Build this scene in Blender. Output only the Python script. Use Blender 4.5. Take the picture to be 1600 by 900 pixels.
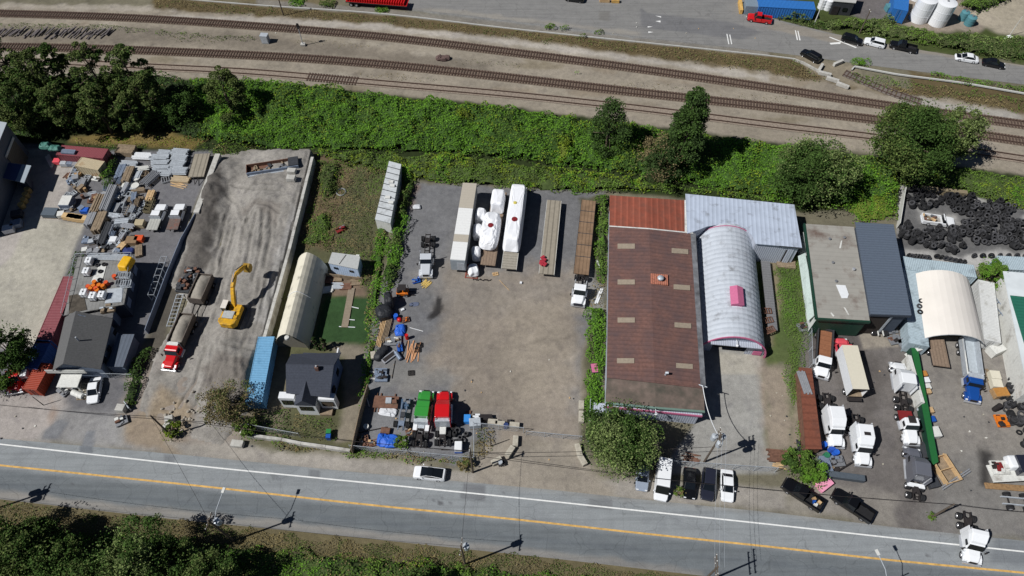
import bpy, math, random
import numpy as np
from mathutils import Vector, Matrix
for o in list(bpy.data.objects): bpy.data.objects.remove(o)
C = bpy.context.scene.collection
R = random.Random(7)
NR = np.random.default_rng(11)
# ---------------------------------------------------------------- camera, sky, sun, exposure
FPX, HC, PIT = 1100.0, 100.0, math.radians(56.0)
cam_d = bpy.data.cameras.new('camera'); cam = bpy.data.objects.new('camera', cam_d); C.objects.link(cam)
cam.location = (0, 0, HC); cam.rotation_euler = (math.radians(90) - PIT, 0, 0)
cam_d.sensor_width = 36; cam_d.lens = FPX / 1600 * 36; cam_d.clip_end = 3000; cam_d.clip_start = 1
bpy.context.scene.camera = cam
SC = bpy.context.scene
SUN_EL = math.radians(50); SH_AZ = math.radians(21)      # shadows run towards +x, a little +y
W = bpy.data.worlds.new('World'); SC.world = W; W.use_nodes = True
nt = W.node_tree; bg = nt.nodes['Background']
sky = nt.nodes.new('ShaderNodeTexSky'); sky.sky_type = 'NISHITA'; sky.sun_disc = False
sky.sun_elevation = SUN_EL; sky.air_density = .6; sky.dust_density = .2; sky.altitude = 1500
sv = Vector((-math.cos(SH_AZ) * math.cos(SUN_EL), -math.sin(SH_AZ) * math.cos(SUN_EL), math.sin(SUN_EL)))
sky.sun_rotation = math.atan2(sv.x, sv.y)
nt.links.new(sky.outputs[0], bg.inputs[0]); bg.inputs[1].default_value = 0.05
sd_ = bpy.data.lights.new('sun', 'SUN'); sd_.energy = 5.0; sd_.angle = math.radians(0.5); sd_.color = (1, .985, .96)
so = bpy.data.objects.new('sun', sd_); C.objects.link(so)
so.rotation_euler = sv.to_track_quat('Z', 'Y').to_euler(); so.location = (0, 0, 150)
SC.view_settings.view_transform = 'Standard'; SC.view_settings.look = 'None'
SC.view_settings.exposure = -0.12; SC.view_settings.gamma = 1
SC.view_settings.use_curve_mapping = False
SC.cycles.max_bounces = 4; SC.cycles.transparent_max_bounces = 8

sP, cP = math.sin(PIT), math.cos(PIT)
def P(px, py, z=0.0):
    """point of the survey photograph -> place in the world at height z"""
    a = (px - 800) / FPX; b = (py - 450) / FPX
    t = (z - HC) / (-sP - b * cP)
    return Vector((a * t, (cP - b * sP) * t, z))
def PP(pts, z=0.0): return [P(x, y, z) for x, y in pts]
def S(r, g, b):
    f = lambda c: (c / 12.92 if c <= .04045 else ((c + .055) / 1.055) ** 2.4)
    return (f(r / 255), f(g / 255), f(b / 255))

# ---------------------------------------------------------------- tagging
def tag(o, label=None, cat=None, group=None, kind=None):
    if label: o['label'] = label
    if cat: o['category'] = cat
    if group: o['group'] = group
    if kind: o['kind'] = kind
    return o
def thing(name, label, cat, loc=(0, 0, 0), rz=0.0, group=None):
    o = bpy.data.objects.new(name, None); C.objects.link(o); o.empty_display_size = .2
    o.location = loc; o.rotation_euler = (0, 0, rz)
    return tag(o, label, cat, group)
def copy_tree(o, parent=None):
    c = o.copy(); C.objects.link(c)
    if parent: c.parent = parent
    for ch in o.children: copy_tree(ch, c)
    return c
def dup(o, loc, rz, label=None, rx=None):
    c = copy_tree(o); c.location = loc; c.rotation_euler = (rx or 0, 0, rz)
    if label: c['label'] = label
    return c

# ---------------------------------------------------------------- materials
MATS = {}
def M(name, col, rough=.7, metal=0.0, var=.18, scale=3.0, bump=0.0, bscale=20.0, stain=None, samt=.5, sscale=.6, spec=.3, lines=None, island=0.0, attr=None, coat=0):
    if name in MATS: return MATS[name]
    m = bpy.data.materials.new(name); m.use_nodes = True; t = m.node_tree; N = t.nodes; L = t.links
    b = N['Principled BSDF']; b.inputs['Roughness'].default_value = rough; b.inputs['Metallic'].default_value = metal
    b.inputs['Specular IOR Level'].default_value = spec
    if coat: b.inputs['Coat Weight'].default_value = coat; b.inputs['Coat Roughness'].default_value = .08
    tc = N.new('ShaderNodeTexCoord'); src = tc.outputs['Object']
    def noise(sc, det=5, ro=.6):
        n = N.new('ShaderNodeTexNoise'); n.inputs['Scale'].default_value = sc; n.inputs['Detail'].default_value = det
        n.inputs['Roughness'].default_value = ro; L.new(src, n.inputs['Vector']); return n.outputs[0]
    def ramp(v, a, c):
        r = N.new('ShaderNodeMapRange'); r.inputs[1].default_value = a; r.inputs[2].default_value = c; L.new(v, r.inputs[0]); return r.outputs[0]
    def mix(f, a, c, mode='MIX'):
        x = N.new('ShaderNodeMix'); x.data_type = 'RGBA'; x.blend_type = mode
        for s, v in ((x.inputs[0], f), (x.inputs[6], a), (x.inputs[7], c)):
            if isinstance(v, (int, float)): s.default_value = v
            elif isinstance(v, tuple): s.default_value = v if len(v) == 4 else v + (1,)
            else: L.new(v, s)
        return x.outputs[2]
    lo = tuple(c * (1 - var) for c in col); hi = tuple(min(1, c * (1 + var)) for c in col)
    if attr:
        a = N.new('ShaderNodeAttribute'); a.attribute_name = attr; base = a.outputs['Color']
        g = ramp(noise(scale), .3, .7)
        base = mix(1.0, base, mix(g, (1 - var,) * 3, (1 + var,) * 3), 'MULTIPLY')
        g2 = ramp(noise(scale * 9, 3), .3, .7)
        base = mix(1.0, base, mix(g2, (1 - var * 1.3,) * 3, (1 + var * 1.3,) * 3), 'MULTIPLY')
        base = mix(ramp(noise(scale * 5.5, 2), .60, .70), base, mix(1.0, base, (1 + var * 1.6,) * 3, 'MULTIPLY'))
        base = mix(ramp(noise(scale * .33, 7, .72), .50, .68), base, mix(1.0, base, (1 - var * 1.5, 1 - var * 1.5, 1 - var * 1.3), 'MULTIPLY'))
        mp = N.new('ShaderNodeMapping'); mp.inputs['Rotation'].default_value = (0, 0, .1); mp.inputs['Scale'].default_value = (.05, 1.1, 1); L.new(src, mp.inputs[0])
        st = noise(1.6, 4); L.new(mp.outputs[0], st.node.inputs['Vector'])
        if name == 'road_mat': base = mix(ramp(st, .45, .65), base, mix(1.0, base, (.86,) * 3, 'MULTIPLY'))
        vo = N.new('ShaderNodeTexVoronoi'); vo.feature = 'DISTANCE_TO_EDGE'; vo.inputs['Scale'].default_value = .22; wv = N.new('ShaderNodeVectorMath'); wv.operation = 'ADD'; nz = N.new('ShaderNodeTexNoise'); nz.inputs['Scale'].default_value = .6; L.new(src, nz.inputs[0]); L.new(src, wv.inputs[0]); L.new(nz.outputs[1], wv.inputs[1]); L.new(wv.outputs[0], vo.inputs[0])
        if name == 'road_mat': base = mix(ramp(vo.outputs[0], .012, .0), base, mix(1.0, base, (.78,) * 3, 'MULTIPLY'))
    else:
        base = mix(ramp(noise(scale), .3, .7), lo, hi)
    if stain:
        base = mix(ramp(noise(sscale, 6, .65), .62 - samt * .3, .72), base, stain)
    if island:
        gi = N.new('ShaderNodeNewGeometry')
        w = mix(gi.outputs['Random Per Island'], (1 - island,) * 3, (1 + island, 1 + island, 1 + island * .6))
        base = mix(1.0, base, w, 'MULTIPLY')
    if lines:                       # (axis, period m, dark factor, bump)
        ax, per, dk, bp = lines
        sx = N.new('ShaderNodeSeparateXYZ'); L.new(src, sx.inputs[0])
        mu = N.new('ShaderNodeMath'); mu.operation = 'MULTIPLY'; mu.inputs[1].default_value = 2 * math.pi / per; L.new(sx.outputs[ax], mu.inputs[0])
        si = N.new('ShaderNodeMath'); si.operation = 'SINE'; L.new(mu.outputs[0], si.inputs[0])
        lv = ramp(si.outputs[0], .45, .95)
        base = mix(lv, base, mix(1.0, base, (dk,) * 3, 'MULTIPLY'))
        if bp:
            bu = N.new('ShaderNodeBump'); bu.inputs['Strength'].default_value = bp; bu.inputs['Distance'].default_value = .04
            L.new(si.outputs[0], bu.inputs['Height']); L.new(bu.outputs[0], b.inputs['Normal'])
    if bump:
        bu = N.new('ShaderNodeBump'); bu.inputs['Strength'].default_value = bump; bu.inputs['Distance'].default_value = .05
        L.new(noise(bscale, 4), bu.inputs['Height']); L.new(bu.outputs[0], b.inputs['Normal'])
    L.new(base, b.inputs['Base Color'])
    MATS[name] = m; return m
def leafmat(name, col, island=.45, trans=.25):
    if name in MATS: return MATS[name]
    m = M(name, col, rough=.85, var=.25, scale=.35, island=island, spec=.06)
    return m

# ---------------------------------------------------------------- mesh builder
class MB:
    def __init__(s): s.v = []; s.f = []
    def add(s, vs, fs):
        n = len(s.v); s.v += [tuple(v) for v in vs]; s.f += [tuple(i + n for i in f) for f in fs]; return s
    def box(s, x0, x1, y0, y1, z0, z1, m=None):
        vs = [(x, y, z) for z in (z0, z1) for x, y in ((x0, y0), (x1, y0), (x1, y1), (x0, y1))]
        if m is not None: vs = [m @ Vector(v) for v in vs]
        return s.add(vs, [(3, 2, 1, 0), (4, 5, 6, 7), (0, 1, 5, 4), (1, 2, 6, 5), (2, 3, 7, 6), (3, 0, 4, 7)])
    def cbox(s, c, d, rz=0, ry=0):
        m = Matrix.Translation(c) @ Matrix.Rotation(rz, 4, 'Z') @ Matrix.Rotation(ry, 4, 'Y')
        return s.box(-d[0] / 2, d[0] / 2, -d[1] / 2, d[1] / 2, -d[2] / 2, d[2] / 2, m)
    def prism(s, poly, z0, z1, m=None, top=None):
        n = len(poly); top = top or poly
        vs = [(p[0], p[1], z0) for p in poly] + [(p[0], p[1], z1) for p in top]
        if m is not None: vs = [m @ Vector(v) for v in vs]
        return s.add(vs, [tuple(range(n - 1, -1, -1)), tuple(range(n, 2 * n))] + [(i, (i + 1) % n, n + (i + 1) % n, n + i) for i in range(n)])
    def xprism(s, prof, y0, y1):            # profile in x,z extruded along y
        n = len(prof)
        vs = [(p[0], y0, p[1]) for p in prof] + [(p[0], y1, p[1]) for p in prof]
        return s.add(vs, [tuple(range(n)), tuple(range(2 * n - 1, n - 1, -1))] + [(i, n + i, n + (i + 1) % n, (i + 1) % n) for i in range(n)])
    def tube(s, pts, r, n=8, cap=True, r2=None):
        pts = [Vector(p) for p in pts]; rings = []
        for i, p in enumerate(pts):
            a = pts[max(i - 1, 0)]; b = pts[min(i + 1, len(pts) - 1)]; d = (b - a).normalized()
            u = d.cross(Vector((0, 0, 1)) if abs(d.z) < .95 else Vector((1, 0, 0))).normalized(); w = d.cross(u)
            rr = r if r2 is None else r + (r2 - r) * i / (len(pts) - 1)
            rings.append([p + (u * math.cos(2 * math.pi * k / n) + w * math.sin(2 * math.pi * k / n)) * rr for k in range(n)])
        vs = [v for rg in rings for v in rg]; fs = []
        for i in range(len(pts) - 1):
            for k in range(n): fs.append((i * n + k, i * n + (k + 1) % n, (i + 1) * n + (k + 1) % n, (i + 1) * n + k))
        if cap: fs += [tuple(range(n - 1, -1, -1)), tuple(range((len(pts) - 1) * n, len(pts) * n))]
        return s.add(vs, fs)
    def lathe(s, prof, c=(0, 0, 0), axis='z', n=16, closed=False):
        vs = []; m = len(prof)
        for k in range(n):
            a = 2 * math.pi * k / n; ca, sa = math.cos(a), math.sin(a)
            for r, h in prof:
                v = (r * ca, r * sa, h) if axis == 'z' else ((r * ca, h, r * sa) if axis == 'y' else (h, r * ca, r * sa))
                vs.append((v[0] + c[0], v[1] + c[1], v[2] + c[2]))
        fs = []
        for k in range(n):
            k2 = (k + 1) % n
            for j in range(m if closed else m - 1):
                j2 = (j + 1) % m
                fs.append((k * m + j, k2 * m + j, k2 * m + j2, k * m + j2))
        return s.add(vs, fs)
    def loft(s, secs):                       # secs: list of equal rings
        n = len(secs[0]); vs = [v for r in secs for v in r]; fs = []
        for i in range(len(secs) - 1):
            for k in range(n): fs.append((i * n + k, i * n + (k + 1) % n, (i + 1) * n + (k + 1) % n, (i + 1) * n + k))
        fs += [tuple(range(n - 1, -1, -1)), tuple(range((len(secs) - 1) * n, len(secs) * n))]
        return s.add(vs, fs)
    def build(s, name, mat, parent=None, smooth=False, bev=0, fix=True):
        me = bpy.data.meshes.new(name); me.from_pydata(s.v, [], s.f); me.update()
        if fix:
            import bmesh
            bm = bmesh.new(); bm.from_mesh(me); bmesh.ops.recalc_face_normals(bm, faces=bm.faces); bm.to_mesh(me); bm.free()
        if smooth: me.shade_smooth()
        if mat: me.materials.append(mat)
        o = bpy.data.objects.new(name, me); C.objects.link(o)
        if parent: o.parent = parent
        if bev:
            b = o.modifiers.new('b', 'BEVEL'); b.width = bev; b.segments = 2; b.limit_method = 'ANGLE'
        return o
def fastmesh(name, V, nper, mat, parent=None, cols=None, F=None, smooth=False):
    """V (n*nper,3) loose polygons, or F index array (m,nper)"""
    V = np.asarray(V, dtype=np.float32).reshape(-1, 3)
    if F is None: F = np.arange(len(V)).reshape(-1, nper)
    F = np.asarray(F, dtype=np.int32); me = bpy.data.meshes.new(name)
    me.vertices.add(len(V)); me.vertices.foreach_set('co', V.ravel())
    me.loops.add(F.size); me.loops.foreach_set('vertex_index', F.ravel())
    me.polygons.add(len(F)); me.polygons.foreach_set('loop_start', np.arange(0, F.size, nper, dtype=np.int32))
    me.polygons.foreach_set('loop_total', np.full(len(F), nper, dtype=np.int32))
    me.update(calc_edges=True); me.validate()
    if cols is not None:
        a = me.color_attributes.new('Col', 'FLOAT_COLOR', 'POINT')
        a.data.foreach_set('color', np.c_[cols, np.ones(len(cols))].astype(np.float32).ravel())
    if smooth: me.shade_smooth()
    if mat: me.materials.append(mat)
    o = bpy.data.objects.new(name, me); C.objects.link(o)
    if parent: o.parent = parent
    return o
def place(p_rear, p_front, z=1.0, L=None, gz=0.0):
    a, b = P(*p_rear, z), P(*p_front, z); d = b - a
    c = (a + b) / 2; c.z = gz
    return c, math.atan2(d.y, d.x), (L or d.length)
# ---------------------------------------------------------------- noise and regions
def vnoise(x, y, s, seed=0):
    x = np.asarray(x) / s + 1000.37; y = np.asarray(y) / s + 1000.71
    xi = np.floor(x).astype(np.int64); yi = np.floor(y).astype(np.int64); fx = x - xi; fy = y - yi
    fx = fx * fx * (3 - 2 * fx); fy = fy * fy * (3 - 2 * fy)
    def h(a, b):
        n = (a * 374761393 + b * 668265263 + seed * 974711) & 0x7fffffff
        n = ((n ^ (n >> 13)) * 1274126177) & 0x7fffffff
        return ((n ^ (n >> 16)) & 0xffff) / 65535.0
    return (h(xi, yi) * (1 - fx) + h(xi + 1, yi) * fx) * (1 - fy) + (h(xi, yi + 1) * (1 - fx) + h(xi + 1, yi + 1) * fx) * fy
def fbm(x, y, s, seed=0, o=3):
    t = 0; a = 1; w = 0
    for i in range(o): t = t + vnoise(x, y, s / 2 ** i, seed + i * 17) * a; w += a; a *= .5
    return t / w
def sdist(x, y, poly):
    """signed distance, + inside"""
    pts = np.array([(p[0], p[1]) for p in poly]); n = len(pts)
    d = np.full(x.shape, 1e9); ins = np.zeros(x.shape, bool)
    for i in range(n):
        a = pts[i]; b = pts[(i + 1) % n]; e = b - a
        t = np.clip(((x - a[0]) * e[0] + (y - a[1]) * e[1]) / (e @ e + 1e-9), 0, 1)
        d = np.minimum(d, np.hypot(x - a[0] - t * e[0], y - a[1] - t * e[1]))
        c = ((a[1] > y) != (b[1] > y)) & (x < (b[0] - a[0]) * (y - a[1]) / (b[1] - a[1] + 1e-12) + a[0])
        ins ^= c
    return np.where(ins, d, -d)
def paint(col, x, y, jobs):
    for poly, c, soft, amt, ns in jobs:
        s = sdist(x, y, PP(poly)) + (fbm(x, y, 2.5, int(poly[0][0])) - .5) * ns
        w = np.clip(s / (2 * soft) + .5, 0, 1); w = w * w * (3 - 2 * w) * amt
        col = col + (np.array(S(*c)) - col) * w[:, None]
    return col
def dense(pts, step=1.5):
    """smooth line through world points"""
    pts = [Vector(p) for p in pts]; out = []
    for i in range(len(pts) - 1):
        p0 = pts[max(i - 1, 0)]; p1 = pts[i]; p2 = pts[i + 1]; p3 = pts[min(i + 2, len(pts) - 1)]
        n = max(1, int((p2 - p1).length / step))
        for k in range(n):
            t = k / n
            out.append(.5 * ((2 * p1) + (p2 - p0) * t + (2 * p0 - 5 * p1 + 4 * p2 - p3) * t * t + (3 * p1 - 3 * p2 + p3 - p0) * t ** 3))
    out.append(pts[-1]); return out
def offs(line, d):
    o = []
    for i, p in enumerate(line):
        t = (line[min(i + 1, len(line) - 1)] - line[max(i - 1, 0)]); t.z = 0; t.normalize()
        o.append(p + Vector((-t.y, t.x, 0)) * d)
    return o
def ribbon(name, line, w, z, mat, parent=None, h=0):
    a = offs(line, w / 2); b = offs(line, -w / 2); mb = MB(); n = len(line)
    vs = [(p.x, p.y, z) for p in a] + [(p.x, p.y, z) for p in b]
    fs = [(n + i, n + i + 1, i + 1, i) for i in range(n - 1)]
    if h:
        vs += [(p.x, p.y, z - h) for p in a] + [(p.x, p.y, z - h) for p in b]
        for i in range(n - 1): fs += [(i, i + 1, 2 * n + i + 1, 2 * n + i), (n + i + 1, n + i, 3 * n + i, 3 * n + i + 1)]
        fs += [(0, 2 * n, 3 * n, n), (n - 1, 2 * n - 1, 4 * n - 1, 3 * n - 1)]
    mb.add(vs, fs); return mb.build(name, mat, parent, fix=bool(h))
def gridstrip(name, up, lo, n, m, z, base, jobs, mat):
    """sheet between two pixel polylines, n along, m across, with painted ground colour"""
    def res(l):
        w = PP(l); d = [0]
        for i in range(1, len(w)): d.append(d[-1] + (w[i] - w[i - 1]).length)
        t = np.linspace(0, d[-1], n + 1)
        return np.interp(t, d, [p.x for p in w]), np.interp(t, d, [p.y for p in w])
    ux, uy = res(up); lx, ly = res(lo); k = np.linspace(0, 1, m + 1)[:, None]
    x = (ux * (1 - k) + lx * k).ravel(); y = (uy * (1 - k) + ly * k).ravel()
    i, j = np.meshgrid(np.arange(n), np.arange(m)); a = (j * (n + 1) + i).ravel()
    F = np.c_[a, a + n + 1, a + n + 2, a + 1]
    col = paint(np.tile(np.array(S(*base)), (len(x), 1)), x, y, jobs)
    return fastmesh(name, np.c_[x, y, np.full(len(x), z)], 4, mat, cols=col, F=F)

# ---------------------------------------------------------------- ground
m_ground = M('ground_mat', (.3, .3, .3), rough=.95, var=.14, scale=1.1, bump=.5, bscale=7, attr='Col', spec=.15)
m_road = M('road_mat', (.2, .2, .2), rough=.9, var=.07, scale=.6, bump=.15, bscale=30, attr='Col', spec=.2)
gx = np.arange(-135, 135.1, .45); gy = np.arange(8, 170.1, .45)
X, Y = np.meshgrid(gx, gy); xs, ys = X.ravel(), Y.ravel()
BAL = [(-100, 8), (0, 8), (200, 12), (400, 18), (600, 33), (800, 55), (1000, 80), (1200, 108), (1400, 140), (1700, 185), (1700, 285), (1600, 273), (1400, 243), (1200, 222), (1100, 208), (1000, 195), (800, 168), (600, 147), (400, 128), (200, 122), (-100, 110)]
jobs = [
 ([(-300, 700), (1900, 880), (1900, 960), (-300, 960)], (104, 94, 62), 1, 1, 2),
 ([(-300, 828), (100, 830), (300, 850), (560, 868), (800, 892), (900, 930), (-300, 960)], (52, 62, 34), 1.2, 1, 3),
 (BAL, (145, 134, 116), .8, 1, 1.5),
 *[([(x - 40, y), (x, y - 4), (x + 45, y + 3), (x + 5, y + 6)], c, 1, .6, 4) for x, y, c in [(R.uniform(0, 1600), 0, R.choice([(124, 112, 94), (162, 152, 134), (116, 104, 78), (134, 118, 96)])) for _ in range(46)] for y in [58 + x * .045 + (x / 1600) ** 2 * 55 + R.uniform(-38, 52)]],
 ([(-100, 44), (180, 40), (400, 52), (560, 74), (760, 98), (760, 112), (560, 90), (300, 70), (-100, 66)], (116, 106, 92), 1.5, .8, 3),
 ([(250, 22), (600, 36), (800, 62), (1000, 88), (1200, 118), (1200, 126), (1000, 97), (800, 70), (600, 47), (250, 28)], (168, 160, 148), .7, .85, 2),
 ([(0, 5), (300, 10), (300, 19), (0, 12)], (165, 155, 140), .6, .7, 2),
 ([(-100, -60), (1160, -60), (1160, 75), (1000, 70), (640, 15), (560, -20)], (128, 128, 126), 1, 1, 1),
 ([(-200, -90), (560, -60), (520, 10), (240, -6), (-200, -10)], (112, 100, 66), 1, 1, 2),
 ([(240, -6), (400, 8), (600, 20), (800, 44), (1000, 65), (1200, 86), (1250, 92), (1290, 118), (1340, 130), (1420, 140), (1420, 108), (1500, 127), (1700, 155), (1700, 190), (1600, 176), (1480, 156), (1400, 150), (1200, 112), (1000, 86), (800, 60), (600, 38), (400, 25), (240, 12)], (98, 83, 50), .8, 1, 2.5),
 ([(400, -2), (600, 14), (800, 36), (1000, 60), (1200, 80), (1200, 87), (1000, 66), (800, 45), (600, 23), (400, 8)], (126, 120, 110), .4, .9, 1),
 ([(1230, 84), (1330, 100), (1345, 120), (1360, 140), (1290, 128)], (136, 124, 102), .8, .9, 2),
 ([(1420, 150), (1600, 178), (1600, 190), (1400, 165)], (160, 155, 146), .6, .8, 1.5),
 ([(1180, -60), (2000, -60), (2000, 80), (1600, 100), (1450, 82), (1350, 62), (1215, 32)], (66, 76, 40), 1, 1, 3),
 ([(1340, -60), (1500, -60), (1560, 30), (1530, 50), (1440, 50), (1400, 35), (1340, 10)], (140, 126, 110), 1, 1, 2),
 ([(1500, 20), (1600, -10), (1700, 60), (1560, 54)], (168, 156, 134), 1.2, .9, 2),
 ([(1280, -60), (1400, -60), (1395, 28), (1380, 35), (1300, 18)], (104, 98, 96), .8, 1, 1),
 ([(-200, 118), (200, 120), (400, 128), (600, 147), (800, 168), (1000, 195), (1200, 222), (1400, 246), (1800, 300), (1800, 350), (1400, 330), (1250, 330), (950, 300), (700, 285), (520, 270), (330, 240), (-200, 240)], (44, 54, 28), .6, 1, 1.5),
 ([(110, 212), (250, 205), (330, 215), (300, 232), (110, 222)], (122, 102, 40), .8, .9, 2),
 ([(-200, 215), (60, 225), (170, 235), (330, 235), (335, 245), (260, 430), (190, 640), (180, 690), (-200, 670)], (104, 103, 106), .3, 1, .2),
 ([(-200, 240), (70, 232), (118, 250), (95, 345), (132, 350), (100, 420), (68, 540), (10, 545), (-200, 500)], (163, 155, 147), .3, 1, .3),
 ([(45, 340), (95, 345), (132, 350), (100, 430), (62, 540), (0, 530), (-100, 500), (20, 400)], (165, 160, 142), .5, .8, .4),
 ([(-200, 610), (60, 618), (95, 600), (110, 640), (75, 690), (-200, 700)], (161, 152, 145), 1, 1, 2),
 ([(80, 618), (90, 645), (98, 670), (82, 672), (78, 640)], (150, 120, 96), .6, .6, 1.5),
 ([(100, 640), (260, 655), (400, 700), (380, 722), (60, 690)], (140, 138, 136), 1, .9, 1.5),
 ([(68, 675), (92, 655), (108, 660), (88, 687), (66, 684)], (118, 120, 124), .2, .9, .2),
 ([(123, 706), (137, 672), (149, 674), (143, 708)], (116, 119, 124), .2, .9, .2),
 ([(200, 590), (260, 560), (470, 560), (400, 690), (300, 700), (200, 685), (185, 650)], (140, 128, 116), 1, 1, 2),
 ([(262, 430), (300, 380), (300, 440), (268, 500), (250, 560), (215, 600), (235, 520)], (84, 78, 70), .6, .9, 2),
 ([(1490, 690), (1560, 700), (1540, 740), (1480, 730)], (104, 100, 96), 1, .6, 3), ([(1310, 560), (1370, 620), (1400, 760), (1360, 790), (1320, 740)], (96, 92, 88), 2, .6, 4),
 ([(190, 655), (235, 640), (265, 665), (290, 690), (275, 712), (230, 705), (195, 690)], (146, 128, 104), .8, .9, 2),
 ([(260, 690), (560, 715), (720, 735), (960, 748), (1230, 765), (1230, 800), (1000, 783), (560, 741), (300, 716)], (146, 139, 129), .6, 1, 1),
 ([(300, 690), (400, 700), (560, 722), (540, 730), (330, 712)], (162, 154, 142), 1, .7, 1.5),
 ([(490, 250), (640, 265), (610, 340), (575, 560), (560, 710), (380, 690), (420, 530)], (86, 86, 54), .8, 1, 3),
 ([(490, 240), (560, 250), (530, 330), (520, 385), (440, 385), (470, 310)], (108, 88, 62), 1.2, .8, 3),
 ([(500, 425), (560, 425), (575, 465), (520, 465)], (118, 98, 78), .6, 1, 1),
 ([(510, 462), (582, 465), (578, 535), (545, 542), (490, 535)], (50, 74, 43), .35, 1, .8),
 ([(515, 538), (575, 542), (560, 690), (525, 690), (535, 620), (538, 560)], (128, 118, 100), .6, 1, 1.5),
 ([(380, 520), (450, 535), (450, 640), (440, 690), (385, 680)], (112, 102, 80), .8, .9, 1.5),
 ([(640, 285), (945, 300), (930, 450), (910, 560), (905, 690), (740, 690), (735, 730), (560, 700), (570, 560), (605, 420)], (112, 112, 114), .5, 1, 1),
 ([(700, 420), (900, 420), (905, 560), (905, 700), (800, 700), (730, 640), (700, 600), (640, 600), (690, 500)], (139, 127, 112), 2.5, .95, 5),
 ([(650, 430), (900, 440), (860, 480), (700, 500)], (134, 126, 116), 2.5, .6, 4),
 ([(780, 460), (890, 470), (885, 620), (800, 640)], (150, 138, 120), 3, .7, 6),
 ([(720, 330), (720, 420), (690, 420)], (126, 120, 112), 2, .6, 3),
 ([(765, 690), (905, 690), (930, 735), (960, 765), (960, 785), (740, 762), (745, 715)], (144, 134, 119), 1, 1, 1.5),
 ([(640, 560), (720, 590), (700, 608), (600, 605), (600, 570)], (124, 122, 118), 1.5, .8, 3),
 ([(682, 462), (690, 465), (693, 478), (688, 490), (680, 497), (669, 502), (668, 494), (678, 486), (679, 472)], (52, 50, 50), .25, .95, .6),
 ([(726, 753), (760, 757), (758, 780), (724, 776)], (122, 122, 124), .1, .9, .1),
 ([(600, 322), (640, 290), (655, 290), (640, 330)], (128, 92, 68), 1, .6, 2),
 ([(905, 310), (950, 305), (945, 440), (945, 600), (925, 720), (905, 700), (915, 560), (930, 440)], (86, 84, 60), .6, 1, 1.5),
 ([(915, 430), (945, 450), (940, 500), (925, 500)], (132, 130, 126), .7, .8, 2),
 ([(1095, 520), (1190, 545), (1197, 690), (1215, 740), (1030, 740), (1100, 640)], (141, 139, 133), .3, 1, .3),
 ([(1115, 550), (1188, 553), (1190, 585), (1117, 583)], (158, 152, 138), .2, .9, .2),
 ([(1188, 540), (1235, 540), (1250, 720), (1215, 735), (1197, 690)], (142, 126, 108), .6, 1, 1.5),
 ([(1150, 395), (1250, 395), (1268, 510), (1245, 620), (1240, 700), (1200, 700), (1190, 540)], (74, 90, 48), .7, .9, 2),
 ([(1195, 405), (1215, 405), (1222, 470), (1205, 540), (1192, 540)], (138, 120, 92), .8, .8, 1.5),
 ([(1190, 575), (1232, 575), (1240, 705), (1200, 705)], (144, 128, 112), 1, .85, 2.5),
 ([(1255, 498), (1410, 500), (1425, 560), (1450, 700), (1500, 845), (1290, 800), (1265, 700), (1250, 560)], (108, 102, 98), .4, 1, 1),
 ([(1268, 510), (1340, 512), (1350, 560), (1270, 560)], (86, 80, 78), 1, .8, 2),
 ([(1340, 512), (1400, 510), (1404, 542), (1348, 545)], (150, 140, 124), .2, .9, .3),
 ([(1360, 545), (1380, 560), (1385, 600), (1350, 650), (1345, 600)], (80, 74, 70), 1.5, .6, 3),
 ([(1420, 530), (1570, 530), (1620, 700), (1620, 840), (1500, 835), (1450, 700)], (128, 122, 114), .3, 1, 1),
 ([(1500, 700), (1600, 710), (1620, 860), (1470, 838), (1440, 790)], (122, 119, 115), 2, .8, 3),
 ([(1370, 775), (1388, 780), (1394, 820), (1365, 822)], (154, 148, 138), 1, .8, 1.5),
 ([(1530, 700), (1550, 710), (1545, 760), (1532, 758)], (44, 42, 42), .6, .85, 1),
 ([(1230, 755), (1400, 770), (1400, 825), (1230, 800)], (140, 133, 123), 1, .8, 2),
 ([(1405, 290), (1600, 320), (1640, 410), (1560, 425), (1400, 410)], (160, 158, 154), .3, 1, .5),
 ([(1412, 292), (1474, 303), (1565, 316), (1605, 330), (1605, 395), (1565, 390), (1500, 400), (1404, 386), (1402, 350), (1412, 330)], (70, 70, 72), .8, .8, 3),
 ([(1436, 328), (1495, 336), (1500, 350), (1440, 348)], (150, 148, 144), .8, 1, 1.5),
 ([(1500, 290), (1640, 295), (1640, 330), (1560, 318)], (62, 72, 36), 1, 1, 2),
]
col = paint(np.tile(np.array(S(112, 106, 84)), (len(xs), 1)), xs, ys, jobs)
for k in range(34):
    cx, cy = (R.uniform(650, 900), R.uniform(430, 700)) if k < 24 else (R.uniform(1300, 1580), R.uniform(560, 780)); r0 = R.uniform(4, 16); a0 = R.uniform(0, 6.28); c0 = P(cx, cy); d = np.hypot(xs - c0.x, ys - c0.y) - r0; an = (np.arctan2(ys - c0.y, xs - c0.x) - a0) % 6.283
    w = np.exp(-(d / .3) ** 2) * (an < R.uniform(.6, 2)) * (sdist(xs, ys, PP([(640, 330), (900, 430), (905, 690), (740, 690), (600, 600)])) > 0 if k < 24 else sdist(xs, ys, PP([(1290, 540), (1560, 560), (1600, 800), (1300, 760)])) > 0); col = col * (1 - .13 * w[:, None]) if k % 3 else col * (1 + .1 * w[:, None])
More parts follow.
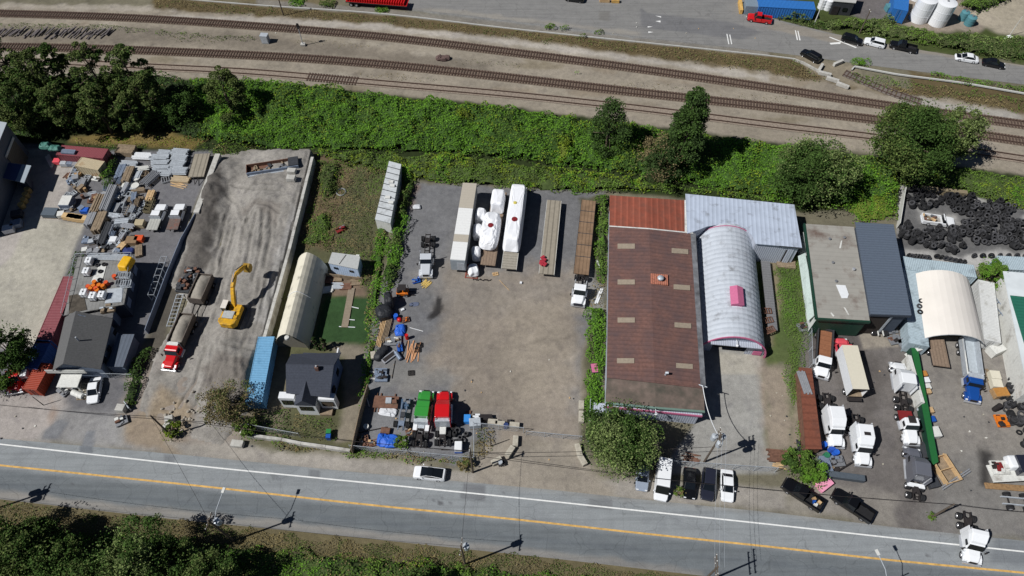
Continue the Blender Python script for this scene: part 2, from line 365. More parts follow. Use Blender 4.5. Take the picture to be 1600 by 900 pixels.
# large soft mottling of the soil colours
gm_ = col.mean(1, keepdims=True); col = gm_ + (col - gm_) * (.76 + .24 * (col[:, 1:2] > col[:, 0:1] * 1.05))
mot = 1 + (fbm(xs, ys, 14, 5) - .5) * .3 + (fbm(xs, ys, 3.5, 9, 3) - .5) * .26
col = np.clip(col * mot[:, None], 0, 1)
zz = (fbm(xs, ys, 6, 3) - .5) * .05
ny, nx = X.shape; i, j = np.meshgrid(np.arange(nx - 1), np.arange(ny - 1)); a = (j * nx + i).ravel()
V = np.c_[xs, ys, zz * 0 - .03]; FF = np.c_[a, a + 1, a + nx + 1, a + nx]
V0 = len(V)      # outer skirt to the horizon
ring = [(-900, -400), (900, -400), (900, 1500), (-900, 1500)]
g = fastmesh('ground', V, 4, m_ground, cols=col, F=FF); tag(g, kind='structure')
m_far = M('far_ground', S(92, 90, 60), rough=1, var=.4, scale=.03)
MB().box(-900, 900, -400, 1500, -.6, -.08).build('ground', m_far)['kind'] = 'structure'

# ---------------------------------------------------------------- main road
UP = [(-120, 672), (0, 685), (300, 712), (560, 738), (860, 765), (1000, 780), (1200, 800), (1400, 824), (1600, 845), (1720, 858)]
LO = [(-120, 768), (0, 780), (260, 810), (560, 840), (860, 872), (1100, 900), (1400, 936), (1720, 975)]
rj = [
 ([(-200, 712), (1800, 920), (1800, 1010), (-200, 800)], (106, 111, 114), .5, 1, .3),
 ([(-200, 768), (0, 766), (300, 800), (600, 832), (900, 866), (1100, 892), (1100, 940), (-200, 800)], (140, 136, 130), .5, .9, .8),
 ([(-200, 732), (1800, 938), (1800, 946), (-200, 740)], (90, 96, 102), .35, .35, .5),
 ([(-200, 755), (1800, 965), (1800, 975), (-200, 763)], (90, 95, 100), .4, .35, .5),
 ([(-200, 660), (-100, 660), (-100, 668), (1700, 855), (1700, 840), (-200, 640)], (138, 136, 131), .8, .8, 1),
 ([(123, 707), (143, 709), (150, 680), (130, 680)], (108, 112, 117), .15, .9, .1),
 ([(724, 755), (760, 758), (756, 783), (718, 779)], (112, 114, 117), .1, .9, .1),
 ([(483, 733), (500, 735), (500, 747), (482, 745)], (112, 115, 118), .1, .9, .1),
 ([(256, 710), (276, 712), (272, 723), (254, 722)], (114, 117, 120), .1, .9, .1),
 *[([(x + 3.5 * r * math.cos(a), y + 3 * r * math.sin(a)) for a in (0, 1, 2, 3, 4, 5)], (78, 78, 80), .15, .8, .1) for x, y, r in ((688, 786, 1.2), (690, 778, .5), (677, 782, .5), (658, 779, .5), (703, 786, .5), (741, 785, .6), (564, 767, .5), (788, 770, .5), (924, 761, .5), (1090, 790, .7), (1450, 868, .8), (1305, 838, .6), (230, 700, .5), (114, 756, .5), (260, 780, .6), (420, 752, .5))],
 ([(920, 779), (957, 782), (955, 797), (918, 793)], (116, 118, 120), .1, .8, .1),
 ([(1555, 838), (1620, 850), (1620, 890), (1550, 878)], (114, 118, 122), .6, .8, .6),
]
tag(gridstrip('road', UP, LO, 420, 44, .0, (136, 140, 142), rj, m_road), kind='structure')
m_white = M('white_road_paint', (.72, .72, .7), var=.12, scale=2, rough=.8); m_yel = M('yellow_road_paint', S(200, 160, 92), var=.3, scale=1.5, rough=.8)
wl = dense(PP([(-100, 683), (0, 694), (300, 727), (560, 753), (800, 777), (1000, 798), (1200, 819), (1400, 841), (1600, 862), (1700, 873)]), 3)
yl = dense(PP([(-100, 717), (0, 727), (300, 758), (560, 787), (800, 811), (1000, 833), (1200, 854), (1400, 876), (1600, 895), (1700, 906)]), 3)
tag(ribbon('edge_line', wl, .2, .006, m_white), kind='structure')
tag(ribbon('centre_line', yl, .27, .006, m_yel), kind='structure')

# ---------------------------------------------------------------- far road
UP2 = [(500, -60), (800, -60), (1150, -60), (1166, 14), (1215, 31), (1300, 52), (1400, 72), (1500, 88), (1600, 102), (1720, 118)]
LO2 = [(470, -20), (590, 4), (640, 14), (800, 33), (1000, 58), (1200, 81), (1250, 87), (1350, 101), (1600, 132), (1720, 146)]
rj2 = [([(1001, 12), (1010, 20), (1140, 34), (1190, 50), (1160, 62), (1030, 46), (1001, 42)], (108, 108, 110), .3, .8, .3),
       ([(936, 17), (953, 18), (952, 33), (936, 31)], (112, 110, 106), .15, .7, .1),
       ([(640, 14), (1000, 56), (1000, 50), (700, 14)], (150, 144, 134), .6, .6, 1.5),
       ([(1200, 45), (1300, 66), (1600, 104), (1600, 100), (1300, 54), (1210, 32)], (142, 134, 122), .5, .7, .8)]
tag(gridstrip('access_road', UP2, LO2, 330, 60, .0, (127, 126, 124), rj2, m_road), kind='structure')
def quadpx(name, pts, z, mat):
    mb = MB(); mb.add([P(*p, z) for p in pts], [tuple(range(len(pts)))]); return mb.build(name, mat)
for pts in ([(1024, 24.5), (1033, 25.5), (1033, 27.5)], [(1024, 33), (1032, 32), (1032, 35)], [(1012, 41), (1020, 41.5), (1012, 43)], [(1013, 49), (1021, 50), (1013, 51.5)],
            [(1135, 53), (1136.5, 53), (1139.5, 69), (1138, 69)], [(1139.5, 54), (1141, 54), (1144, 69), (1142.5, 69)],
            [(1242, 47), (1243.5, 47.5), (1247, 62.5), (1245, 62.5)], [(1246, 48), (1247.5, 48.5), (1251, 63), (1249, 63)],
            [(1295, 58), (1297, 57.5), (1339, 74), (1337, 75)], [(1296, 67), (1314, 65.5), (1313, 68.5), (1298, 69.5)]):
    tag(quadpx('road_marking', pts, .006, m_white), kind='structure')

# ---------------------------------------------------------------- railway
m_rail = M('rusty_rail', S(88, 70, 62), rough=.6, metal=.3, var=.25); m_slp = M('creosoted_sleeper', S(84, 70, 62), rough=.95, var=.4, scale=1.2)
m_bed = M('ballast_between_rails', S(112, 98, 86), rough=1, var=.35, scale=2.5, bump=.8, bscale=9)
m_bedc = M('pale_ballast', S(136, 124, 112), rough=1, var=.3, scale=2.5, bump=.8, bscale=9)
def track(px, label, sl, buried=False, zb=.12, every=.62):
    ln = dense(PP(px), 1.6); t = thing('railway_track', label, 'railway track', (0, 0, 0), 0, 'railway tracks in the rail corridor')
    o = ribbon('ballast_bed', ln, 2.9 if not buried else 2.4, .02 + (.02 if not buried else .04), m_bedc if buried else m_bed, t)
    for s in (1, -1):
        for d in (0,):
            rl = ribbon('rail', offs(ln, s * .74), .13, .30, m_rail, t, h=.2)
    # sleepers along the line
    me = MB().box(-.13, .13, -1.3, 1.3, .03, .17); base = me.build('sleeper', m_slp, t); first = True
    acc = 0.0; pos = []
    for i in range(1, len(ln)):
        d = ln[i] - ln[i - 1]; L = d.length; 
        while acc < L: pos.append((ln[i - 1] + d * (acc / L), math.atan2(d.y, d.x))); acc += every
        acc -= L
    lo, hi = sl; x0, x1 = lo, hi
    def pxx(p):
        dep = (HC) * sP + p.y * cP; return 800 + FPX * p.x / dep
    vis = [q for q in pos if x0 <= pxx(q[0]) <= x1]; mid = [q for q in vis]
    mid.sort(key=lambda q: q[0].y); keep = mid[:100]; rest = mid[100:]
    for i, (p, a) in enumerate(keep):
        o = base if i == 0 else base.copy()
        if i: C.objects.link(o)
        o.location = (p.x, p.y, R.uniform(-.01, .01)); o.rotation_euler = (0, 0, a + R.uniform(-.02, .02))
    if rest:
        mb = MB()
        for p, a in rest:
            mb.box(-.13, .13, -1.3, 1.3, .03, .17, Matrix.Translation(p) @ Matrix.Rotation(a + R.uniform(-.02, .02), 4, 'Z'))
        tag(mb.build('sleepers', m_slp, t), kind='stuff')
    return ln
TA = track([(-150, 18), (0, 21), (200, 28), (400, 41), (600, 58), (800, 82), (1000, 108), (1200, 137), (1400, 167), (1600, 195), (1750, 217)], 'northernmost railway track, with dark sleepers standing out all along it', (-150, 1750))
TB = track([(-150, 71), (0, 73), (100, 75), (200, 78), (400, 87), (500, 93), (600, 101), (700, 111), (800, 122), (1000, 145), (1200, 167), (1400, 191.5), (1600, 221), (1750, 242)], 'middle railway track of three, reddish brown ballast between its rails', (-150, 1750))
TC = track([(-150, 93), (0, 95), (100, 98), (240, 105), (400, 113.5), (600, 131), (800, 148.5), (1000, 170), (1200, 195), (1400, 219), (1600, 249), (1750, 272)], 'southernmost railway track next to the green bank, sleepers mostly buried in pale ballast', (478, 560), True)
lnS = dense(PP([(1320, 114), (1360, 131), (1400, 147), (1440, 160)]), 1.5)
tS = thing('railway_track', 'short half buried spur track joining the northern track near the broken barriers', 'railway track', (0, 0, 0), 0, 'railway tracks in the rail corridor')
ribbon('ballast_bed', lnS, 2.6, .03, M('grey_spur_ballast', S(112, 104, 98), rough=1, var=.3, scale=2, bump=.6), tS)
for s in (1, -1): ribbon('rail', offs(lnS, s * .74), .13, .16, m_rail, tS, h=.1)
for k in range(0, len(lnS) - 1):
    for q in (0, .5):
        p = lnS[k].lerp(lnS[k + 1], q); d = lnS[k + 1] - lnS[k]
        sl = MB().box(-.13, .13, -1.2, 1.2, .03, .08).build('sleeper', m_slp, tS); sl.location = p; sl.rotation_euler = (0, 0, math.atan2(d.y, d.x))
# ================================================================ SAND YARD
SANDPX = [(345, 246), (392, 237), (487, 246), (450, 390), (413, 527), (404, 560), (385, 640), (345, 690), (255, 668), (222, 640), (245, 560), (300, 470), (268, 440), (300, 360), (322, 300)]
SAND = [(p.x, p.y) for p in PP(SANDPX)]
EW = (P(487, 246, 2.1), P(413, 527, 2.1)); WW = (P(342, 250), P(225, 640))
PILES = [(P(325, 330), 4.5, 1.3), (P(345, 280), 5, 1.2), (P(362, 610), 5.5, 1.0), (P(395, 300), 4.5, .9), (P(430, 300), 3, .6), (P(352, 545), 3, .7), (P(385, 585), 3, .9), (P(335, 405), 2.2, .7), (P(330, 300), 3.5, 1.1), (P(318, 370), 3.5, 1.0), (P(310, 400), 3, .8), (P(340, 640), 3, .5), (P(298, 425), 2.5, .5)]
def sandh(x, y):
    x = np.asarray(x, float); y = np.asarray(y, float)
    def xat(l, y): return l[0].x + (l[1].x - l[0].x) * (y - l[0].y) / (l[1].y - l[0].y)
    u = np.clip((x - xat(WW, y)) / (xat(EW, y) - xat(WW, y)), 0, 1)
    yr = np.clip((y - P(330, 640).y) / (P(330, 525).y - P(330, 640).y), 0, 1); yr = yr * yr * (3 - 2 * yr)
    k = np.clip((u - .25) / .4, 0, 1); k = k * k * (3 - 2 * k)
    h = 1.95 * yr * (.12 + .88 * k) + .03
    for p, r, a in PILES:
        d = np.hypot(x - p.x, (y - p.y) * .8) / r; h = h + a * np.clip(1 - d * d, 0, 1) ** 1.5 * (.8 + .4 * fbm(x, y, .9, 61, 2))
    h = h + (fbm(x, y, 4, 21) - .5) * .7 * np.clip(.4 + u, 0, 1) + (fbm(x, y, 1.6, 22, 3) - .5) * .4 + (fbm(x, y, .6, 23, 2) - .5) * .1
    return h
def Z(p): return float(sandh(p.x, p.y))
SG = .28
sx_ = np.arange(min(p[0] for p in SAND) - 1, max(p[0] for p in SAND) + 1, SG); sy_ = np.arange(min(p[1] for p in SAND) - 1, max(p[1] for p in SAND) + 1, SG)
XX, YY = np.meshgrid(sx_, sy_); x_, y_ = XX.ravel(), YY.ravel()
sdv = sdist(x_, y_, SAND)
h_ = sandh(x_, y_)
scol = paint(np.tile(np.array(S(139, 135, 129)), (len(x_), 1)), x_, y_, [
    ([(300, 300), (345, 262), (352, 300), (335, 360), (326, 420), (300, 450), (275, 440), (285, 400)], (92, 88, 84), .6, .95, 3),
    ([(310, 575), (370, 560), (405, 570), (385, 640), (330, 640)], (108, 102, 96), .8, .8, 3),
    ([(250, 600), (300, 640), (300, 690), (230, 660)], (146, 130, 108), 1, .8, 2),
    ([(395, 510), (415, 480), (460, 330), (475, 340), (425, 520)], (160, 158, 155), .5, .6, 1),
    ([(375, 330), (410, 318), (445, 330), (435, 370), (425, 340), (400, 330), (385, 345)], (118, 112, 106), .6, .7, 2)])
def groove(pts, w=.3, dep=.2, dark=.55):
    global h_, scol
    ln = PP(pts, 1.5); d = np.full(x_.shape, 1e9)
    for a, b in zip(ln[:-1], ln[1:]):
        e = np.array([b.x - a.x, b.y - a.y]); t = np.clip(((x_ - a.x) * e[0] + (y_ - a.y) * e[1]) / (e @ e), 0, 1)
        d = np.minimum(d, np.hypot(x_ - a.x - t * e[0], y_ - a.y - t * e[1]))
    h_ = h_ - dep * np.exp(-(d / w) ** 2) + dep * .7 * np.exp(-((d - w * 1.7) / (w * .6)) ** 2)
    k = np.exp(-(d / w) ** 2) * dark * .28; scol = scol * (1 - k[:, None])
for g_ in ([(374, 420), (380, 370), (388, 330), (400, 318), (420, 322), (438, 335)], [(386, 418), (394, 370), (402, 332)], [(412, 330), (410, 380), (402, 420), (396, 440)], [(424, 332), (424, 370), (414, 420)],
           [(355, 470), (365, 430), (372, 400)], [(345, 480), (350, 440)], [(352, 300), (370, 315), (378, 340)], [(362, 285), (400, 300), (440, 300)], [(330, 500), (345, 460)], [(320, 540), (300, 590), (275, 630)],
           [(335, 540), (318, 590), (295, 640)], [(398, 330), (380, 350), (376, 380)], [(440, 345), (446, 390), (430, 440)], [(350, 540), (395, 545)], [(372, 555), (374, 590)], [(386, 300), (402, 290), (430, 292)], [(290, 500), (330, 420), (350, 330)], [(302, 505), (340, 425), (358, 345)],
           [(408, 440), (398, 500), (380, 540)], [(420, 430), (410, 490), (398, 520)], [(366, 350), (352, 400), (338, 450)]):
    groove(g_)
scol = scol * (1 + (fbm(x_, y_, 2.2, 31, 4)[:, None] - .5) * .5)
for _ in range(26):
    x0, y0 = R.uniform(310, 450), R.uniform(290, 600); x0 -= (y0 - 290) * .18; groove([(x0, y0), (x0 + R.uniform(-14, 4), y0 + R.uniform(14, 30)), (x0 + R.uniform(-26, 4), y0 + R.uniform(32, 60))], .22, .09, .4)
ny, nx = XX.shape; i, j = np.meshgrid(np.arange(nx - 1), np.arange(ny - 1)); a = (j * nx + i).ravel()
edge = np.clip(sdv / .8, -1, 1)
h_ = np.where(sdv < .3, np.minimum(h_, .0 + (sdv + 1.0) * .6), h_)
# near the east wall the fill stays level with the wall top
F_ = np.c_[a, a + 1, a + nx + 1, a + nx]; keep = (sdv[F_] > -.5).any(1); F_ = F_[keep]
def xE(y): return EW[0].x + (EW[1].x - EW[0].x) * (y - EW[0].y) / (EW[1].y - EW[0].y)
hi = (x_ > xE(y_) - 3) & (y_ > P(413, 535).y); h_ = np.where(hi, np.maximum(h_, 1.9 + (fbm(x_, y_, 1.5, 8) - .5) * .15), h_)
x2 = np.where(hi, np.minimum(x_, xE(y_) - .1), x_)
m_sand = M('sand_mat', (.3, .3, .3), rough=1, var=.17, scale=2.4, bump=1, bscale=5, attr='Col', spec=.1)
tag(fastmesh('sand_ground', np.c_[x2, y_, np.where(sdv < -.45, -.1, h_)], 4, m_sand, cols=np.clip(scol, 0, 1), F=F_, smooth=True), kind='structure')

# ================================================================ common materials
m_conc = M('concrete', S(168, 165, 158), rough=.9, var=.15, scale=2, stain=S(120, 116, 108), samt=.4, sscale=.8)
m_blk = M('concrete_block_mat', S(176, 170, 156), rough=.95, var=.18, scale=3, stain=S(120, 112, 98), samt=.5, sscale=1.5)
m_white = M('white_paint', S(222, 224, 226), rough=.35, var=.05, spec=.5); m_whited = M('dirty_white', S(205, 205, 200), rough=.6, var=.1, stain=S(150, 146, 138), samt=.3)
m_grey = M('grey_metal', S(128, 130, 134), rough=.5, metal=.3, var=.12); m_dgrey = M('dark_grey', S(58, 60, 64), rough=.6, var=.2); m_black = M('black_rubber', S(36, 36, 38), rough=.85, var=.3, scale=5)
m_galv = M('galvanised_steel', S(176, 182, 188), rough=.45, metal=.15, var=.15); m_chrome = M('polished_metal', S(206, 208, 212), rough=.25, metal=.55, var=.05)
m_wood = M('weathered_wood', S(138, 122, 102), rough=.9, var=.3, scale=2, lines=(1, .25, .75, 0)); m_lum = M('fresh_lumber', S(190, 160, 120), rough=.8, var=.25, scale=2)
m_glass = M('dark_glass', S(20, 24, 28), rough=.08, var=.1, spec=.7); m_rust = M('rust', S(110, 80, 66), rough=.85, var=.3, scale=2)
m_pink = M('pink_paint', S(190, 104, 138), rough=.6, var=.1); m_blue = M('blue_paint', S(30, 80, 160), rough=.45, var=.1); m_red = M('red_paint', S(190, 28, 30), rough=.4, var=.08)
m_brown = M('brown_cardboard', S(158, 128, 92), rough=.9, var=.2); m_wall = M('grey_blue_siding', S(112, 124, 142), rough=.8, var=.08, lines=(2, .3, .85, .3))
m_green = M('dark_green_trim', S(32, 62, 50), rough=.5, var=.1); m_teal = M('green_roof', S(40, 102, 84), rough=.6, var=.1, lines=(1, .6, .85, .3))

def frame_of(px4, z):
    """four roof corners (back-left, back-right, front-right, front-left) in the photo -> centre, angle, local corners"""
    w = PP(px4, z); c = sum(w, Vector()) / 4; d = (w[2] - w[3]) + (w[1] - w[0]); a = math.atan2(d.y, d.x)
    m = Matrix.Rotation(-a, 2)
    return Vector((c.x, c.y, 0)), a, [m @ Vector((p.x - c.x, p.y - c.y)) for p in w]
def inset(q, d):
    c = sum(q, Vector((0, 0))) / len(q); sg = lambda v: 0 if abs(v) < .6 else math.copysign(1, v)
    return [p + Vector((sg(c.x - p.x), sg(c.y - p.y))) * d for p in q]
def building(name, label, cat, px4, z, wall, roof, group=None, rise=0, axis='y', over=.25, gz=0, rname='roof', frac=.5, wname='wall'):
    c, a, q = frame_of(px4, z); c.z = gz; t = thing(name, label, cat, c, a, group)
    w = inset(q, over * 1.4); zt = z - gz
    MB().prism([tuple(p) for p in w], 0, zt - .06).build(wname, wall, t)
    bl, br, fr, fl = q
    if rise:
        if axis == 'y': r0, r1 = bl.lerp(br, frac), fl.lerp(fr, frac); A, B = (bl, fl), (br, fr)
        else: r0, r1 = bl.lerp(fl, frac), br.lerp(fr, frac); A, B = (bl, br), (fl, fr)
        th = .14; mb = MB(); pts = [(A[0], 0), (A[1], 0), (r1, rise), (r0, rise), (B[0], 0), (B[1], 0)]
        vs = [(p.x, p.y, zt + h) for p, h in pts] + [(p.x, p.y, zt + h - th) for p, h in pts]
        fs = [(0, 1, 2, 3), (3, 2, 5, 4)]; fs += [tuple(i + 6 for i in reversed(f)) for f in fs]
        for i, j in ((0, 1), (1, 2), (2, 5), (5, 4), (4, 3), (3, 0)): fs.append((j, i, i + 6, j + 6))
        mb.add(vs, fs).build(rname, roof, t)
        wi = inset([A[0], A[1], r1, r0, B[0], B[1]], over * 1.4); zb = zt - .1
        for tri in ((wi[0], wi[3], wi[4]), (wi[1], wi[2], wi[5])):
            cc = sum(tri, Vector((0, 0))) / 3; dirn = (wi[2] - wi[3]).normalized() * (.1 if tri[0] is wi[0] else -.1)
            vs = [(tri[0].x, tri[0].y, zb - .3), (tri[0].x, tri[0].y, zb), (tri[1].x, tri[1].y, zb + rise), (tri[2].x, tri[2].y, zb), (tri[2].x, tri[2].y, zb - .3)]
            vs += [(x + dirn.x, y + dirn.y, zz_) for x, y, zz_ in vs]
            MB().add(vs, [(0, 1, 2, 3, 4), (9, 8, 7, 6, 5)] + [(i, (i + 1) % 5, (i + 1) % 5 + 5, i + 5) for i in range(5)]).build('gable', wall, t)
    else:
        MB().prism([tuple(p) for p in q], zt - .06, zt + .08).build(rname, roof, t)
    return t, q, zt
def local(t, px, py, z):
    p = P(px, py, z); m = Matrix.Rotation(-t.rotation_euler[2], 3, 'Z'); return m @ (p - t.location)
def part(mb, name, mat, t, **k): return mb.build(name, mat, t, **k)
def patch(t, name, mat, px, z, th=.05):
    q = [local(t, x, y, z) for x, y in px]; return MB().prism([(p.x, p.y) for p in q], q[0].z, q[0].z + th).build(name, mat, t)

# ---------------------------------------------------------------- rust-roofed warehouse
m_rr = M('rusted_brown_roof', S(112, 82, 74), rough=.85, var=.22, scale=2.2, stain=S(88, 72, 72), samt=.95, sscale=.4, lines=(1, .75, .84, .25))
m_rr2 = M('red_metal_roof', S(132, 72, 56), rough=.8, var=.15, scale=.8, stain=S(112, 70, 58), samt=.6, lines=(0, 1.05, 1.35, .3)); m_rr3 = M('grey_felt_roof', S(112, 98, 90), rough=.95, var=.25, scale=.7, stain=S(74, 72, 64), samt=.9, sscale=.55)
m_wsid = M('pale_siding', S(170, 176, 188), rough=.7, var=.08, lines=(0, .35, .8, .3))
c_, a_, q_ = frame_of([(953, 305), (1070, 313), (1101, 645), (946, 630)], 5)
wh = thing('warehouse', 'long warehouse with a rusty brown roof, red at its north end, pink trim south', 'warehouse', c_, a_)
def wl_(px, py, z): p = local(wh, px, py, z); return (p.x, p.y, p.z)
B = [wl_(953, 305, 5), wl_(1071, 313, 5), wl_(1071.5, 363, 5), wl_(1083, 364, 5), wl_(1101, 645, 5), wl_(946, 630, 5)]
MB().prism([(p[0], p[1]) for p in inset([Vector(b[:2]) for b in B], .35)], 0, 4.9).build('wall', m_wsid, wh)
def slab(name, mat, pts, th=.12):
    mb = MB(); n = len(pts); mb.add(list(pts) + [(x, y, z - th) for x, y, z in pts], [tuple(range(n)), tuple(range(2 * n - 1, n - 1, -1))] + [((i + 1) % n, i, i + n, (i + 1) % n + n) for i in range(n)])
    return mb.build(name, mat, wh)
RZ = 5.7
def rz_(x, y, z): return wl_(x, y, z)
slab('red_roof', m_rr2, [rz_(953, 305, 5), rz_(1012, 309, RZ), rz_(1014, 357, RZ), rz_(952, 353, 5)]); slab('red_roof', m_rr2, [rz_(1012, 309, RZ), rz_(1071, 313, 5), rz_(1071.5, 364, 5), rz_(1014, 357, RZ)])
slab('brown_roof', m_rr, [rz_(952, 353.6, 5), rz_(1014, 357.6, RZ), rz_(1023, 598, RZ), rz_(948, 590, 5)])
slab('brown_roof', m_rr, [rz_(1014, 357.6, RZ), rz_(1083, 364.6, 5), rz_(1099, 607, 5), rz_(1023, 598, RZ)])
slab('grey_roof', m_rr3, [rz_(948, 590.6, 5.0), rz_(1023, 598.6, RZ), rz_(1025, 636, 5.4), rz_(946, 628, 4.9)]); slab('grey_roof', m_rr3, [rz_(1023, 598.6, RZ), rz_(1099, 607.6, 5), rz_(1101, 642, 4.9), rz_(1025, 636, 5.4)])
def bar3(name, mat, p0, p1, w, h):
    a, b = Vector(wl_(*p0)), Vector(wl_(*p1)); d = b - a; m = Matrix.Translation((a + b) / 2) @ d.to_track_quat('X', 'Z').to_matrix().to_4x4()
    return MB().box(-d.length / 2, d.length / 2, -w / 2, w / 2, -h / 2, h / 2, m).build(name, mat, wh)
bar3('ridge_flashing', m_whited, (952, 353.3, 5.06), (1014, 357.3, RZ + .06), .22, .06); bar3('ridge_flashing', m_whited, (1014, 357.3, RZ + .06), (1083, 364.3, 5.06), .22, .06)
bar3('gutter', m_whited, (1071, 313, 5.02), (1071.5, 363, 5.02), .35, .14); bar3('gutter', M('green_grey_gutter', S(104, 128, 118), var=.1), (946, 629.8, 4.86), (1025, 637.6, 5.3), .3, .25); bar3('gutter', MATS['green_grey_gutter'], (1025, 637.6, 5.3), (1101, 643.6, 4.86), .3, .25)
m_vall = M('stained_valley', S(120, 122, 126), rough=.7, var=.3, scale=1, stain=S(60, 60, 62), samt=.9, sscale=.6)
slab('valley_gutter', m_vall, [rz_(1079, 364, 5.08), rz_(1087, 365, 5.08), rz_(1103, 606, 5.08), rz_(1095, 605, 5.08)], .1)
m_sky = M('fibreglass_skylight', S(150, 138, 122), rough=.5, var=.12, lines=(1, .3, .9, 0))
for x, y in ((979, 384), (979, 440), (979, 499.5), (978, 563)):
    k = (x - 952) / 66 * (RZ - 5) + 5.08; slab('skylight', m_sky, [wl_(x - 14, y - 3.4, k - .12), wl_(x + 13, y - 3.4, k + .16), wl_(x + 13, y + 4.4, k + .16), wl_(x - 14, y + 4.4, k - .12)], .06)
for x, y in ((1062.5, 392), (1065.5, 448.5), (1067, 508), (1069.5, 571.5)):
    k = 5.08 + .3; slab('skylight', m_sky, [wl_(x - 13, y - 4.5, k + .12), wl_(x + 13, y - 2.6, k - .14), wl_(x + 13, y + 5, k - .14), wl_(x - 13, y + 3.2, k + .12)], .06)
v = Vector(wl_(1031, 437, RZ)); m_st = M('striped_flashing', S(150, 96, 78), rough=.6, var=.3, lines=(0, .32, 1.6, .3))
MB().box(v.x - 1.5, v.x + 1.3, v.y - .95, v.y + 1.1, v.z - .3, v.z + .05).build('vent_base', m_st, wh)
vt = MB().lathe([(.0, .75), (.45, .7), (.55, .5), (.4, .35), (.4, 0), (.0, 0)], (v.x + .05, v.y, v.z)).build('roof_vent', m_galv, wh, smooth=True)
v = Vector(wl_(1040, 585, RZ)); MB().tube([v - Vector((0, 0, .2)), v + Vector((0, 0, .55))], .15).tube([v + Vector((-.1, 0, .5)), v + Vector((.35, 0, .6))], .2).build('flue_pipe', m_galv, wh)
# canopy with pink fascia along the front, lamp
a0, a1 = Vector(wl_(945, 634, 3.7)), Vector(wl_(1097, 649, 3.7)); d = a1 - a0; mm = Matrix.Translation((a0 + a1) / 2) @ Matrix.Rotation(math.atan2(d.y, d.x), 4, 'Z')
MB().box(-d.length / 2, d.length / 2, -.1, .9, -.1, .1, mm).build('canopy', m_wsid, wh); MB().box(-d.length / 2, d.length / 2, -.2, -.1, -.28, .2, mm).build('pink_fascia', m_pink, wh)
v = Vector(wl_(1024, 634, 5)); MB().tube([v, v + Vector((0, -1.3, .3))], .06).lathe([(0, .1), (.22, .08), (.22, -.12), (0, -.14)], tuple(v + Vector((0, -1.4, .25)))).build('wall_lamp', m_white, wh)
MB().tube([wl_(1098, 603, 4.5), wl_(1098, 603, 7.0)], .07).tube([wl_(1092, 601, 6.3), wl_(1105, 605, 6.6)], .07).build('service_mast', m_galv, wh)
# wall trim on the west side
# ---------------------------------------------------------------- pale metal building
m_pmr = M('pale_blue_metal_roof', S(176, 186, 202), rough=.6, metal=.0, var=.08, scale=.5, lines=(0, .75, .84, .3), stain=S(140, 146, 156), samt=.2)
mbld, q, zt = building('metal_shed', 'pale blue ribbed metal shed joining the warehouse and the arched hut at their north end', 'shed', [(1071, 303), (1241, 320), (1253, 387), (1074, 366)], 5.2, m_wsid, m_pmr)
fr, fl = q[2], q[3]
nt_ = [local(mbld, x, y, 5.2) for x, y in ((1071, 303), (1241, 320), (1253, 387), (1181, 381), (1176, 368), (1165, 357), (1152, 351), (1140, 350), (1122, 351), (1105, 354), (1090, 360), (1074, 365))]
for o_ in list(mbld.children): bpy.data.objects.remove(o_)
MB().prism([(p.x, p.y) for p in nt_], 5.1, 5.25).build('roof', m_pmr, mbld)
wq_ = [nt_[0] + Vector((.3, -.3, 0)), nt_[1] + Vector((-.3, -.3, 0)), nt_[2] + Vector((-.3, .3, 0)), nt_[3] + Vector((.1, .3, 0))] + [p + Vector((0, .35, 0)) for p in nt_[4:11]] + [nt_[11] + Vector((.3, .3, 0))]
MB().prism([(p.x, p.y) for p in wq_], 0, 5.1).build('wall', m_wsid, mbld)
def onfront(t, q, u0, u1, z0, z1, name, mat, out=.06, th=.08, side=(3, 2), ov=.35):
    A, Bq = q[side[0]], q[side[1]]; d = (Bq - A).normalized(); n = Vector((d.y, -d.x)); L_ = (Bq - A).length
    mb = MB(); p0 = A + d * (L_ * u0) - n * (ov - out); m = Matrix.Translation((p0.x, p0.y, 0)) @ Matrix.Rotation(math.atan2(d.y, d.x), 4, 'Z')
    mb.box(0, L_ * (u1 - u0), -th, 0, z0, z1, m); return mb.build(name, mat, t)
onfront(mbld, q, .66, .9, .0, 3.9, 'door', M('painted_interior_shade', S(52, 46, 42), rough=1, var=.2)); onfront(mbld, q, .60, .655, 0, 4.2, 'door_frame', m_wsid, .16); onfront(mbld, q, .905, .95, 0, 4.2, 'door_frame', m_wsid, .16)  # door is a dark sheet painted for the shade inside the open doorway
onfront(mbld, q, .6, 1, 5.0, 5.2, 'gutter', m_dgrey, .4, .12)
# ---------------------------------------------------------------- quonset
m_qu = M('galvanised_arch', S(178, 184, 192), rough=.6, metal=.0, var=.08, scale=.8, stain=S(132, 134, 138), samt=.25, sscale=.5)
A0, A1 = P(1141, 357, 5.5), P(1155, 527, 5.5); dq = A0 - A1; Lq = dq.length + .5; rq = math.atan2(-dq.x, dq.y)
qh = thing('arched_hut', 'silver corrugated arched hut with a pink roof box, beside the rusty warehouse', 'hut', (A1.x, A1.y, 0), rq)
RQ = 5.3; mb = MB(); nr = 26; seg = 20; rings = []
ystep = []; yy = 0
while yy < Lq: ystep += [(yy, 0), (yy + .36, .07), (yy + .58, .07)]; yy += .92
for y, r in ystep:
    rings.append([((RQ + r) * math.cos(math.pi * k / seg), y, (RQ + r) * math.sin(math.pi * k / seg) * 1.04) for k in range(seg + 1)])
vs = [v for r in rings for v in r]; n1 = seg + 1
mb.add(vs, [(i * n1 + k, i * n1 + k + 1, (i + 1) * n1 + k + 1, (i + 1) * n1 + k) for i in range(len(rings) - 1) for k in range(seg)])
mb.build('shell', m_qu, qh, fix=False)
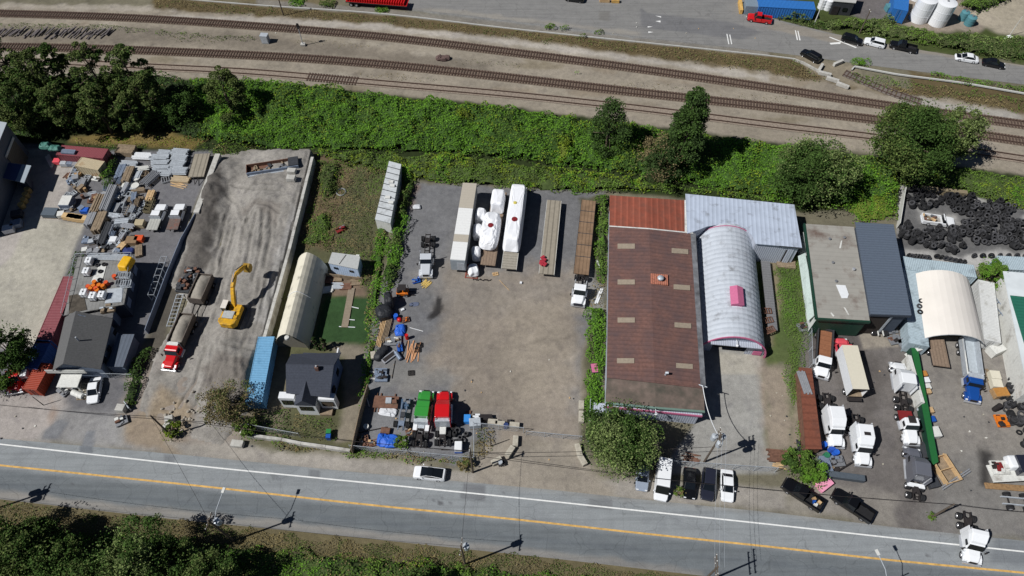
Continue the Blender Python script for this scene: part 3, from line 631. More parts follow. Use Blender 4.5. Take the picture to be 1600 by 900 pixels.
def arch_ring(r0, r1, y0, y1, name, mat, par):
    mb = MB(); pts = []
    for k in range(seg + 1):
        c, s_ = math.cos(math.pi * k / seg), math.sin(math.pi * k / seg) * 1.04
        pts += [(r0 * c, y0, r0 * s_), (r1 * c, y0, r1 * s_), (r1 * c, y1, r1 * s_), (r0 * c, y1, r0 * s_)]
    fs = []
    for k in range(seg):
        for j in range(4): fs.append((k * 4 + j, k * 4 + (j + 1) % 4, k * 4 + 4 + (j + 1) % 4, k * 4 + 4 + j))
    return mb.add(pts, fs).build(name, mat, par)
arch_ring(RQ - .1, RQ + .2, -.12, .0, 'pink_rim', m_pink, qh); arch_ring(RQ - .1, RQ + .16, Lq - .03, Lq + .05, 'pink_rim', m_pink, qh)
arc = [(RQ * .98 * math.cos(math.pi * k / seg), RQ * 1.02 * math.sin(math.pi * k / seg)) for k in range(seg + 1)]
def endwall(poly, name, mat, y=.35, th=.1): return MB().xprism([(p[0], p[1]) for p in poly], y, y + th).build(name, mat, qh)
top_ = [p for p in arc if p[1] > 3.9]
endwall([(4.0 if 0 else 3.8, 3.7)] + top_ + [(-3.8, 3.7)], 'end_wall', m_wsid); endwall([(2.2, 0), (RQ * .97, 0)] + [p for p in arc if 0 < p[1] <= 3.9 and p[0] > 0] + [(3.8, 3.7), (2.2, 3.7)], 'end_wall', m_wsid)
endwall([(-RQ * .97, 0), (-3.2, 0), (-3.2, 3.7), (-3.8, 3.7)] + [p for p in arc if 0 < p[1] <= 3.9 and p[0] < 0], 'end_wall', m_wsid)
MB().box(-3.1, 2.1, 1.2, 1.3, 0, 3.7).build('door', MATS['painted_interior_shade'], qh)  # dark sheet behind the open end, painted as the hut's unlit interior
MB().box(-3.9, 3.9, -.6, .4, 3.55, 3.7).build('door_track', m_wsid, qh); MB().box(3.4, 4.7, .18, .3, .2, 1.3).build('pink_panel', m_pink, qh)
MB().lathe([(0, .2), (.2, .1), (.2, -.1), (0, -.2)], (0, -.75, 4.2)).tube([(0, .3, 4.2), (0, -.7, 4.2)], .05).build('wall_lamp', m_white, qh)
bxy = Lq * .33
MB().xprism([(-.7, bxy - 1.4), (0, 0)], 0, 0) if False else None
bx = MB(); bx.prism([(-.9, bxy - 1.6), (.9, bxy - 1.6), (.9, bxy + 1.6), (-.9, bxy + 1.6)], 5.0, 6.1); bx.build('roof_box', m_pink, qh)
gx_ = MB(); gx_.add([(-1.05, bxy - 1.75, 6.1), (0, bxy - 1.75, 6.6), (1.05, bxy - 1.75, 6.1), (-1.05, bxy + 1.75, 6.1), (0, bxy + 1.75, 6.6), (1.05, bxy + 1.75, 6.1)], [(0, 1, 2), (5, 4, 3), (0, 3, 4, 1), (1, 4, 5, 2), (0, 2, 5, 3)]); gx_.build('roof_box_cap', m_pink, qh)
# flat side platform east of the hut
pf = thing('flatbed_trailer', 'grey flat deck with scrap frames on it, standing between the arched hut and the grass', 'trailer', P(1199, 465), math.atan2((P(1192, 400) - P(1206, 530)).y, (P(1192, 400) - P(1206, 530)).x))
MB().box(-7, 7, -.75, .75, .8, 1.0).build('deck', M('deck_grey', S(112, 112, 114), rough=.8, var=.15, lines=(0, .5, .8, 0)), pf); MB().box(-6.5, 6.5, -.5, -.35, .4, .8).box(-6.5, 6.5, .35, .5, .4, .8).build('frame', m_dgrey, pf)
for x in (-5, -4, 4.2):
    for s in (-1, 1): MB().lathe([(.15, -.12), (.42, -.12), (.42, .12), (.15, .12)], (x, s * .55, .42), 'y').build('wheel', m_black, pf)
# ---------------------------------------------------------------- green trimmed building
m_gfr = M('light_grey_roof', S(150, 147, 140), rough=.9, var=.07, scale=.5, stain=S(104, 88, 80), samt=.35, sscale=.22, lines=(1, .9, .93, 0)); m_blr = M('slate_blue_roof', S(88, 98, 112), rough=.6, var=.08, lines=(1, .5, .88, .3))
gb, q, zt = building('workshop', 'flat grey-roofed workshop with dark green edging and a white west wall', 'workshop', [(1257, 350), (1334, 355), (1359, 503), (1276, 498)], 5.0, M('white_render', S(205, 208, 206), rough=.8, var=.1, stain=S(150, 160, 155), samt=.4), m_gfr)
for s in ((0, 3), (3, 2)):
    A, Bq = q[s[0]], q[s[1]]; d = Bq - A; m = Matrix.Translation(((A.x + Bq.x) / 2, (A.y + Bq.y) / 2, zt + .05)) @ Matrix.Rotation(math.atan2(d.y, d.x), 4, 'Z')
    MB().box(-d.length / 2, d.length / 2, -.2, .12, -.35, .14, m).build('green_fascia', m_green, gb)
onfront(gb, q, .03, .97, .2, 4.4, 'door', m_green, .05)
patch(gb, 'white_roof_patch', m_white, [(1306, 445), (1321, 446), (1326, 460), (1324, 466), (1315, 466), (1311, 457)], 5.12, .04)
for pp in ([(1314, 376), (1316, 376), (1314, 388), (1311, 388)], [(1318, 480), (1321, 481), (1327, 492), (1325, 492)], [(1297, 489), (1299, 488), (1304, 494), (1302, 495)]): patch(gb, 'roof_repair_strip', m_whited, pp, 5.12, .03)
for x, y in ((1296, 374), (1301, 411), (1319, 372), (1306, 440)):
    v = local(gb, x, y, 5.1); MB().lathe([(0, .3), (.22, .28), (.25, .2), (.15, .1), (.15, 0), (0, 0)], tuple(v), n=10).build('roof_vent', m_grey, gb)
v = local(gb, 1333, 422, 5.1); MB().lathe([(0, .5), (.25, .45), (.28, .3), (.15, .2), (.15, 0), (0, 0)], tuple(v), n=10).build('roof_vent', m_chrome, gb)
v = [local(gb, 1247, 400, 2.6), local(gb, 1258, 395, 4.6), local(gb, 1276, 490, 4.6), local(gb, 1262, 502, 2.4)]
MB().add([tuple(p) for p in v] + [(p.x, p.y, p.z - .1) for p in v], [(0, 1, 2, 3), (7, 6, 5, 4), (0, 3, 7, 4), (1, 5, 6, 2), (0, 4, 5, 1), (3, 2, 6, 7)]).build('lean_to_roof', M('mint_white', S(192, 206, 200), rough=.6, var=.1, stain=S(140, 150, 145), samt=.4), gb)
g2, q, zt = building('canopy_building', 'tall slate blue metal roofed bay on the east side of the green trimmed workshop', 'building', [(1336, 347.5), (1396, 351), (1424, 493), (1360, 491)], 6.2, M('slate_wall', S(70, 78, 90), rough=.7, var=.1), m_blr)
onfront(g2, q, .08, .55, 0, 5.2, 'door', MATS['painted_interior_shade']); onfront(g2, q, .0, 1, 5.7, 6.1, 'fascia', M('dark_slate', S(52, 58, 68), var=.1), .35, .1)  # doorway sheet carries the same painted interior shade
onfront(g2, q, .56, .62, 0, 5.4, 'door_frame', m_galv, .1)
# ---------------------------------------------------------------- containers
def corr(name, col, v=.1, st=None): return M(name, col, rough=.6, var=v, lines=(0, .3, .8, .4), stain=st, samt=.35)
m_cor = {'red': corr('container_red', S(132, 70, 76), st=S(110, 52, 56)), 'blue': corr('container_blue', S(108, 160, 196), st=S(80, 130, 165)), 'orange': corr('container_orange', S(150, 58, 36)), 'grey': corr('container_grey_blue', S(168, 184, 192), st=S(120, 132, 138)), 'vblue': corr('container_bright_blue', S(48, 110, 180)),
         'beige': corr('container_beige', S(182, 168, 140), st=S(150, 110, 70)), 'white': corr('container_white', S(205, 206, 204), st=S(160, 158, 150)), 'rust': corr('container_rust', S(120, 62, 46), v=.2, st=S(90, 50, 40)), 'shade': corr('container_shade_tint', S(60, 90, 150))}  # last entry: slate blue stands in for tree shade on the red container
def container(label, p0, p1, w, h, mat, z0=0, group=None, name='shipping_container', L=None):
    c, a, L_ = place(p0, p1, z0 + h, L); c.z = z0; t = thing(name, label, 'container', c, a, group); L_ /= 2; w /= 2
    mb = MB(); n = int(L_ * 2 / .28); xs_ = np.linspace(-L_ + .12, L_ - .12, n); prof = []
    for s in (-1, 1):
        pts = [(x, s * (w - (.0 if k % 2 else .05))) for k, x in enumerate(xs_)]
        if s == -1: side = pts
        else: side2 = pts[::-1]
    mb.prism(side + side2, .1, h - .03); mb.build('body', mat, t)
    f = MB()
    for x in (-L_ + .06, L_ - .06):
        for y in (-w + .02, w - .02): f.box(x - .07, x + .07, y - .07, y + .07, 0, h + .02)
        f.box(x - .07, x + .07, -w + .1, w - .1, h - .1, h + .015)
    for y in (-w + .02, w - .02): f.box(-L_ + .1, L_ - .1, y - .05, y + .05, h - .09, h + .01)
    f.build('frame', mat, t)
    for s in (-1, 1):
        d = MB().box(L_ - .03, L_ + .01, s * w * .5 - w * .45, s * w * .5 + w * .45, .2, h - .15).build('door', mat, t)
        MB().tube([(L_ + .05, s * w * .25, .2), (L_ + .05, s * w * .25, h - .15)], .03, 6).build('locking_bar', m_grey, d)
    return t
container('long red shipping container beside the concrete lot, partly under the tree in the west', (110, 432), (66, 536), 2.4, 2.6, m_cor['red'])
container('slate blue, shade-coloured stretch continuing south from the long red container', (64, 540), (50, 566), 2.4, 2.6, m_cor['shade'], L=5)  # shadowed stretch of the long red container, its shade put into the colour
container('orange-brown container lying along the trucks near the south-west kerb', (68, 567), (46, 608), 2.2, 2.3, m_cor['orange'])
container('red container with green tarps on its roof at the north end of the west yard', (92, 234), (165, 240), 2.5, 2.6, m_cor['red'])
container('rusty beige container just south of the red container with tarps', (122, 252), (158, 259), 2.3, 2.4, m_cor['beige'])
container('sky blue shipping container next to the dark-roofed house', (416, 526), (396, 628), 2.5, 2.6, m_cor['blue'])
container('bright blue ribbed container behind the far fence by the tanks', (1185, 4), (1273, 9), 3, 2.8, m_cor['vblue'])
container('long pale grey container under the west side of the fabric shelter', (1425, 412), (1435, 528), 3.0, 2.8, m_cor['grey'], L=17.6)
container('pale container lying across behind the fabric shelter', (1412, 411), (1524, 424), 2.6, 2.9, m_cor['grey'])
container('white container with open doors under the east side of the fabric shelter', (1541, 440), (1551, 532), 2.5, 2.7, m_cor['white'], L=12)
container('small pale container roof beyond the shrub at the east edge', (1562, 410), (1604, 412), 2.8, 2.8, m_cor['grey'])
# ---------------------------------------------------------------- fabric shelter on containers
m_fab = M('cream_fabric', S(218, 212, 204), rough=.75, var=.04, scale=.3)
sh = [(1436, 421), (1520, 432), (1545, 531), (1451, 522)]
w = PP(sh, 4.0); cc = sum(w, Vector()) / 4; fs_ = thing('fabric_shelter', 'cream fabric arched shelter stretched between two rows of containers', 'shelter', (cc.x, cc.y, 0), 0)
mb = MB(); nseg = 10; rows = []
for a, b in ((w[0], w[1]), (w[3], w[2])):
    for th in (0, -.06): rows.append([((a.lerp(b, k / nseg) - cc).x, (a.lerp(b, k / nseg) - cc).y, 2.8 + 1.9 * (1 - abs(2 * k / nseg - 1) ** 2.0) ** .8 + th) for k in range(nseg + 1)])
order = [rows[0], rows[2], rows[3], rows[1]]; vs = [v for r in order for v in r]; n1 = nseg + 1; fs = []
for r in range(4):
    for k in range(nseg): fs.append((r * n1 + k, ((r + 1) % 4) * n1 + k, ((r + 1) % 4) * n1 + k + 1, r * n1 + k + 1))
mb.add(vs, fs).build('canopy', m_fab, fs_, smooth=False)
for i in (0, 1):
    for r in range(6):
        A = rows[0]; Bq = rows[2]; t_ = r / 5; pts = [Vector(A[k]).lerp(Vector(Bq[k]), t_) - Vector((0, 0, .12)) for k in range(n1)]
        if i == 0: MB().tube(pts, .05, 6).build('hoop', m_galv, fs_)
# ---------------------------------------------------------------- east edge building
eb, q, zt = building('industrial_building', 'long building at the east edge with a white roof margin and green roof', 'building', [(1567, 424), (1760, 440), (1800, 640), (1606, 612)], 4.6, m_whited, M('white_membrane', S(206, 212, 214), rough=.5, var=.08, scale=.5))
patch(eb, 'green_roof', m_teal, [(1578, 462), (1700, 475), (1780, 630), (1622, 612)], 4.72, .12)
# ---------------------------------------------------------------- west buildings
m_gab = M('grey_shingle', S(92, 92, 92), rough=.95, var=.15, scale=4, lines=(1, .3, .92, 0)); m_dsh = M('dark_shingle', S(62, 66, 76), rough=.95, var=.18, scale=4, lines=(1, .35, .9, 0))
ho, q, zt = building('house', 'old house with a grey shingle gable roof and bluish walls in the west yard', 'house', [(101.5, 496), (176, 498), (157, 577), (82, 579)], 4.0, m_wall, m_gab, rise=2.1, axis='y', frac=.37, over=.4)
MB().box(q[2].x - .2, q[2].x + 2.4, q[2].y + 1.2, q[1].y - 2, 2.4, 2.55).build('porch_roof', M('porch_grey', S(88, 96, 108), var=.1, lines=(0, .6, .8, .2)), ho)
MB().box(q[2].x - .2, q[2].x + 2.2, q[2].y + 1.4, q[1].y - 2.2, 0, 2.4).build('porch', m_wall, ho)
for y in (2, -1, -3): MB().box(q[2].x - .4, q[2].x - .35, y, y + 1, 2.7, 3.7).build('window', m_glass, ho)
v = local(ho, 121, 530, 6); MB().tube([v - Vector((0, 0, .4)), v + Vector((0, 0, .6))], .12).build('flue_pipe', m_galv, ho)
MB().box(-4.6, 1.5, q[3].y + .25, q[3].y + .33, 2.6, 3.6).build('white_fascia', m_whited, ho); 
mb = MB(); mb.box(-2.6, .6, q[3].y - 2.0, q[3].y + .2, 2.2, 2.35).box(-2.6, -2.45, q[3].y - 1.95, q[3].y - 1.8, 0, 2.2).box(.45, .6, q[3].y - 1.95, q[3].y - 1.8, 0, 2.2); mb.build('front_porch', m_whited, ho)
m_flat = M('flat_roof_grey', S(128, 128, 126), rough=.9, var=.1, lines=(0, .6, .88, .1), stain=S(100, 98, 94), samt=.4)
fb, q, zt = building('flat_roofed_shop', 'flat-roofed shop covered with white tanks, tyres, orange barrels and a yellow tarp', 'shop', [(122, 402), (209, 400), (194, 476), (100, 494)], 4.0, M('shop_wall', S(56, 62, 74), rough=.8, var=.1), m_flat)
patch(fb, 'roof_sheet', m_whited, [(155, 414), (167, 413), (160, 439), (142, 441)], 4.12, .04); patch(fb, 'roof_sheet', m_galv, [(168, 452), (192, 449), (190, 472), (164, 474)], 4.12, .05)
patch(fb, 'tarred_roof_patch', M('tar_patch', S(78, 72, 64), rough=1, var=.4, scale=1.5), [(108, 462), (130, 458), (136, 484), (108, 490)], 4.12, .03)
fp = MB()
for A, Bq in ((q[0], q[1]), (q[1], q[2]), (q[3], q[0])):
    for k in range(6):
        p = A.lerp(Bq, k / 5); fp.tube([(p.x, p.y, zt), (p.x, p.y, zt + 1)], .04, 6)
    fp.tube([(A.x, A.y, zt + 1), (Bq.x, Bq.y, zt + 1)], .04, 6)
fp.build('railing', m_galv, fb)
for k, (x, y) in enumerate(((218, 420), (215, 440), (206, 462))):
    v = local(fb, x - 6, y, 2.5); MB().cbox((q[1].lerp(q[2], (k + .5) / 3).x - .28, q[1].lerp(q[2], (k + .5) / 3).y, 2.2), (.1, 1.6, 1.2)).build('window', M('pale_window', S(120, 130, 150), rough=.3), fb)
nb, q, zt = building('flat_roofed_annex', 'low dark annex between the shop with tanks on top and the grey-roofed house', 'annex', [(134, 480), (180, 476), (176, 497), (130, 496)], 3.2, m_wall, M('annex_roof', S(92, 92, 94), rough=.9, var=.2, scale=1.2, stain=S(130, 128, 124)))
patch(nb, 'roof_hatch', m_whited, [(142, 474), (157, 473), (153, 486), (141, 487)], 3.3, .25)
lb, q, zt = building('industrial_building', 'tall grey building cut off by the west edge of the picture', 'building', [(-90, 175), (11, 192), (-45, 330), (-160, 320)], 7.6, M('metal_siding', S(104, 108, 116), rough=.7, var=.06, lines=(1, .5, .88, .2)), M('light_roof', S(165, 172, 178), rough=.6, var=.08), over=.1)
cB, cF = q[1], q[2]; d = (cF - cB); L_ = d.length; u = d / L_
m = Matrix.Translation((cB.x, cB.y, 0)) @ Matrix.Rotation(math.atan2(u.y, u.x), 4, 'Z')
MB().box(1.5, 6.2, -.1, .05, 0, 4.8, m).build('door', M('tan_door', S(112, 104, 92), var=.1, lines=(2, .5, .85, .2)), lb); MB().box(1.2, 6.5, .0, .12, 4.8, 5.3, m).build('door_header', m_whited, lb)
sc, q, zt = building('open_canopy', 'small canopy with a half blue half pale roof against the tall west building', 'canopy', [(10, 254), (49, 259), (38, 286), (2, 278)], 3.6, M('canopy_posts', S(80, 84, 92)), M('pale_sheet', S(150, 160, 168), rough=.6, var=.05), over=.8)
patch(sc, 'blue_roof_panel', M('dusk_blue_sheet', S(62, 74, 112), rough=.6, var=.06), [(10, 254), (34, 257), (24, 283), (2, 278)], 3.72, .03)
# ---------------------------------------------------------------- arched tent, trailers, dark house
m_tent = M('tent_fabric', S(206, 200, 182), rough=.7, var=.05, scale=.5, stain=S(160, 155, 140), samt=.15)
a0, a1 = P(480, 395, 4.6), P(446, 523, 4.6); d = a0 - a1; Lt = d.length; wt = (P(475.5, 537, 0) - P(427, 525, 0.6)).length / 2
tt = thing('arched_tent', 'long cream arched fabric tent beside the sand yard', 'tent', (a1.x, a1.y, 0), math.atan2(-d.x, d.y))
prof = [(math.cos(t) * wt * (1 if True else 0), 0.0 + math.sin(t) * 3.9 + (1 - abs(math.cos(t))) * .9) for t in np.linspace(0, math.pi, 17)]
def arch(prof, y0, y1, n, name, mat, par, sag=.06):
    vs = []; 
    for r in range(n + 1):
        y = y0 + (y1 - y0) * r / n; s_ = 1 - sag * (r % 2) / 2
        vs += [(x * s_, y, z * s_) for x, z in prof]
    m_ = len(prof); return MB().add(vs, [(i * m_ + k, i * m_ + k + 1, (i + 1) * m_ + k + 1, (i + 1) * m_ + k) for i in range(n) for k in range(m_ - 1)]).build(name, mat, par, fix=False)
arch(prof, 0, Lt, 18, 'canopy', m_tent, tt, .02); MB().xprism([(x * .99, z * .99) for x, z in prof], Lt - .1, Lt).build('end_panel', m_tent, tt); MB().xprism([(x * .97, z * .97) for x, z in prof], .35, .4).build('end_panel', M('tent_end', S(120, 116, 106), rough=.8, var=.1), tt)
MB().tube([(x, Lt * .5, z + .04) for x, z in prof[4:13]], .05, 6).build('strap', m_white, tt)
MB().lathe([(0, .25), (.35, .2), (.4, -.1), (0, -.2)], (.2, -.3, 4.2)).build('end_lamp', m_whited, tt)
ot, q, zt = building('site_trailer', 'small white office trailer behind the lawn, two little windows in its front', 'trailer', [(519, 394.5), (563, 400), (559, 421), (513, 411.5)], 2.9, M('white_blue_siding', S(178, 196, 220), rough=.6, var=.05, lines=(0, .4, .92, .2)), M('trailer_roof', S(172, 174, 172), rough=.8, var=.08), over=.05)
onfront(ot, q, .15, .28, 1.6, 2.1, 'window', m_glass, .03, ov=.07); onfront(ot, q, .68, .81, 1.6, 2.1, 'window', m_glass, .03, ov=.07)
patch(ot, 'roof_seam', M('seam_dark', S(84, 84, 82)), [(540, 398), (541.5, 398.2), (530.5, 413), (529.5, 412.5)], 2.98, .04); patch(ot, 'roof_seam', m_whited, [(557, 398.5), (562, 399), (561.5, 401), (556.5, 400.5)], 2.98, .2)
lt, q, zt = building('long_shed', 'narrow long shed with a white roof of ten panels, half grown over by bushes', 'shed', [(608, 252), (627, 257), (610, 349), (586, 343)], 2.9, m_whited, M('panel_roof', S(190, 194, 196), rough=.6, var=.1, stain=S(140, 142, 140), samt=.3), over=.05)
for k in range(1, 10):
    a = q[0].lerp(q[3], k / 10); b = q[1].lerp(q[2], k / 10); MB().cbox(((a.x + b.x) / 2, (a.y + b.y) / 2, zt + .1), ((b - a).length, .13, .05), math.atan2((b - a).y, (b - a).x)).build('roof_seam', m_dgrey, lt)
for x, y in ((611, 285), (613, 291), (606, 309), (611, 317)):
    v = local(lt, x, y, 2.98); MB().cbox((v.x, v.y, v.z + .12), (.9, .6, .25), .3).build('roof_hatch', m_whited, lt)
dh, q, zt = building('house', 'dark-roofed house with white front gables between the tent and the gravel yard', 'house', [(455, 553), (533, 551), (515, 621), (447, 614)], 4.3, M('blue_grey_siding', S(92, 110, 142), rough=.8, var=.06, lines=(2, .25, .85, .2)), m_dsh, rise=1.9, axis='x', over=.35, frac=.42)
MB().prism([(q[0].x + .2, q[0].y - 1), (q[0].x + 3.5, q[0].y - 1), (q[0].x + 3.5, q[0].y + 1.0), (q[0].x + 1.4, q[0].y + 1.0)], 2.8, 3.0).build('back_porch_roof', m_dsh, dh)
fx = (q[3].x + q[2].x) / 2 - .4; fy = q[3].y
g = MB(); g.add([(fx - 1.6, fy - 1.6, 3.5), (fx + 1.6, fy - 1.6, 3.5), (fx, fy - 1.6, 5.2), (fx - 1.6, fy + 2.2, 3.5), (fx + 1.6, fy + 2.2, 3.5), (fx, fy + 3.2, 5.3)], [(0, 2, 5, 3), (2, 1, 4, 5), (0, 3, 4, 1), (0, 1, 2), (3, 5, 4)]); g.build('porch_gable_roof', m_dsh, dh)
MB().box(fx - 1.5, fx + 1.5, fy - 1.5, fy + .5, 0, 3.5).build('porch', m_white, dh); MB().box(fx - 1.0, fx + 1.0, fy - 1.56, fy - 1.5, 1.6, 3.0).build('window', m_glass, dh)
for s in (-1, 1):
    x0 = fx + s * 3.0; MB().box(x0 - 1.2, x0 + 1.2, fy - .55, fy + .5, .3, 3.6).build('front_bay', m_white, dh); MB().box(x0 - .9, x0 + .9, fy - .62, fy - .56, 1.4, 2.9).build('window', m_glass, dh)
for y in (-1.5, 1.5): MB().box(q[1].x - .62, q[1].x - .5, y - .5, y + .5, 1.6, 2.8).build('window', m_glass, dh)
v = local(dh, 496, 577, 6); MB().cbox((v.x, v.y, v.z + .3), (.5, .5, 1.0)).build('chimney', M('chimney_brick', S(110, 84, 74)), dh); MB().tube([(v.x + .0, v.y, v.z + .7), (v.x, v.y, v.z + 1.1)], .12).build('chimney_pot', m_galv, dh)
MB().box(fx + 1.6, q[2].x - .3, fy - 1.6, fy + .2, 0, .5).build('deck', m_wood, dh)
MB().box(q[1].x - .8, q[1].x - .6, q[1].y - .2, q[1].y + 1.0, 2.5, 4).build('white_bracket', m_white, dh)
# ================================================================ VEGETATION
def leafquads(c, size, up=.5, rng=NR, asp=.75):
    """one small quad per centre, random orientation biased upward"""
    n = len(c); nrm = rng.normal(size=(n, 3)); nrm[:, 2] = np.abs(nrm[:, 2]) + up; nrm /= np.linalg.norm(nrm, axis=1)[:, None]
    t = np.cross(nrm, rng.normal(size=(n, 3))); t /= np.linalg.norm(t, axis=1)[:, None] + 1e-9; b = np.cross(nrm, t)
    s = (size * rng.uniform(.6, 1.35, n))[:, None]; t = t * s * .5; b = b * s * .5 * asp
    return np.stack([c - t, c - b, c + t, c + b], 1).reshape(-1, 3)
lm = {'oak': leafmat('leaf_deep_green', S(62, 84, 42)), 'olive': leafmat('leaf_olive', S(84, 98, 54)), 'ivy': leafmat('leaf_bramble_green', S(88, 126, 44), .3), 'grass': leafmat('leaf_grass_green', S(90, 116, 50), .32),
      'yellow': leafmat('leaf_yellow_green', S(112, 130, 44), .35), 'dry': leafmat('leaf_dry_grass', S(124, 112, 80), .3), 'con': leafmat('needle_green', S(58, 76, 44)), 'brown': leafmat('leaf_brown_twig', S(112, 102, 76), .4), 'poplar': leafmat('leaf_poplar', S(86, 98, 58)), 'silver': leafmat('leaf_silver', S(104, 118, 74), .45)}
m_bark = M('bark', S(104, 92, 78), rough=.95, var=.25, scale=3)
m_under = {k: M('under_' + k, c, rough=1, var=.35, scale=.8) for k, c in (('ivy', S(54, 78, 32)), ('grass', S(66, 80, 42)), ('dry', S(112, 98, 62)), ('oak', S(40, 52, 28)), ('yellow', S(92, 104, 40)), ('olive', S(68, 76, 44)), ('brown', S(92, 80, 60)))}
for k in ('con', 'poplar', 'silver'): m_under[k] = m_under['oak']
def brush(px, hmax, kind, dens, size, label, hmin=.3, name='undergrowth', cat='undergrowth', lump=3.0, seed=1, mix=None, base=True, edge=1.2, zpx=.3, cl=True):
    poly = [(p.x, p.y) for p in PP(px, zpx)]; xs0, xs1 = min(p[0] for p in poly), max(p[0] for p in poly); ys0, ys1 = min(p[1] for p in poly), max(p[1] for p in poly)
    def H(x, y, s): 
        e = np.clip((s + (fbm(x, y, 1.5, seed + 5, 2) - .5) * 1.2) / edge, 0.02, 1)
        return (hmin + (hmax - hmin) * np.clip(fbm(x, y, lump, seed) * 1.6 - .3, 0, 1) + (hmax * .3) * (vnoise(x, y, .9, seed + 3) - .5)) * np.sqrt(e)
    size *= .74; dens *= 1.75; n = int((xs1 - xs0) * (ys1 - ys0) * dens); x = NR.uniform(xs0, xs1, n); y = NR.uniform(ys0, ys1, n)
    s = sdist(x, y, poly) + (fbm(x, y, 1.8, seed + 9, 3) - .5) * 2.4; k = s > 0
    if cl: k &= NR.uniform(size=n) < .35 + 1.3 * vnoise(x, y, 1.3, seed + 40)
    x, y, s = x[k], y[k], s[k]
    z = H(x, y, s) * NR.uniform(.82, 1.08, len(x)) + .05
    root = None
    if base:
        g_ = .6; X_, Y_ = np.meshgrid(np.arange(xs0 - 1, xs1 + 1, g_), np.arange(ys0 - 1, ys1 + 1, g_)); a_, b_ = X_.ravel(), Y_.ravel(); sv_ = sdist(a_, b_, poly)
        zz_ = np.where(sv_ > 0, H(a_, b_, np.maximum(sv_ - .4, 0)) * .86, 0) - .02; ny_, nx_ = X_.shape
        i_, j_ = np.meshgrid(np.arange(nx_ - 1), np.arange(ny_ - 1)); q = (j_ * nx_ + i_).ravel(); F_ = np.c_[q, q + 1, q + nx_ + 1, q + nx_]; F_ = F_[(sv_[F_] > .45).all(1)]
        if len(F_):
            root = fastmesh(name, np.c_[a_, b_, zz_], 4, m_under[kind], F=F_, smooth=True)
    kinds = [kind] + list((mix or {}).keys()); r_ = NR.uniform(size=len(x)) * .16 + fbm(x, y, 4.0, seed + 77) * .84; lo = 0; verts = []
    thr = np.cumsum([0] + [v for v in (mix or {}).values()]); idx = np.zeros(len(x), int)
    for m_, (t0, t1) in enumerate(zip(thr[:-1], thr[1:])): idx[(r_ > .22 + t0 * .6) & (r_ <= .22 + t1 * .6)] = m_ + 1
    pts = np.c_[x, y, z]; Q = leafquads(pts, size, .8).reshape(-1, 4, 3)
    # all leaves go in the same mesh, one material slot per kind
    order = np.argsort(idx, kind='stable'); Q = Q[order]; idx = idx[order]
    if root:
        me = root.data; V0 = np.empty(len(me.vertices) * 3, np.float32); me.vertices.foreach_get('co', V0); V0 = V0.reshape(-1, 3)
        nF = len(me.polygons); F0 = np.empty(nF * 4, np.int32); me.loops.foreach_get('vertex_index', F0)
        bpy.data.objects.remove(root); V = np.r_[V0, Q.reshape(-1, 3)]; F = np.r_[F0.reshape(-1, 4), np.arange(len(Q) * 4).reshape(-1, 4) + len(V0)]
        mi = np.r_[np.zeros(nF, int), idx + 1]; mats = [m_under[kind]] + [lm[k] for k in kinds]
    else: V = Q.reshape(-1, 3); F = None; mi = idx; mats = [lm[k] for k in kinds]
    o = fastmesh(name, V, 4, None, F=F)
    for m_ in mats: o.data.materials.append(m_)
    o.data.polygons.foreach_set('material_index', mi.astype(np.int32))
    return tag(o, label, cat, kind='stuff')
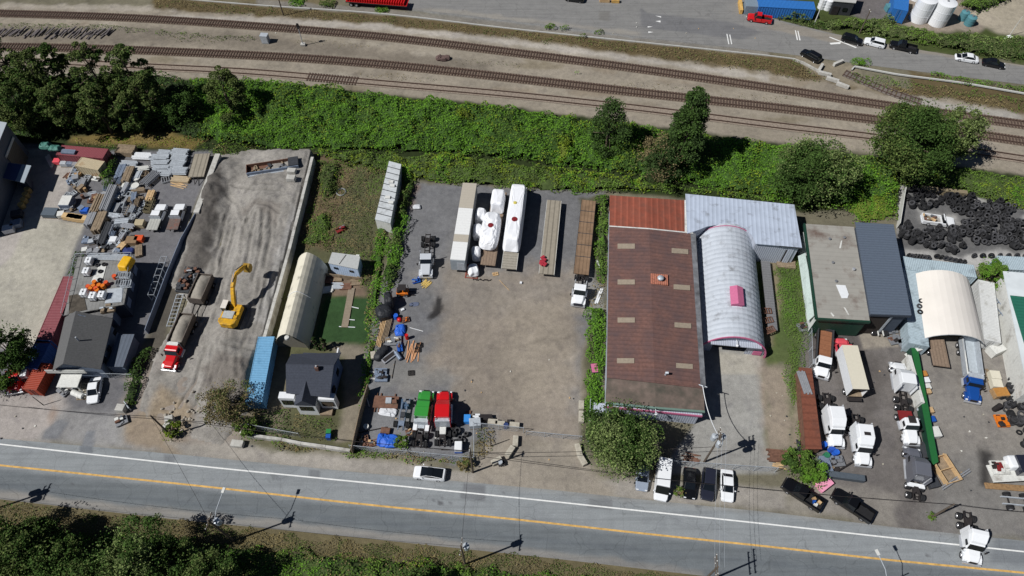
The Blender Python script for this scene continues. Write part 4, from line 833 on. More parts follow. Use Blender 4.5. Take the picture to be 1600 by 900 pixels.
def tree(label, px, zc, rx, rz, kind='oak', n=7000, leaf=.36, group=None, name='tree', kinds=None, shape='round', ry=None, trunk=.3, gappy=.0, seed=None, K=None, base=None, tilt=0):
    """crown centre seen at px at height zc"""
    g = np.random.default_rng(seed or abs(int(px[0] * 7 + px[1]))); ry = ry or rx
    c = P(px[0], px[1], zc); t = thing(name, label, 'tree' if name != 'shrub' else 'shrub', (c.x, c.y, 0), g.uniform(0, 6), group)
    K = K or int(26 + rx * 9); u = g.normal(size=(K, 3)); u /= np.linalg.norm(u, axis=1)[:, None]; r = g.uniform(.35, 1.0, K) ** .6
    cc = u * r[:, None]
    if shape == 'cone':
        h = g.uniform(-1, 1, K) ; h = np.sort(h); rad = np.clip((1 - h) / 2, .06, 1) ** .55 * np.clip((h + 1.25) * 2.2, .2, 1); a = g.uniform(0, 2 * math.pi, K); q = g.uniform(.35, 1, K)
        cc = np.c_[np.cos(a) * rad * q, np.sin(a) * rad * q, h]
    elif shape == 'column':
        h = g.uniform(-1, 1, K); rad = np.sqrt(np.clip(1 - h * h * .9, .05, 1)); a = g.uniform(0, 2 * math.pi, K); q = g.uniform(.3, 1, K)
        cc = np.c_[np.cos(a) * rad * q, np.sin(a) * rad * q, h]
    # irregular outline: directional swelling
    ph = g.uniform(0, 6.28, 4); ang = np.arctan2(cc[:, 1], cc[:, 0]); sw = 1 + .2 * np.sin(2 * ang + ph[0]) + .16 * np.sin(3 * ang + ph[1] + cc[:, 2] * 2)
    cc = cc * np.c_[sw * rx, sw * ry, np.full(K, rz)] * .86
    n = int(n * 1.6); leaf *= .78; cr = g.uniform(.12, .30, K) * min(rx, rz * 1.3) * (1 if shape == 'round' else .85)
    w = cr ** 2; w = w / w.sum(); cnt = g.multinomial(n, w); pts = []; 
    for k in range(K):
        m_ = cnt[k]; d = g.normal(size=(m_, 3)); d /= np.linalg.norm(d, axis=1)[:, None]; d[:, 2] = np.where(d[:, 2] < -.3, -d[:, 2], d[:, 2])
        pts.append(cc[k] + d * cr[k] * (g.uniform(.45, 1.12, m_) ** .7)[:, None] * np.array([1, 1, .72]))
    pts = np.concatenate(pts); 
    # stray sprays at the outline
    ns = n // 14 if shape == 'round' else 0; d = g.normal(size=(ns, 3)); d /= np.linalg.norm(d, axis=1)[:, None]; pts = np.r_[pts, d * np.array([rx, ry, rz]) * g.uniform(.8, 1.12, (ns, 1))]
    pts[:, 2] += zc; pts = pts[pts[:, 2] > .3]
    ks = kinds or [kind]; sel = np.zeros(len(pts), int)
    if len(ks) > 1: sel = (vnoise(pts[:, 0] + 50, pts[:, 1] + pts[:, 2] * .7, rx * .45, 5) * .6 + g.uniform(size=len(pts)) * .4 > .55).astype(int)
    o_ = np.argsort(sel, kind='stable'); pts = pts[o_]; sel = sel[o_]
    o = fastmesh('crown', leafquads(pts, leaf, .35, g), 4, None, parent=t)
    for k in ks: o.data.materials.append(lm[k])
    o.data.polygons.foreach_set('material_index', sel.astype(np.int32))
    mb = MB(); top = zc + rz * (.2 if shape == 'round' else .8); mb.tube([(0, 0, -.1), (g.uniform(-.2, .2), g.uniform(-.2, .2), top * .4), (g.uniform(-.4, .4), g.uniform(-.4, .4), top)], trunk, 7, r2=trunk * .25)
    for k in g.choice(K, min(K, 9), replace=False):
        z0 = max(.5, min(top * .8, zc - rz * .5 + g.uniform(0, rz * .6))); mb.tube([(0, 0, z0), (cc[k][0] * .5, cc[k][1] * .5, z0 + (cc[k][2] + zc - z0) * .35), (cc[k][0], cc[k][1], cc[k][2] + zc)], trunk * .35, 5, r2=.03)
    mb.build('trunk', m_bark, t)
    return t
# --- green bank between the railway and the yards
brush([(300, 128), (420, 127), (600, 150), (800, 173), (900, 186), (900, 262), (700, 240), (560, 238), (450, 232), (380, 235), (310, 215)], 3.0, 'ivy', 17, .42, 'bright green bramble thicket on the bank below the railway tracks, its western half', hmin=.5, lump=5, seed=3, mix={'grass': .18, 'oak': .12, 'yellow': .06, 'ivy': .0})
brush([(890, 186), (1000, 202), (1200, 229), (1400, 252), (1400, 330), (1260, 325), (1240, 318), (1120, 296), (1000, 275), (890, 262)], 3.2, 'ivy', 17, .42, 'bright green bramble thicket on the bank north of the warehouse and metal shed', hmin=.5, lump=5, seed=4, mix={'grass': .18, 'oak': .12, 'yellow': .1})
brush([(560, 238), (700, 243), (900, 268), (1070, 292), (1210, 308), (1210, 316), (1070, 301), (950, 302), (900, 303), (700, 288), (650, 282), (560, 262), (490, 246), (500, 236)], 2.2, 'grass', 20, .38, 'lower strip of green bushes along the north edge of the gravel yard', hmin=.6, lump=3, seed=5, mix={'ivy': .25, 'yellow': .16, 'olive': .15})
brush([(-60, 115), (240, 118), (320, 128), (325, 225), (260, 206), (110, 206), (60, 222), (-60, 200)], 2.0, 'oak', 12, .42, 'dark undergrowth in the shade of the north-west grove', hmin=.4, lump=4, seed=6, mix={'grass': .25, 'dry': .05})
brush([(110, 216), (240, 208), (320, 215), (335, 240), (240, 228), (120, 226)], .8, 'dry', 8, .3, 'patch of yellow and green weeds behind the west yards', hmin=.1, seed=7, mix={'grass': .25, 'yellow': .2}, base=False)
brush([(1400, 254), (1560, 272), (1760, 300), (1760, 350), (1600, 330), (1560, 315), (1500, 298), (1410, 296)], 1.6, 'grass', 18, .36, 'green brambles behind the tyre yard beside the tracks', hmin=.5, seed=8, mix={'ivy': .3, 'yellow': .12, 'olive': .1})
brush([(1330, 290), (1402, 296), (1402, 345), (1340, 348), (1320, 330)], 2.0, 'yellow', 18, .36, 'yellow-green bush patch between the big tree and the slate blue roof', hmin=.6, seed=9, mix={'ivy': .35})
for px, lb in (([(868, 222), (895, 225), (895, 260), (870, 256)], 'yellow-green bush high on the bank near the leaning dark tree'), ([(1205, 285), (1232, 290), (1228, 312), (1205, 310)], 'small yellow-green bush behind the metal shed roof'), ([(715, 178), (745, 180), (740, 196), (712, 195)], 'lime bush at the top of the bank above the wrapped loads')):
    brush(px, 3.2, 'yellow', 26, .36, lb, hmin=1.5, seed=10, mix={'grass': .2}, edge=1, name='bush', cat='bush')
# --- hedges and rough grass between the plots
brush([(608, 255), (640, 262), (652, 285), (640, 330), (628, 400), (618, 450), (600, 470), (596, 430), (606, 380), (612, 350), (628, 300)], 2.4, 'ivy', 24, .36, 'overgrown hedge along the fence west of the gravel yard', hmin=.6, seed=11, mix={'oak': .2, 'olive': .25})
brush([(585, 350), (608, 352), (600, 430), (596, 470), (590, 520), (582, 600), (560, 640), (560, 600), (572, 520), (578, 450), (580, 400)], 1.2, 'ivy', 20, .34, 'green weeds along the plot line beside the lawn and scrap', hmin=.3, seed=12, mix={'grass': .3, 'dry': .1})
brush([(495, 250), (600, 262), (600, 300), (580, 350), (580, 440), (562, 450), (560, 400), (520, 392), (505, 388), (462, 388), (440, 470), (430, 520), (420, 520), (455, 400), (485, 300)], 1.0, 'olive', 16, .27, 'rough weedy ground with bramble patches behind the arched tent', hmin=.05, seed=13, mix={'grass': .4, 'dry': .2, 'brown': .1}, base=False)
brush([(500, 330), (520, 330), (520, 380), (470, 385), (480, 350)], 1.4, 'grass', 16, .34, 'green bramble clump in the weedy lot near the sand yard wall', hmin=.3, seed=14, mix={'ivy': .25, 'olive': .2})
brush([(500, 255), (530, 255), (528, 300), (500, 320), (496, 280)], 2.2, 'olive', 20, .34, 'tall ochre and green bush at the corner of the sand yard wall', hmin=.7, seed=15, mix={'yellow': .3, 'oak': .2}, name='bush', cat='bush')
brush([(915, 480), (946, 480), (946, 560), (944, 640), (918, 660), (908, 640), (920, 560)], 2.0, 'ivy', 24, .36, 'green bushes against the west wall of the rusty warehouse', hmin=.5, seed=16, mix={'grass': .2, 'oak': .15})
brush([(932, 305), (952, 305), (950, 430), (935, 450), (928, 400)], 1.8, 'grass', 22, .36, 'bushes squeezed between the loaded trailer and the warehouse', hmin=.5, seed=17, mix={'ivy': .3, 'oak': .2})
brush([(920, 430), (945, 430), (944, 490), (920, 480)], .8, 'dry', 9, .3, 'dry weeds and rubbish by the warehouse north-west wall', hmin=.05, seed=18, mix={'grass': .3}, base=False)
brush([(1205, 420), (1248, 400), (1262, 470), (1268, 520), (1255, 600), (1240, 640), (1225, 600), (1230, 560), (1222, 500), (1215, 450)], .7, 'grass', 34, .2, 'strip of long grass between the arched hut and the workshop', hmin=.1, seed=19, mix={'ivy': .3}, base=False)
brush([(1240, 600), (1256, 600), (1272, 700), (1250, 705)], .6, 'grass', 10, .3, 'thin grass edge beside the rusty roofed rail', hmin=.05, seed=20, mix={'dry': .3}, base=False)
brush([(380, 676), (440, 684), (560, 704), (560, 716), (440, 700), (380, 688)], .8, 'olive', 20, .3, 'weeds along the concrete road wall in front of the house', hmin=.1, seed=21, mix={'dry': .3, 'grass': .2}, base=False)
brush([(545, 700), (735, 718), (735, 726), (640, 722), (540, 712)], .9, 'grass', 20, .3, 'weeds at the foot of the front fence by the coloured trucks', hmin=.1, seed=22, mix={'dry': .3, 'ivy': .2}, base=False)
brush([(460, 645), (520, 650), (525, 688), (455, 680)], .5, 'grass', 14, .26, 'overgrown front lawn of the dark-roofed house', hmin=.05, seed=23, mix={'dry': .35, 'olive': .2}, base=False)
brush([(395, 640), (450, 640), (450, 690), (388, 680)], 1.0, 'oak', 14, .32, 'shaded shrubs in the front corner beside the sky blue container', hmin=.2, seed=24, mix={'grass': .3}, base=False)
brush([(745, 670), (770, 665), (772, 705), (745, 715)], .9, 'dry', 14, .3, 'dry bush row by the yard entrance gate', hmin=.1, seed=25, mix={'olive': .35}, base=False)
brush([(1390, 330), (1385, 345)] + [(1400, 350)], .3, 'grass', 5, .2, 'grass tuft', base=False) if False else None
brush([(202, 570), (220, 545), (240, 545), (225, 590), (215, 630), (202, 645), (190, 640)], 1.8, 'oak', 24, .34, 'dark hedge along the wall between the west yard and the sand yard entrance', hmin=.6, seed=26, mix={'grass': .3})
brush([(170, 238), (182, 236), (186, 262), (176, 300), (164, 300), (166, 262)], 2.5, 'oak', 26, .36, 'dark green hedge between the red container and the scaffolding yard', hmin=1, seed=27, mix={'ivy': .3})
brush([(118, 392), (132, 392), (120, 430), (104, 432)], 1.2, 'oak', 20, .3, 'short shaded hedge north of the long red container', hmin=.4, seed=28)
brush([(330, 236), (345, 244), (385, 236), (400, 232), (400, 228), (330, 222)], 1.0, 'olive', 16, .3, 'weeds along the top of the sand yard', hmin=.2, seed=29, mix={'dry': .3, 'grass': .2}, base=False)
brush([(395, 600), (408, 560), (402, 545), (388, 590), (383, 620), (392, 640)], 1.2, 'grass', 24, .3, 'green weeds growing up the west side of the sky blue container', hmin=.4, seed=30, mix={'yellow': .2}, base=False)
brush([(1528, 435), (1545, 432), (1560, 470), (1556, 482), (1545, 470)], 1.2, 'grass', 22, .3, 'green vine between the fabric shelter and the east building', hmin=.4, seed=31)
# --- dry verge north of the tracks, verge south of the road
brush([(240, -4), (400, 10), (600, 24), (800, 47), (1000, 68), (1200, 89), (1250, 97), (1300, 124), (1280, 128), (1200, 112), (1000, 84), (800, 58), (600, 36), (400, 23), (240, 10)], .7, 'dry', 7, .32, 'strip of dry brown grass and weeds north of the tracks', hmin=.05, seed=32, mix={'brown': .3, 'olive': .25}, base=False)
brush([(1330, 112), (1420, 125), (1600, 152), (1760, 180), (1760, 200), (1600, 175), (1480, 155), (1400, 142), (1335, 128)], .8, 'dry', 8, .34, 'dry weeds between the white pipe rail and the eastern tracks', hmin=.05, seed=33, mix={'olive': .35, 'grass': .2}, base=False)
for x, y, r in ((465, 3, 13), (512, 7, 12), (597, 14, 13), (858, 42, 9), (882, 46, 7), (936, 50, 8), (1345, 98, 14), (910, 57, 5), (901, 114, 4)):
    brush([(x - r, y - r * .4), (x, y - r * .55), (x + r, y - r * .3), (x + r * .9, y + r * .35), (x, y + r * .5), (x - r, y + r * .3)], 1.2, 'ivy' if x % 2 else 'olive', 26, .34, 'small green bush %s' % {465: 'at the top edge beside the power pole', 512: 'right of the one by the power pole', 597: 'in front of the red log trailer', 858: 'on the verge left of its two neighbours, across from the yellow barrier', 882: 'yellowish, second on the verge from the yellow barrier side', 936: 'standing alone on the verge before the asphalt patch', 1345: 'by the start of the pipe rail beside the far road', 910: 'low on the dry bank under the kerb line', 901: 'alone on the ballast between the tracks'}[x], hmin=.3, seed=int(x), name='bush', cat='bush', edge=.8, mix={'grass': .4})
brush([(1455, 112), (1620, 138), (1720, 152), (1720, 158), (1600, 144), (1450, 124)], 1.2, 'grass', 16, .34, 'green weeds along the south side of the far road', hmin=.2, seed=35, mix={'ivy': .4}, base=False)
brush([(1215, 22), (1300, 38), (1345, 35), (1385, 28), (1400, 42), (1450, 52), (1560, 60), (1700, 85), (1700, 105), (1600, 95), (1500, 82), (1435, 68), (1350, 52), (1300, 46), (1215, 30)], 2.6, 'olive', 22, .4, 'tangled hedge along the north side of the far road', hmin=.5, seed=36, mix={'grass': .3, 'silver': .2, 'oak': .2})
brush([(1480, -60), (1700, -60), (1700, -10), (1590, -4), (1555, 12), (1520, 25), (1500, 10)], 3, 'grass', 14, .42, 'green bushes at the top right corner beyond the tanks', hmin=.8, seed=37, mix={'oak': .3})
brush([(-120, 772), (0, 785), (260, 815), (560, 845), (860, 877), (1080, 902), (1080, 930), (800, 895), (560, 874), (300, 848), (-120, 818)], .4, 'dry', 40, .2, 'dry grass verge along the south side of the main road', hmin=.05, seed=38, mix={'brown': .3, 'olive': .25}, cl=False, base=False)
brush([(-120, 815), (300, 845), (560, 868), (800, 890), (1000, 912), (1000, 990), (-120, 990)], 1.9, 'grass', 22, .34, 'dense green undergrowth below the south verge of the main road', hmin=.3, seed=39, mix={'ivy': .25, 'oak': .2, 'dry': .05})
brush([(610, 868), (650, 872), (700, 880), (690, 892), (640, 886)], 2.2, 'yellow', 10, .26, 'yellow flowering weeds below the south verge', hmin=1.6, seed=40, base=False)
for k, (x, y) in enumerate(((520, 66), (760, 96), (1010, 132), (1180, 150), (620, 118), (300, 60))):
    brush([(x - 60, y - 5), (x, y - 5), (x + 70, y + 4), (x + 40, y + 9), (x - 50, y + 2)], .35, 'dry', 2.5, .26, 'thin scatter of dry weeds on the ballast, ' + ('near the signal mast', 'north of the middle track above the wrapped loads', 'between the northern tracks above the warehouse', 'between the northern tracks towards the barriers', 'beside the exposed sleepers', 'at the end of the sleeper heap')[k], hmin=.05, seed=80 + k, mix={'olive': .4}, base=False)
# --- trees
GN = 'trees of the north-west grove'
for i, (x, y, z, r, rz, lb) in enumerate([
    (8, 100, 9, 4.2, 7, 'tall poplar at the far west end of the grove by the tracks'), (52, 118, 9, 4.3, 7, 'second poplar from the west in the front row of the grove'), (95, 112, 9, 3.6, 6.5, 'slim poplar between two wider ones in the middle of the grove'),
    (148, 118, 9.5, 4.4, 7.5, 'poplar standing tallest against the tracks in the grove'), (205, 120, 9, 4.6, 7, 'wide poplar at the sunny east end of the grove'), (232, 148, 7, 3.6, 5.5, 'shorter poplar leaning out at the east end of the grove, by the big shadow'),
    (30, 165, 7, 4.6, 6, 'dark poplar behind the tall grey building'), (90, 163, 6.5, 4.4, 5.5, 'dark poplar in the rear row directly north of the red container'), (150, 168, 6.5, 4.4, 5.5, 'poplar in the rear row above the scaffolding yard'), (205, 174, 5.5, 3.8, 4.5, 'low rounded tree at the south-east corner of the grove'),
    (-30, 140, 8, 5, 7, 'dark tree cut off by the west edge of the picture')]):
    tree(lb, (x, y), z, r, rz, 'poplar', n=6500, leaf=.42, group=GN, shape='column', kinds=['poplar', 'oak'], name='poplar_tree', K=70)
tree('feathery tree alone on the bank just east of the grove shadow', (350, 145), 5.8, 4.8, 5.2, 'poplar', n=6200, leaf=.38, kinds=['poplar', 'olive'], shape='column', K=50)
tree('low dark tree added for the shadow in the gap between the grove and the lone feathery tree', (282, 168), 3.5, 4.0, 3.4, 'oak', n=4500, leaf=.36, K=50)  # added tree, darkens a gap that holds only the grove's shadow
tree('tall dark conical tree on the bank north of the metal shed', (1076, 200), 9.5, 6.0, 9.2, 'con', n=13000, leaf=.42, shape='cone', kinds=['con', 'oak'], K=120, name='conifer_tree')
tree('smaller scruffy tree at the foot of the tall conical tree', (1032, 250), 4.5, 5.2, 4.4, 'brown', n=5000, leaf=.34, kinds=['con', 'brown'], K=60)
tree('thin dark half bare tree on the bank above the north end of the warehouse', (952, 200), 6.5, 6.2, 7.2, 'con', n=5200, leaf=.38, kinds=['con', 'oak'], shape='cone', K=60, name='conifer_tree')
tree('broad dark green tree behind the workshop and the metal shed', (1272, 268), 6.5, 6.6, 6, 'oak', n=17000, leaf=.4, kinds=['oak', 'silver'], K=120, ry=7.5)
tree('largest dark green tree, spreading over the tracks north of the tyre yard', (1428, 222), 8, 7.8, 7.2, 'oak', n=22000, leaf=.42, kinds=['oak', 'olive'], K=150)
tree('paler tree joined to the east side of the largest dark green tree', (1500, 208), 7.5, 4.8, 5.2, 'silver', n=8000, leaf=.38, kinds=['olive', 'silver'], K=70)
tree('speckled round tree in front of the rusty warehouse by the parked van', (970, 686), 6, 5.3, 5.3, 'oak', n=17000, leaf=.32, kinds=['oak', 'silver'], K=110)
tree('sparse purple-brown tree leaning over the sky blue container by the road', (356, 632), 3.8, 3.6, 3.4, 'brown', n=4800, leaf=.26, kinds=['brown', 'olive'], K=60, ry=4.4)
tree('dark round tree over the shade-coloured container stretch at the west edge', (6, 545), 5, 4.0, 4.2, 'oak', n=7500, leaf=.34, K=60)
tree('small dark shrub tree at the west edge beside the red-hooded truck', (-6, 590), 2.5, 3.2, 2.2, 'grass', n=3500, leaf=.3, kinds=['oak', 'grass'], K=40, name='shrub')
tree('bright green shrub growing between the tyres and the fabric shelter', (1553, 428), 2.6, 2.2, 2.3, 'grass', n=3800, leaf=.3, kinds=['grass', 'ivy'], K=40, name='shrub', ry=3)
tree('dark cypress shrub behind the dark-roofed house, western of two', (493, 536), 1.8, .8, 1.8, 'con', n=900, leaf=.24, shape='cone', K=22, name='shrub')
tree('dark cypress shrub behind the dark-roofed house, eastern of two', (505, 537), 1.8, .8, 1.8, 'con', n=900, leaf=.24, shape='cone', K=22, name='shrub')
tree('bush sprawling over the sheet metal pile by the black pickups', (1250, 722), 1.6, 2.6, 1.5, 'grass', n=4200, leaf=.28, kinds=['oak', 'grass'], K=40, name='shrub')
tree('bush with green and red leaves beside the pink box', (1270, 738), 1.3, 2.2, 1.3, 'ivy', n=3600, leaf=.26, kinds=['grass', 'ivy'], K=36, name='shrub')
tree('reddish dry bush at the fence corner by the yard entrance', (728, 724), .9, 1.3, .9, 'dry', n=1200, leaf=.24, kinds=['dry', 'olive'], K=20, name='shrub')
tree('small yellowish bush at the foot of the pole by the sand yard', (268, 672), 1.0, 1.6, 1.0, 'yellow', n=1500, leaf=.24, kinds=['olive', 'yellow'], K=20, name='shrub')
tree('small shrub inside the front fence near the blue tarp', (628, 690), 1.2, 1.1, 1.2, 'grass', n=1100, leaf=.24, K=20, name='shrub')
tree('shrub growing at the corner of the sand yard beside the power pole', (383, 668), 1.6, 1.8, 1.4, 'grass', n=1800, leaf=.26, kinds=['grass', 'olive'], K=26, name='shrub')
tree('weedy tuft between the parked van and the black car', (1062, 768), .7, .9, .7, 'grass', n=800, leaf=.22, kinds=['grass', 'dry'], K=14, name='shrub')
tree('small green tuft at the foot of the leaning guy pole', (1455, 806), .5, .7, .5, 'grass', n=600, leaf=.22, K=10, name='shrub')
GS = 'trees south of the main road'
for x, y, z, r, lb in [(28, 862, 6, 4.2, 'leafy tree in the bottom left corner'), (92, 880, 5, 3.6, 'tree right of the corner one at the bottom edge, mostly in shade'), (205, 868, 6.5, 4.6, 'tall pale-leafed tree at the bottom edge, brightest of the row'), (262, 886, 5, 3.6, 'darker tree right beside the brightest tree of the bottom row'),
                      (150, 912, 6, 4.5, 'tree half below the bottom edge between two taller ones'), (70, 845, 4.5, 2.8, 'small dark tree nearest the road in the bottom left'), (320, 905, 5, 4.0, 'tree at the right end of the bottom row, half outside the picture'), (-30, 850, 7, 5, 'dark tree cut by the bottom left edge'), (640, 935, 4, 3.5, 'low tree at the bottom edge left of the slim pole')]:
    tree(lb, (x, y), z, r, r * .95, 'oak', n=7000, leaf=.32, group=GS, kinds=['oak', 'poplar'] if y != 868 else ['oak', 'silver'], K=55)
# ================================================================ VEHICLES
m_lampw = M('headlamp', S(220, 222, 224), rough=.2, var=.02); m_lampr = M('tail_lamp', S(150, 20, 22), rough=.3, var=.02); m_rim = M('wheel_rim', S(190, 190, 192), rough=.3, metal=.6, var=.05); m_fr = M('chassis_black', S(44, 40, 40), rough=.8, var=.3, scale=2)
_wheel = {}
def wheel(par, x, y, r=.5, w=.28, rim=None, rimflat=True):
    k = (round(r, 2), round(w, 2))
    if k not in _wheel:
        a = MB().lathe([(r * .55, -w / 2), (r * .93, -w / 2), (r, -w * .36), (r, w * .36), (r * .93, w / 2), (r * .55, w / 2)], (0, 0, 0), 'y', 18, True); b = MB().lathe([(0, -w * .42), (r * .25, -w * .46), (r * .3, -w * .3), (r * .5, -w * .36), (r * .58, -w * .47), (r * .58, w * .47), (r * .5, w * .36), (r * .3, w * .3), (r * .25, w * .46), (0, w * .42)], (0, 0, 0), 'y', 14)
        o = a.build('wheel', m_black, par); c = b.build('rim', m_rim, o); _wheel[k] = (o.data, c.data)
    else:
        o = bpy.data.objects.new('wheel', _wheel[k][0]); C.objects.link(o); o.parent = par; c = bpy.data.objects.new('rim', _wheel[k][1]); C.objects.link(c); c.parent = o
    o.location = (x, y, r); return o
def paintm(n, col, rough=.22, v=.03): return M('car_paint_' + n, col, rough=rough, var=v, spec=.5, coat=.5)
pw = paintm('white', S(228, 230, 232)); pb = paintm('black', S(16, 16, 18)); pd = paintm('dark_blue', S(38, 40, 52)); psil = paintm('silver', S(140, 150, 165)); pred = paintm('red', S(196, 26, 30)); pgrn = paintm('green', S(56, 140, 58)); pgry = paintm('grey', S(98, 100, 108)); pblu = paintm('blue', S(24, 70, 140)); pyel = M('digger_yellow', S(206, 156, 28), rough=.6, var=.2, scale=2, stain=S(140, 112, 60), samt=.5, sscale=1.5); pgw = paintm('light_grey', S(190, 194, 200)); ppk = paintm('salmon', S(222, 84, 96), .4)
def ring8(x, w, z0, z1, zt, wt): return [(x, -w, z0), (x, -w, z1), (x, -wt, zt), (x, wt, zt), (x, w, z1), (x, w, z0)]
def car(label, rear, front, col, kind='sedan', L=4.7, W=1.84, H=1.45, roof=None, hood=None, group=None, gz=0, zpx=.7, name=None, cat='car'):
    c, a, _ = place(rear, front, zpx, None, gz); t = thing(name or {'suv': 'suv', 'van': 'van'}.get(kind, 'car'), label, cat, c, a, group); l = L / 2; w = W / 2
    bh = .92 if kind in ('sedan', 'hatch') else (1.05 if kind == 'suv' else 1.15)
    st = [(-1, .80, .45, .60, .74), (-.96, .93, .28, .72, bh - .08), (-.8, 1, .22, .75, bh), (-.3, 1, .2, .78, bh), (.25, 1, .2, .78, bh), (.55, 1, .2, .72, bh - .06), (.85, .96, .22, .62, bh - .16), (.96, .88, .28, .5, bh - .28), (1, .70, .36, .45, .55)]
    if kind == 'van': st[4:] = [(.35, 1, .2, .9, bh), (.7, 1, .2, .8, bh - .02), (.9, .95, .24, .7, bh - .15), (1, .8, .36, .5, .75)]
    MB().loft([ring8(u * l, w * k, z0, z1, zt, w * k * .9) for u, k, z0, z1, zt in st]).build('body', col, t, smooth=False, bev=.04)
    gs = {'sedan': (-.72, -.38, .08, .46), 'hatch': (-.9, -.62, .05, .42), 'suv': (-.93, -.78, .1, .45), 'coupe': (-.86, -.2, .12, .52), 'van': (-.97, -.95, .42, .72)}[kind]
    g0, g1, g2_, g3 = [u * l for u in gs]; hb = bh - .03
    if kind == 'van':
        MB().loft([ring8(x, w * .97, hb, H * .8, H * k, w * .86) for x, k in ((g0, .95), (g0 + .1, 1), (g2_, 1), (g2_ + .15, .985))]).build('cargo_body', col, t, bev=.05)
        MB().add([(g2_, -w * .9, H * .97), (g2_, w * .9, H * .97), (g3, w * .88, hb), (g3, -w * .88, hb), (g2_ - .1, -w * .9, hb), (g2_ - .1, w * .9, hb)], [(0, 1, 2, 3), (0, 3, 4), (1, 5, 2), (3, 2, 5, 4), (0, 4, 5, 1)]).build('windscreen', m_glass, t)
    else:
        MB().loft([[(x, -ww, hb), (x2, -ww * .8, z), (x2, ww * .8, z), (x, ww, hb)] for x, x2, z, ww in ((g0, g0 + .02, hb + .02, w * .84), (g0 + .05, g1, H - .02, w * .9), (g3 - .1, g2_, H - .02, w * .9), (g3, g3, hb + .02, w * .84))]).build('windows', m_glass, t)
        rm = roof or col; MB().loft([[(x, -ww, z), (x, -ww * .9, z + .05), (x, ww * .9, z + .05), (x, ww, z)] for x, z, ww in ((g1 - .12, H - .06, w * .7), (g1 + .1, H - .02, w * .75), (g2_ - .15, H - .02, w * .75), (g2_ + .08, H - .06, w * .7))]).build('roof', rm, t)
        for s in (-1, 1): MB().tube([(g3 - .02, s * w * .84, hb + .03), (g2_ + .02, s * w * .73, H - .03)], .035, 5).tube([(g2_ + .02, s * w * .73, H - .03), (g1 - .02, s * w * .73, H - .03)], .035, 5).tube([(g1 - .02, s * w * .73, H - .03), (g0, s * w * .82, hb + .03)], .04, 5).build('roof_pillar', col, t)
    if hood: MB().box(.5 * l, .9 * l, -w * .72, w * .72, bh - .12, bh - .045).build('bonnet_panel', hood, t)
    for s in (-1, 1):
        MB().cbox((g3 - .25, s * (w + .1), hb + .08), (.14, .2, .13)).build('wing_mirror', col, t); MB().cbox((l * .93, s * w * .66, .62), (.2, .34, .14)).build('headlight', m_lampw, t); MB().cbox((-l * .96, s * w * .66, .72), (.12, .3, .14)).build('taillight', m_lampr, t)
        for x in (-.6, .6): wheel(t, x * l, s * (w - .1), .34, .22)
    return t
def pickup(label, rear, front, col, L=5.8, W=2.0, H=1.85, bed='black', crew=True, gz=0, group=None, deck=None, zpx=.8, cat='pickup truck'):
    c, a, _ = place(rear, front, zpx, None, gz); t = thing('pickup_truck', label, cat, c, a, group); l = L / 2; w = W / 2; cb = -.08 * L if crew else .08 * L   # back of the cab
    st = [(cb, 1, .35, .9, 1.12), (.1 * L, 1, .3, .9, 1.12), (.25 * L, 1, .3, .9, 1.1), (.42 * L, .97, .3, .85, 1.04), (.485 * L, .92, .35, .7, .98), (.5 * L, .8, .45, .6, .8)]
    MB().loft([ring8(x, w * k, z0, z1, zt, w * k * .92) for x, k, z0, z1, zt in st]).build('body', col, t, bev=.04)
    g0, g3 = cb + .05, .24 * L; g1, g2_ = cb + .15, .10 * L + .15
    MB().loft([[(x, -ww, 1.08), (x2, -ww * .82, z), (x2, ww * .82, z), (x, ww, 1.08)] for x, x2, z, ww in ((g0, g0 + .02, 1.12, w * .86), (g0 + .03, g1, H - .03, w * .9), (g3 - .1, g2_, H - .03, w * .9), (g3, g3, 1.12, w * .84))]).build('windows', m_glass, t)
    MB().box(g1 - .05, g2_ + .02, -w * .76, w * .76, H - .06, H).build('roof', col, t, bev=.03)
    for s in (-1, 1): MB().tube([(g3, s * w * .84, 1.12), (g2_, s * w * .74, H - .04)], .04, 5).build('roof_pillar', col, t); MB().cbox((g3 - .2, s * (w + .14), 1.2), (.16, .26, .22)).build('wing_mirror', m_fr, t); MB().cbox((l * .96, s * w * .7, .8), (.14, .34, .2)).build('headlight', m_lampw, t)
    MB().box(l - .05, l + .08, -w * .95, w * .95, .4, .62).build('bumper', m_chrome if col is pw else m_fr, t)
    if deck:
        MB().box(-l, cb - .1, -w * 1.02, w * 1.02, .95, 1.08).build('deck', deck, t); MB().box(-l, cb - .1, -.5, -.4, .55, .95).box(-l, cb - .1, .4, .5, .55, .95).build('frame', m_fr, t); MB().box(cb - .12, cb - .05, -w, w, 1.0, 1.8).build('headboard', m_galv, t)
    else:
        bm_ = MATS.get('bed_' + bed) or M('bed_' + bed, S(34, 34, 36) if bed == 'black' else S(150, 146, 140), rough=.9, var=.2, lines=(1, .2, .8, .2))
        MB().box(-l, cb - .06, -w * .82, w * .82, .62, .68).build('bed_floor', bm_, t)
        for s in (-1, 1): MB().box(-l, cb - .04, min(s * w * .8, s * w), max(s * w * .8, s * w), .4, 1.14).build('bed_side', col, t)
        MB().box(-l - .02, -l + .08, -w * .96, w * .96, .45, 1.12).build('tailgate', col, t); MB().box(-l - .16, -l - .02, -w * .9, w * .9, .42, .58).build('bumper', m_chrome, t)
    for s in (-1, 1):
        for x in (-.31, .32): wheel(t, x * L, s * (w - .12), .4, .27)
    return t
def axle(t, x, dual=True, r=.5, w=.27, half=1.22):
    MB().tube([(x, -half + .1, r), (x, half - .1, r)], .1, 8).build('axle', m_fr, t)
    for s in (-1, 1):
        wheel(t, x, s * (half - .14), r, w)
        if dual: wheel(t, x, s * (half - .45), r, w)
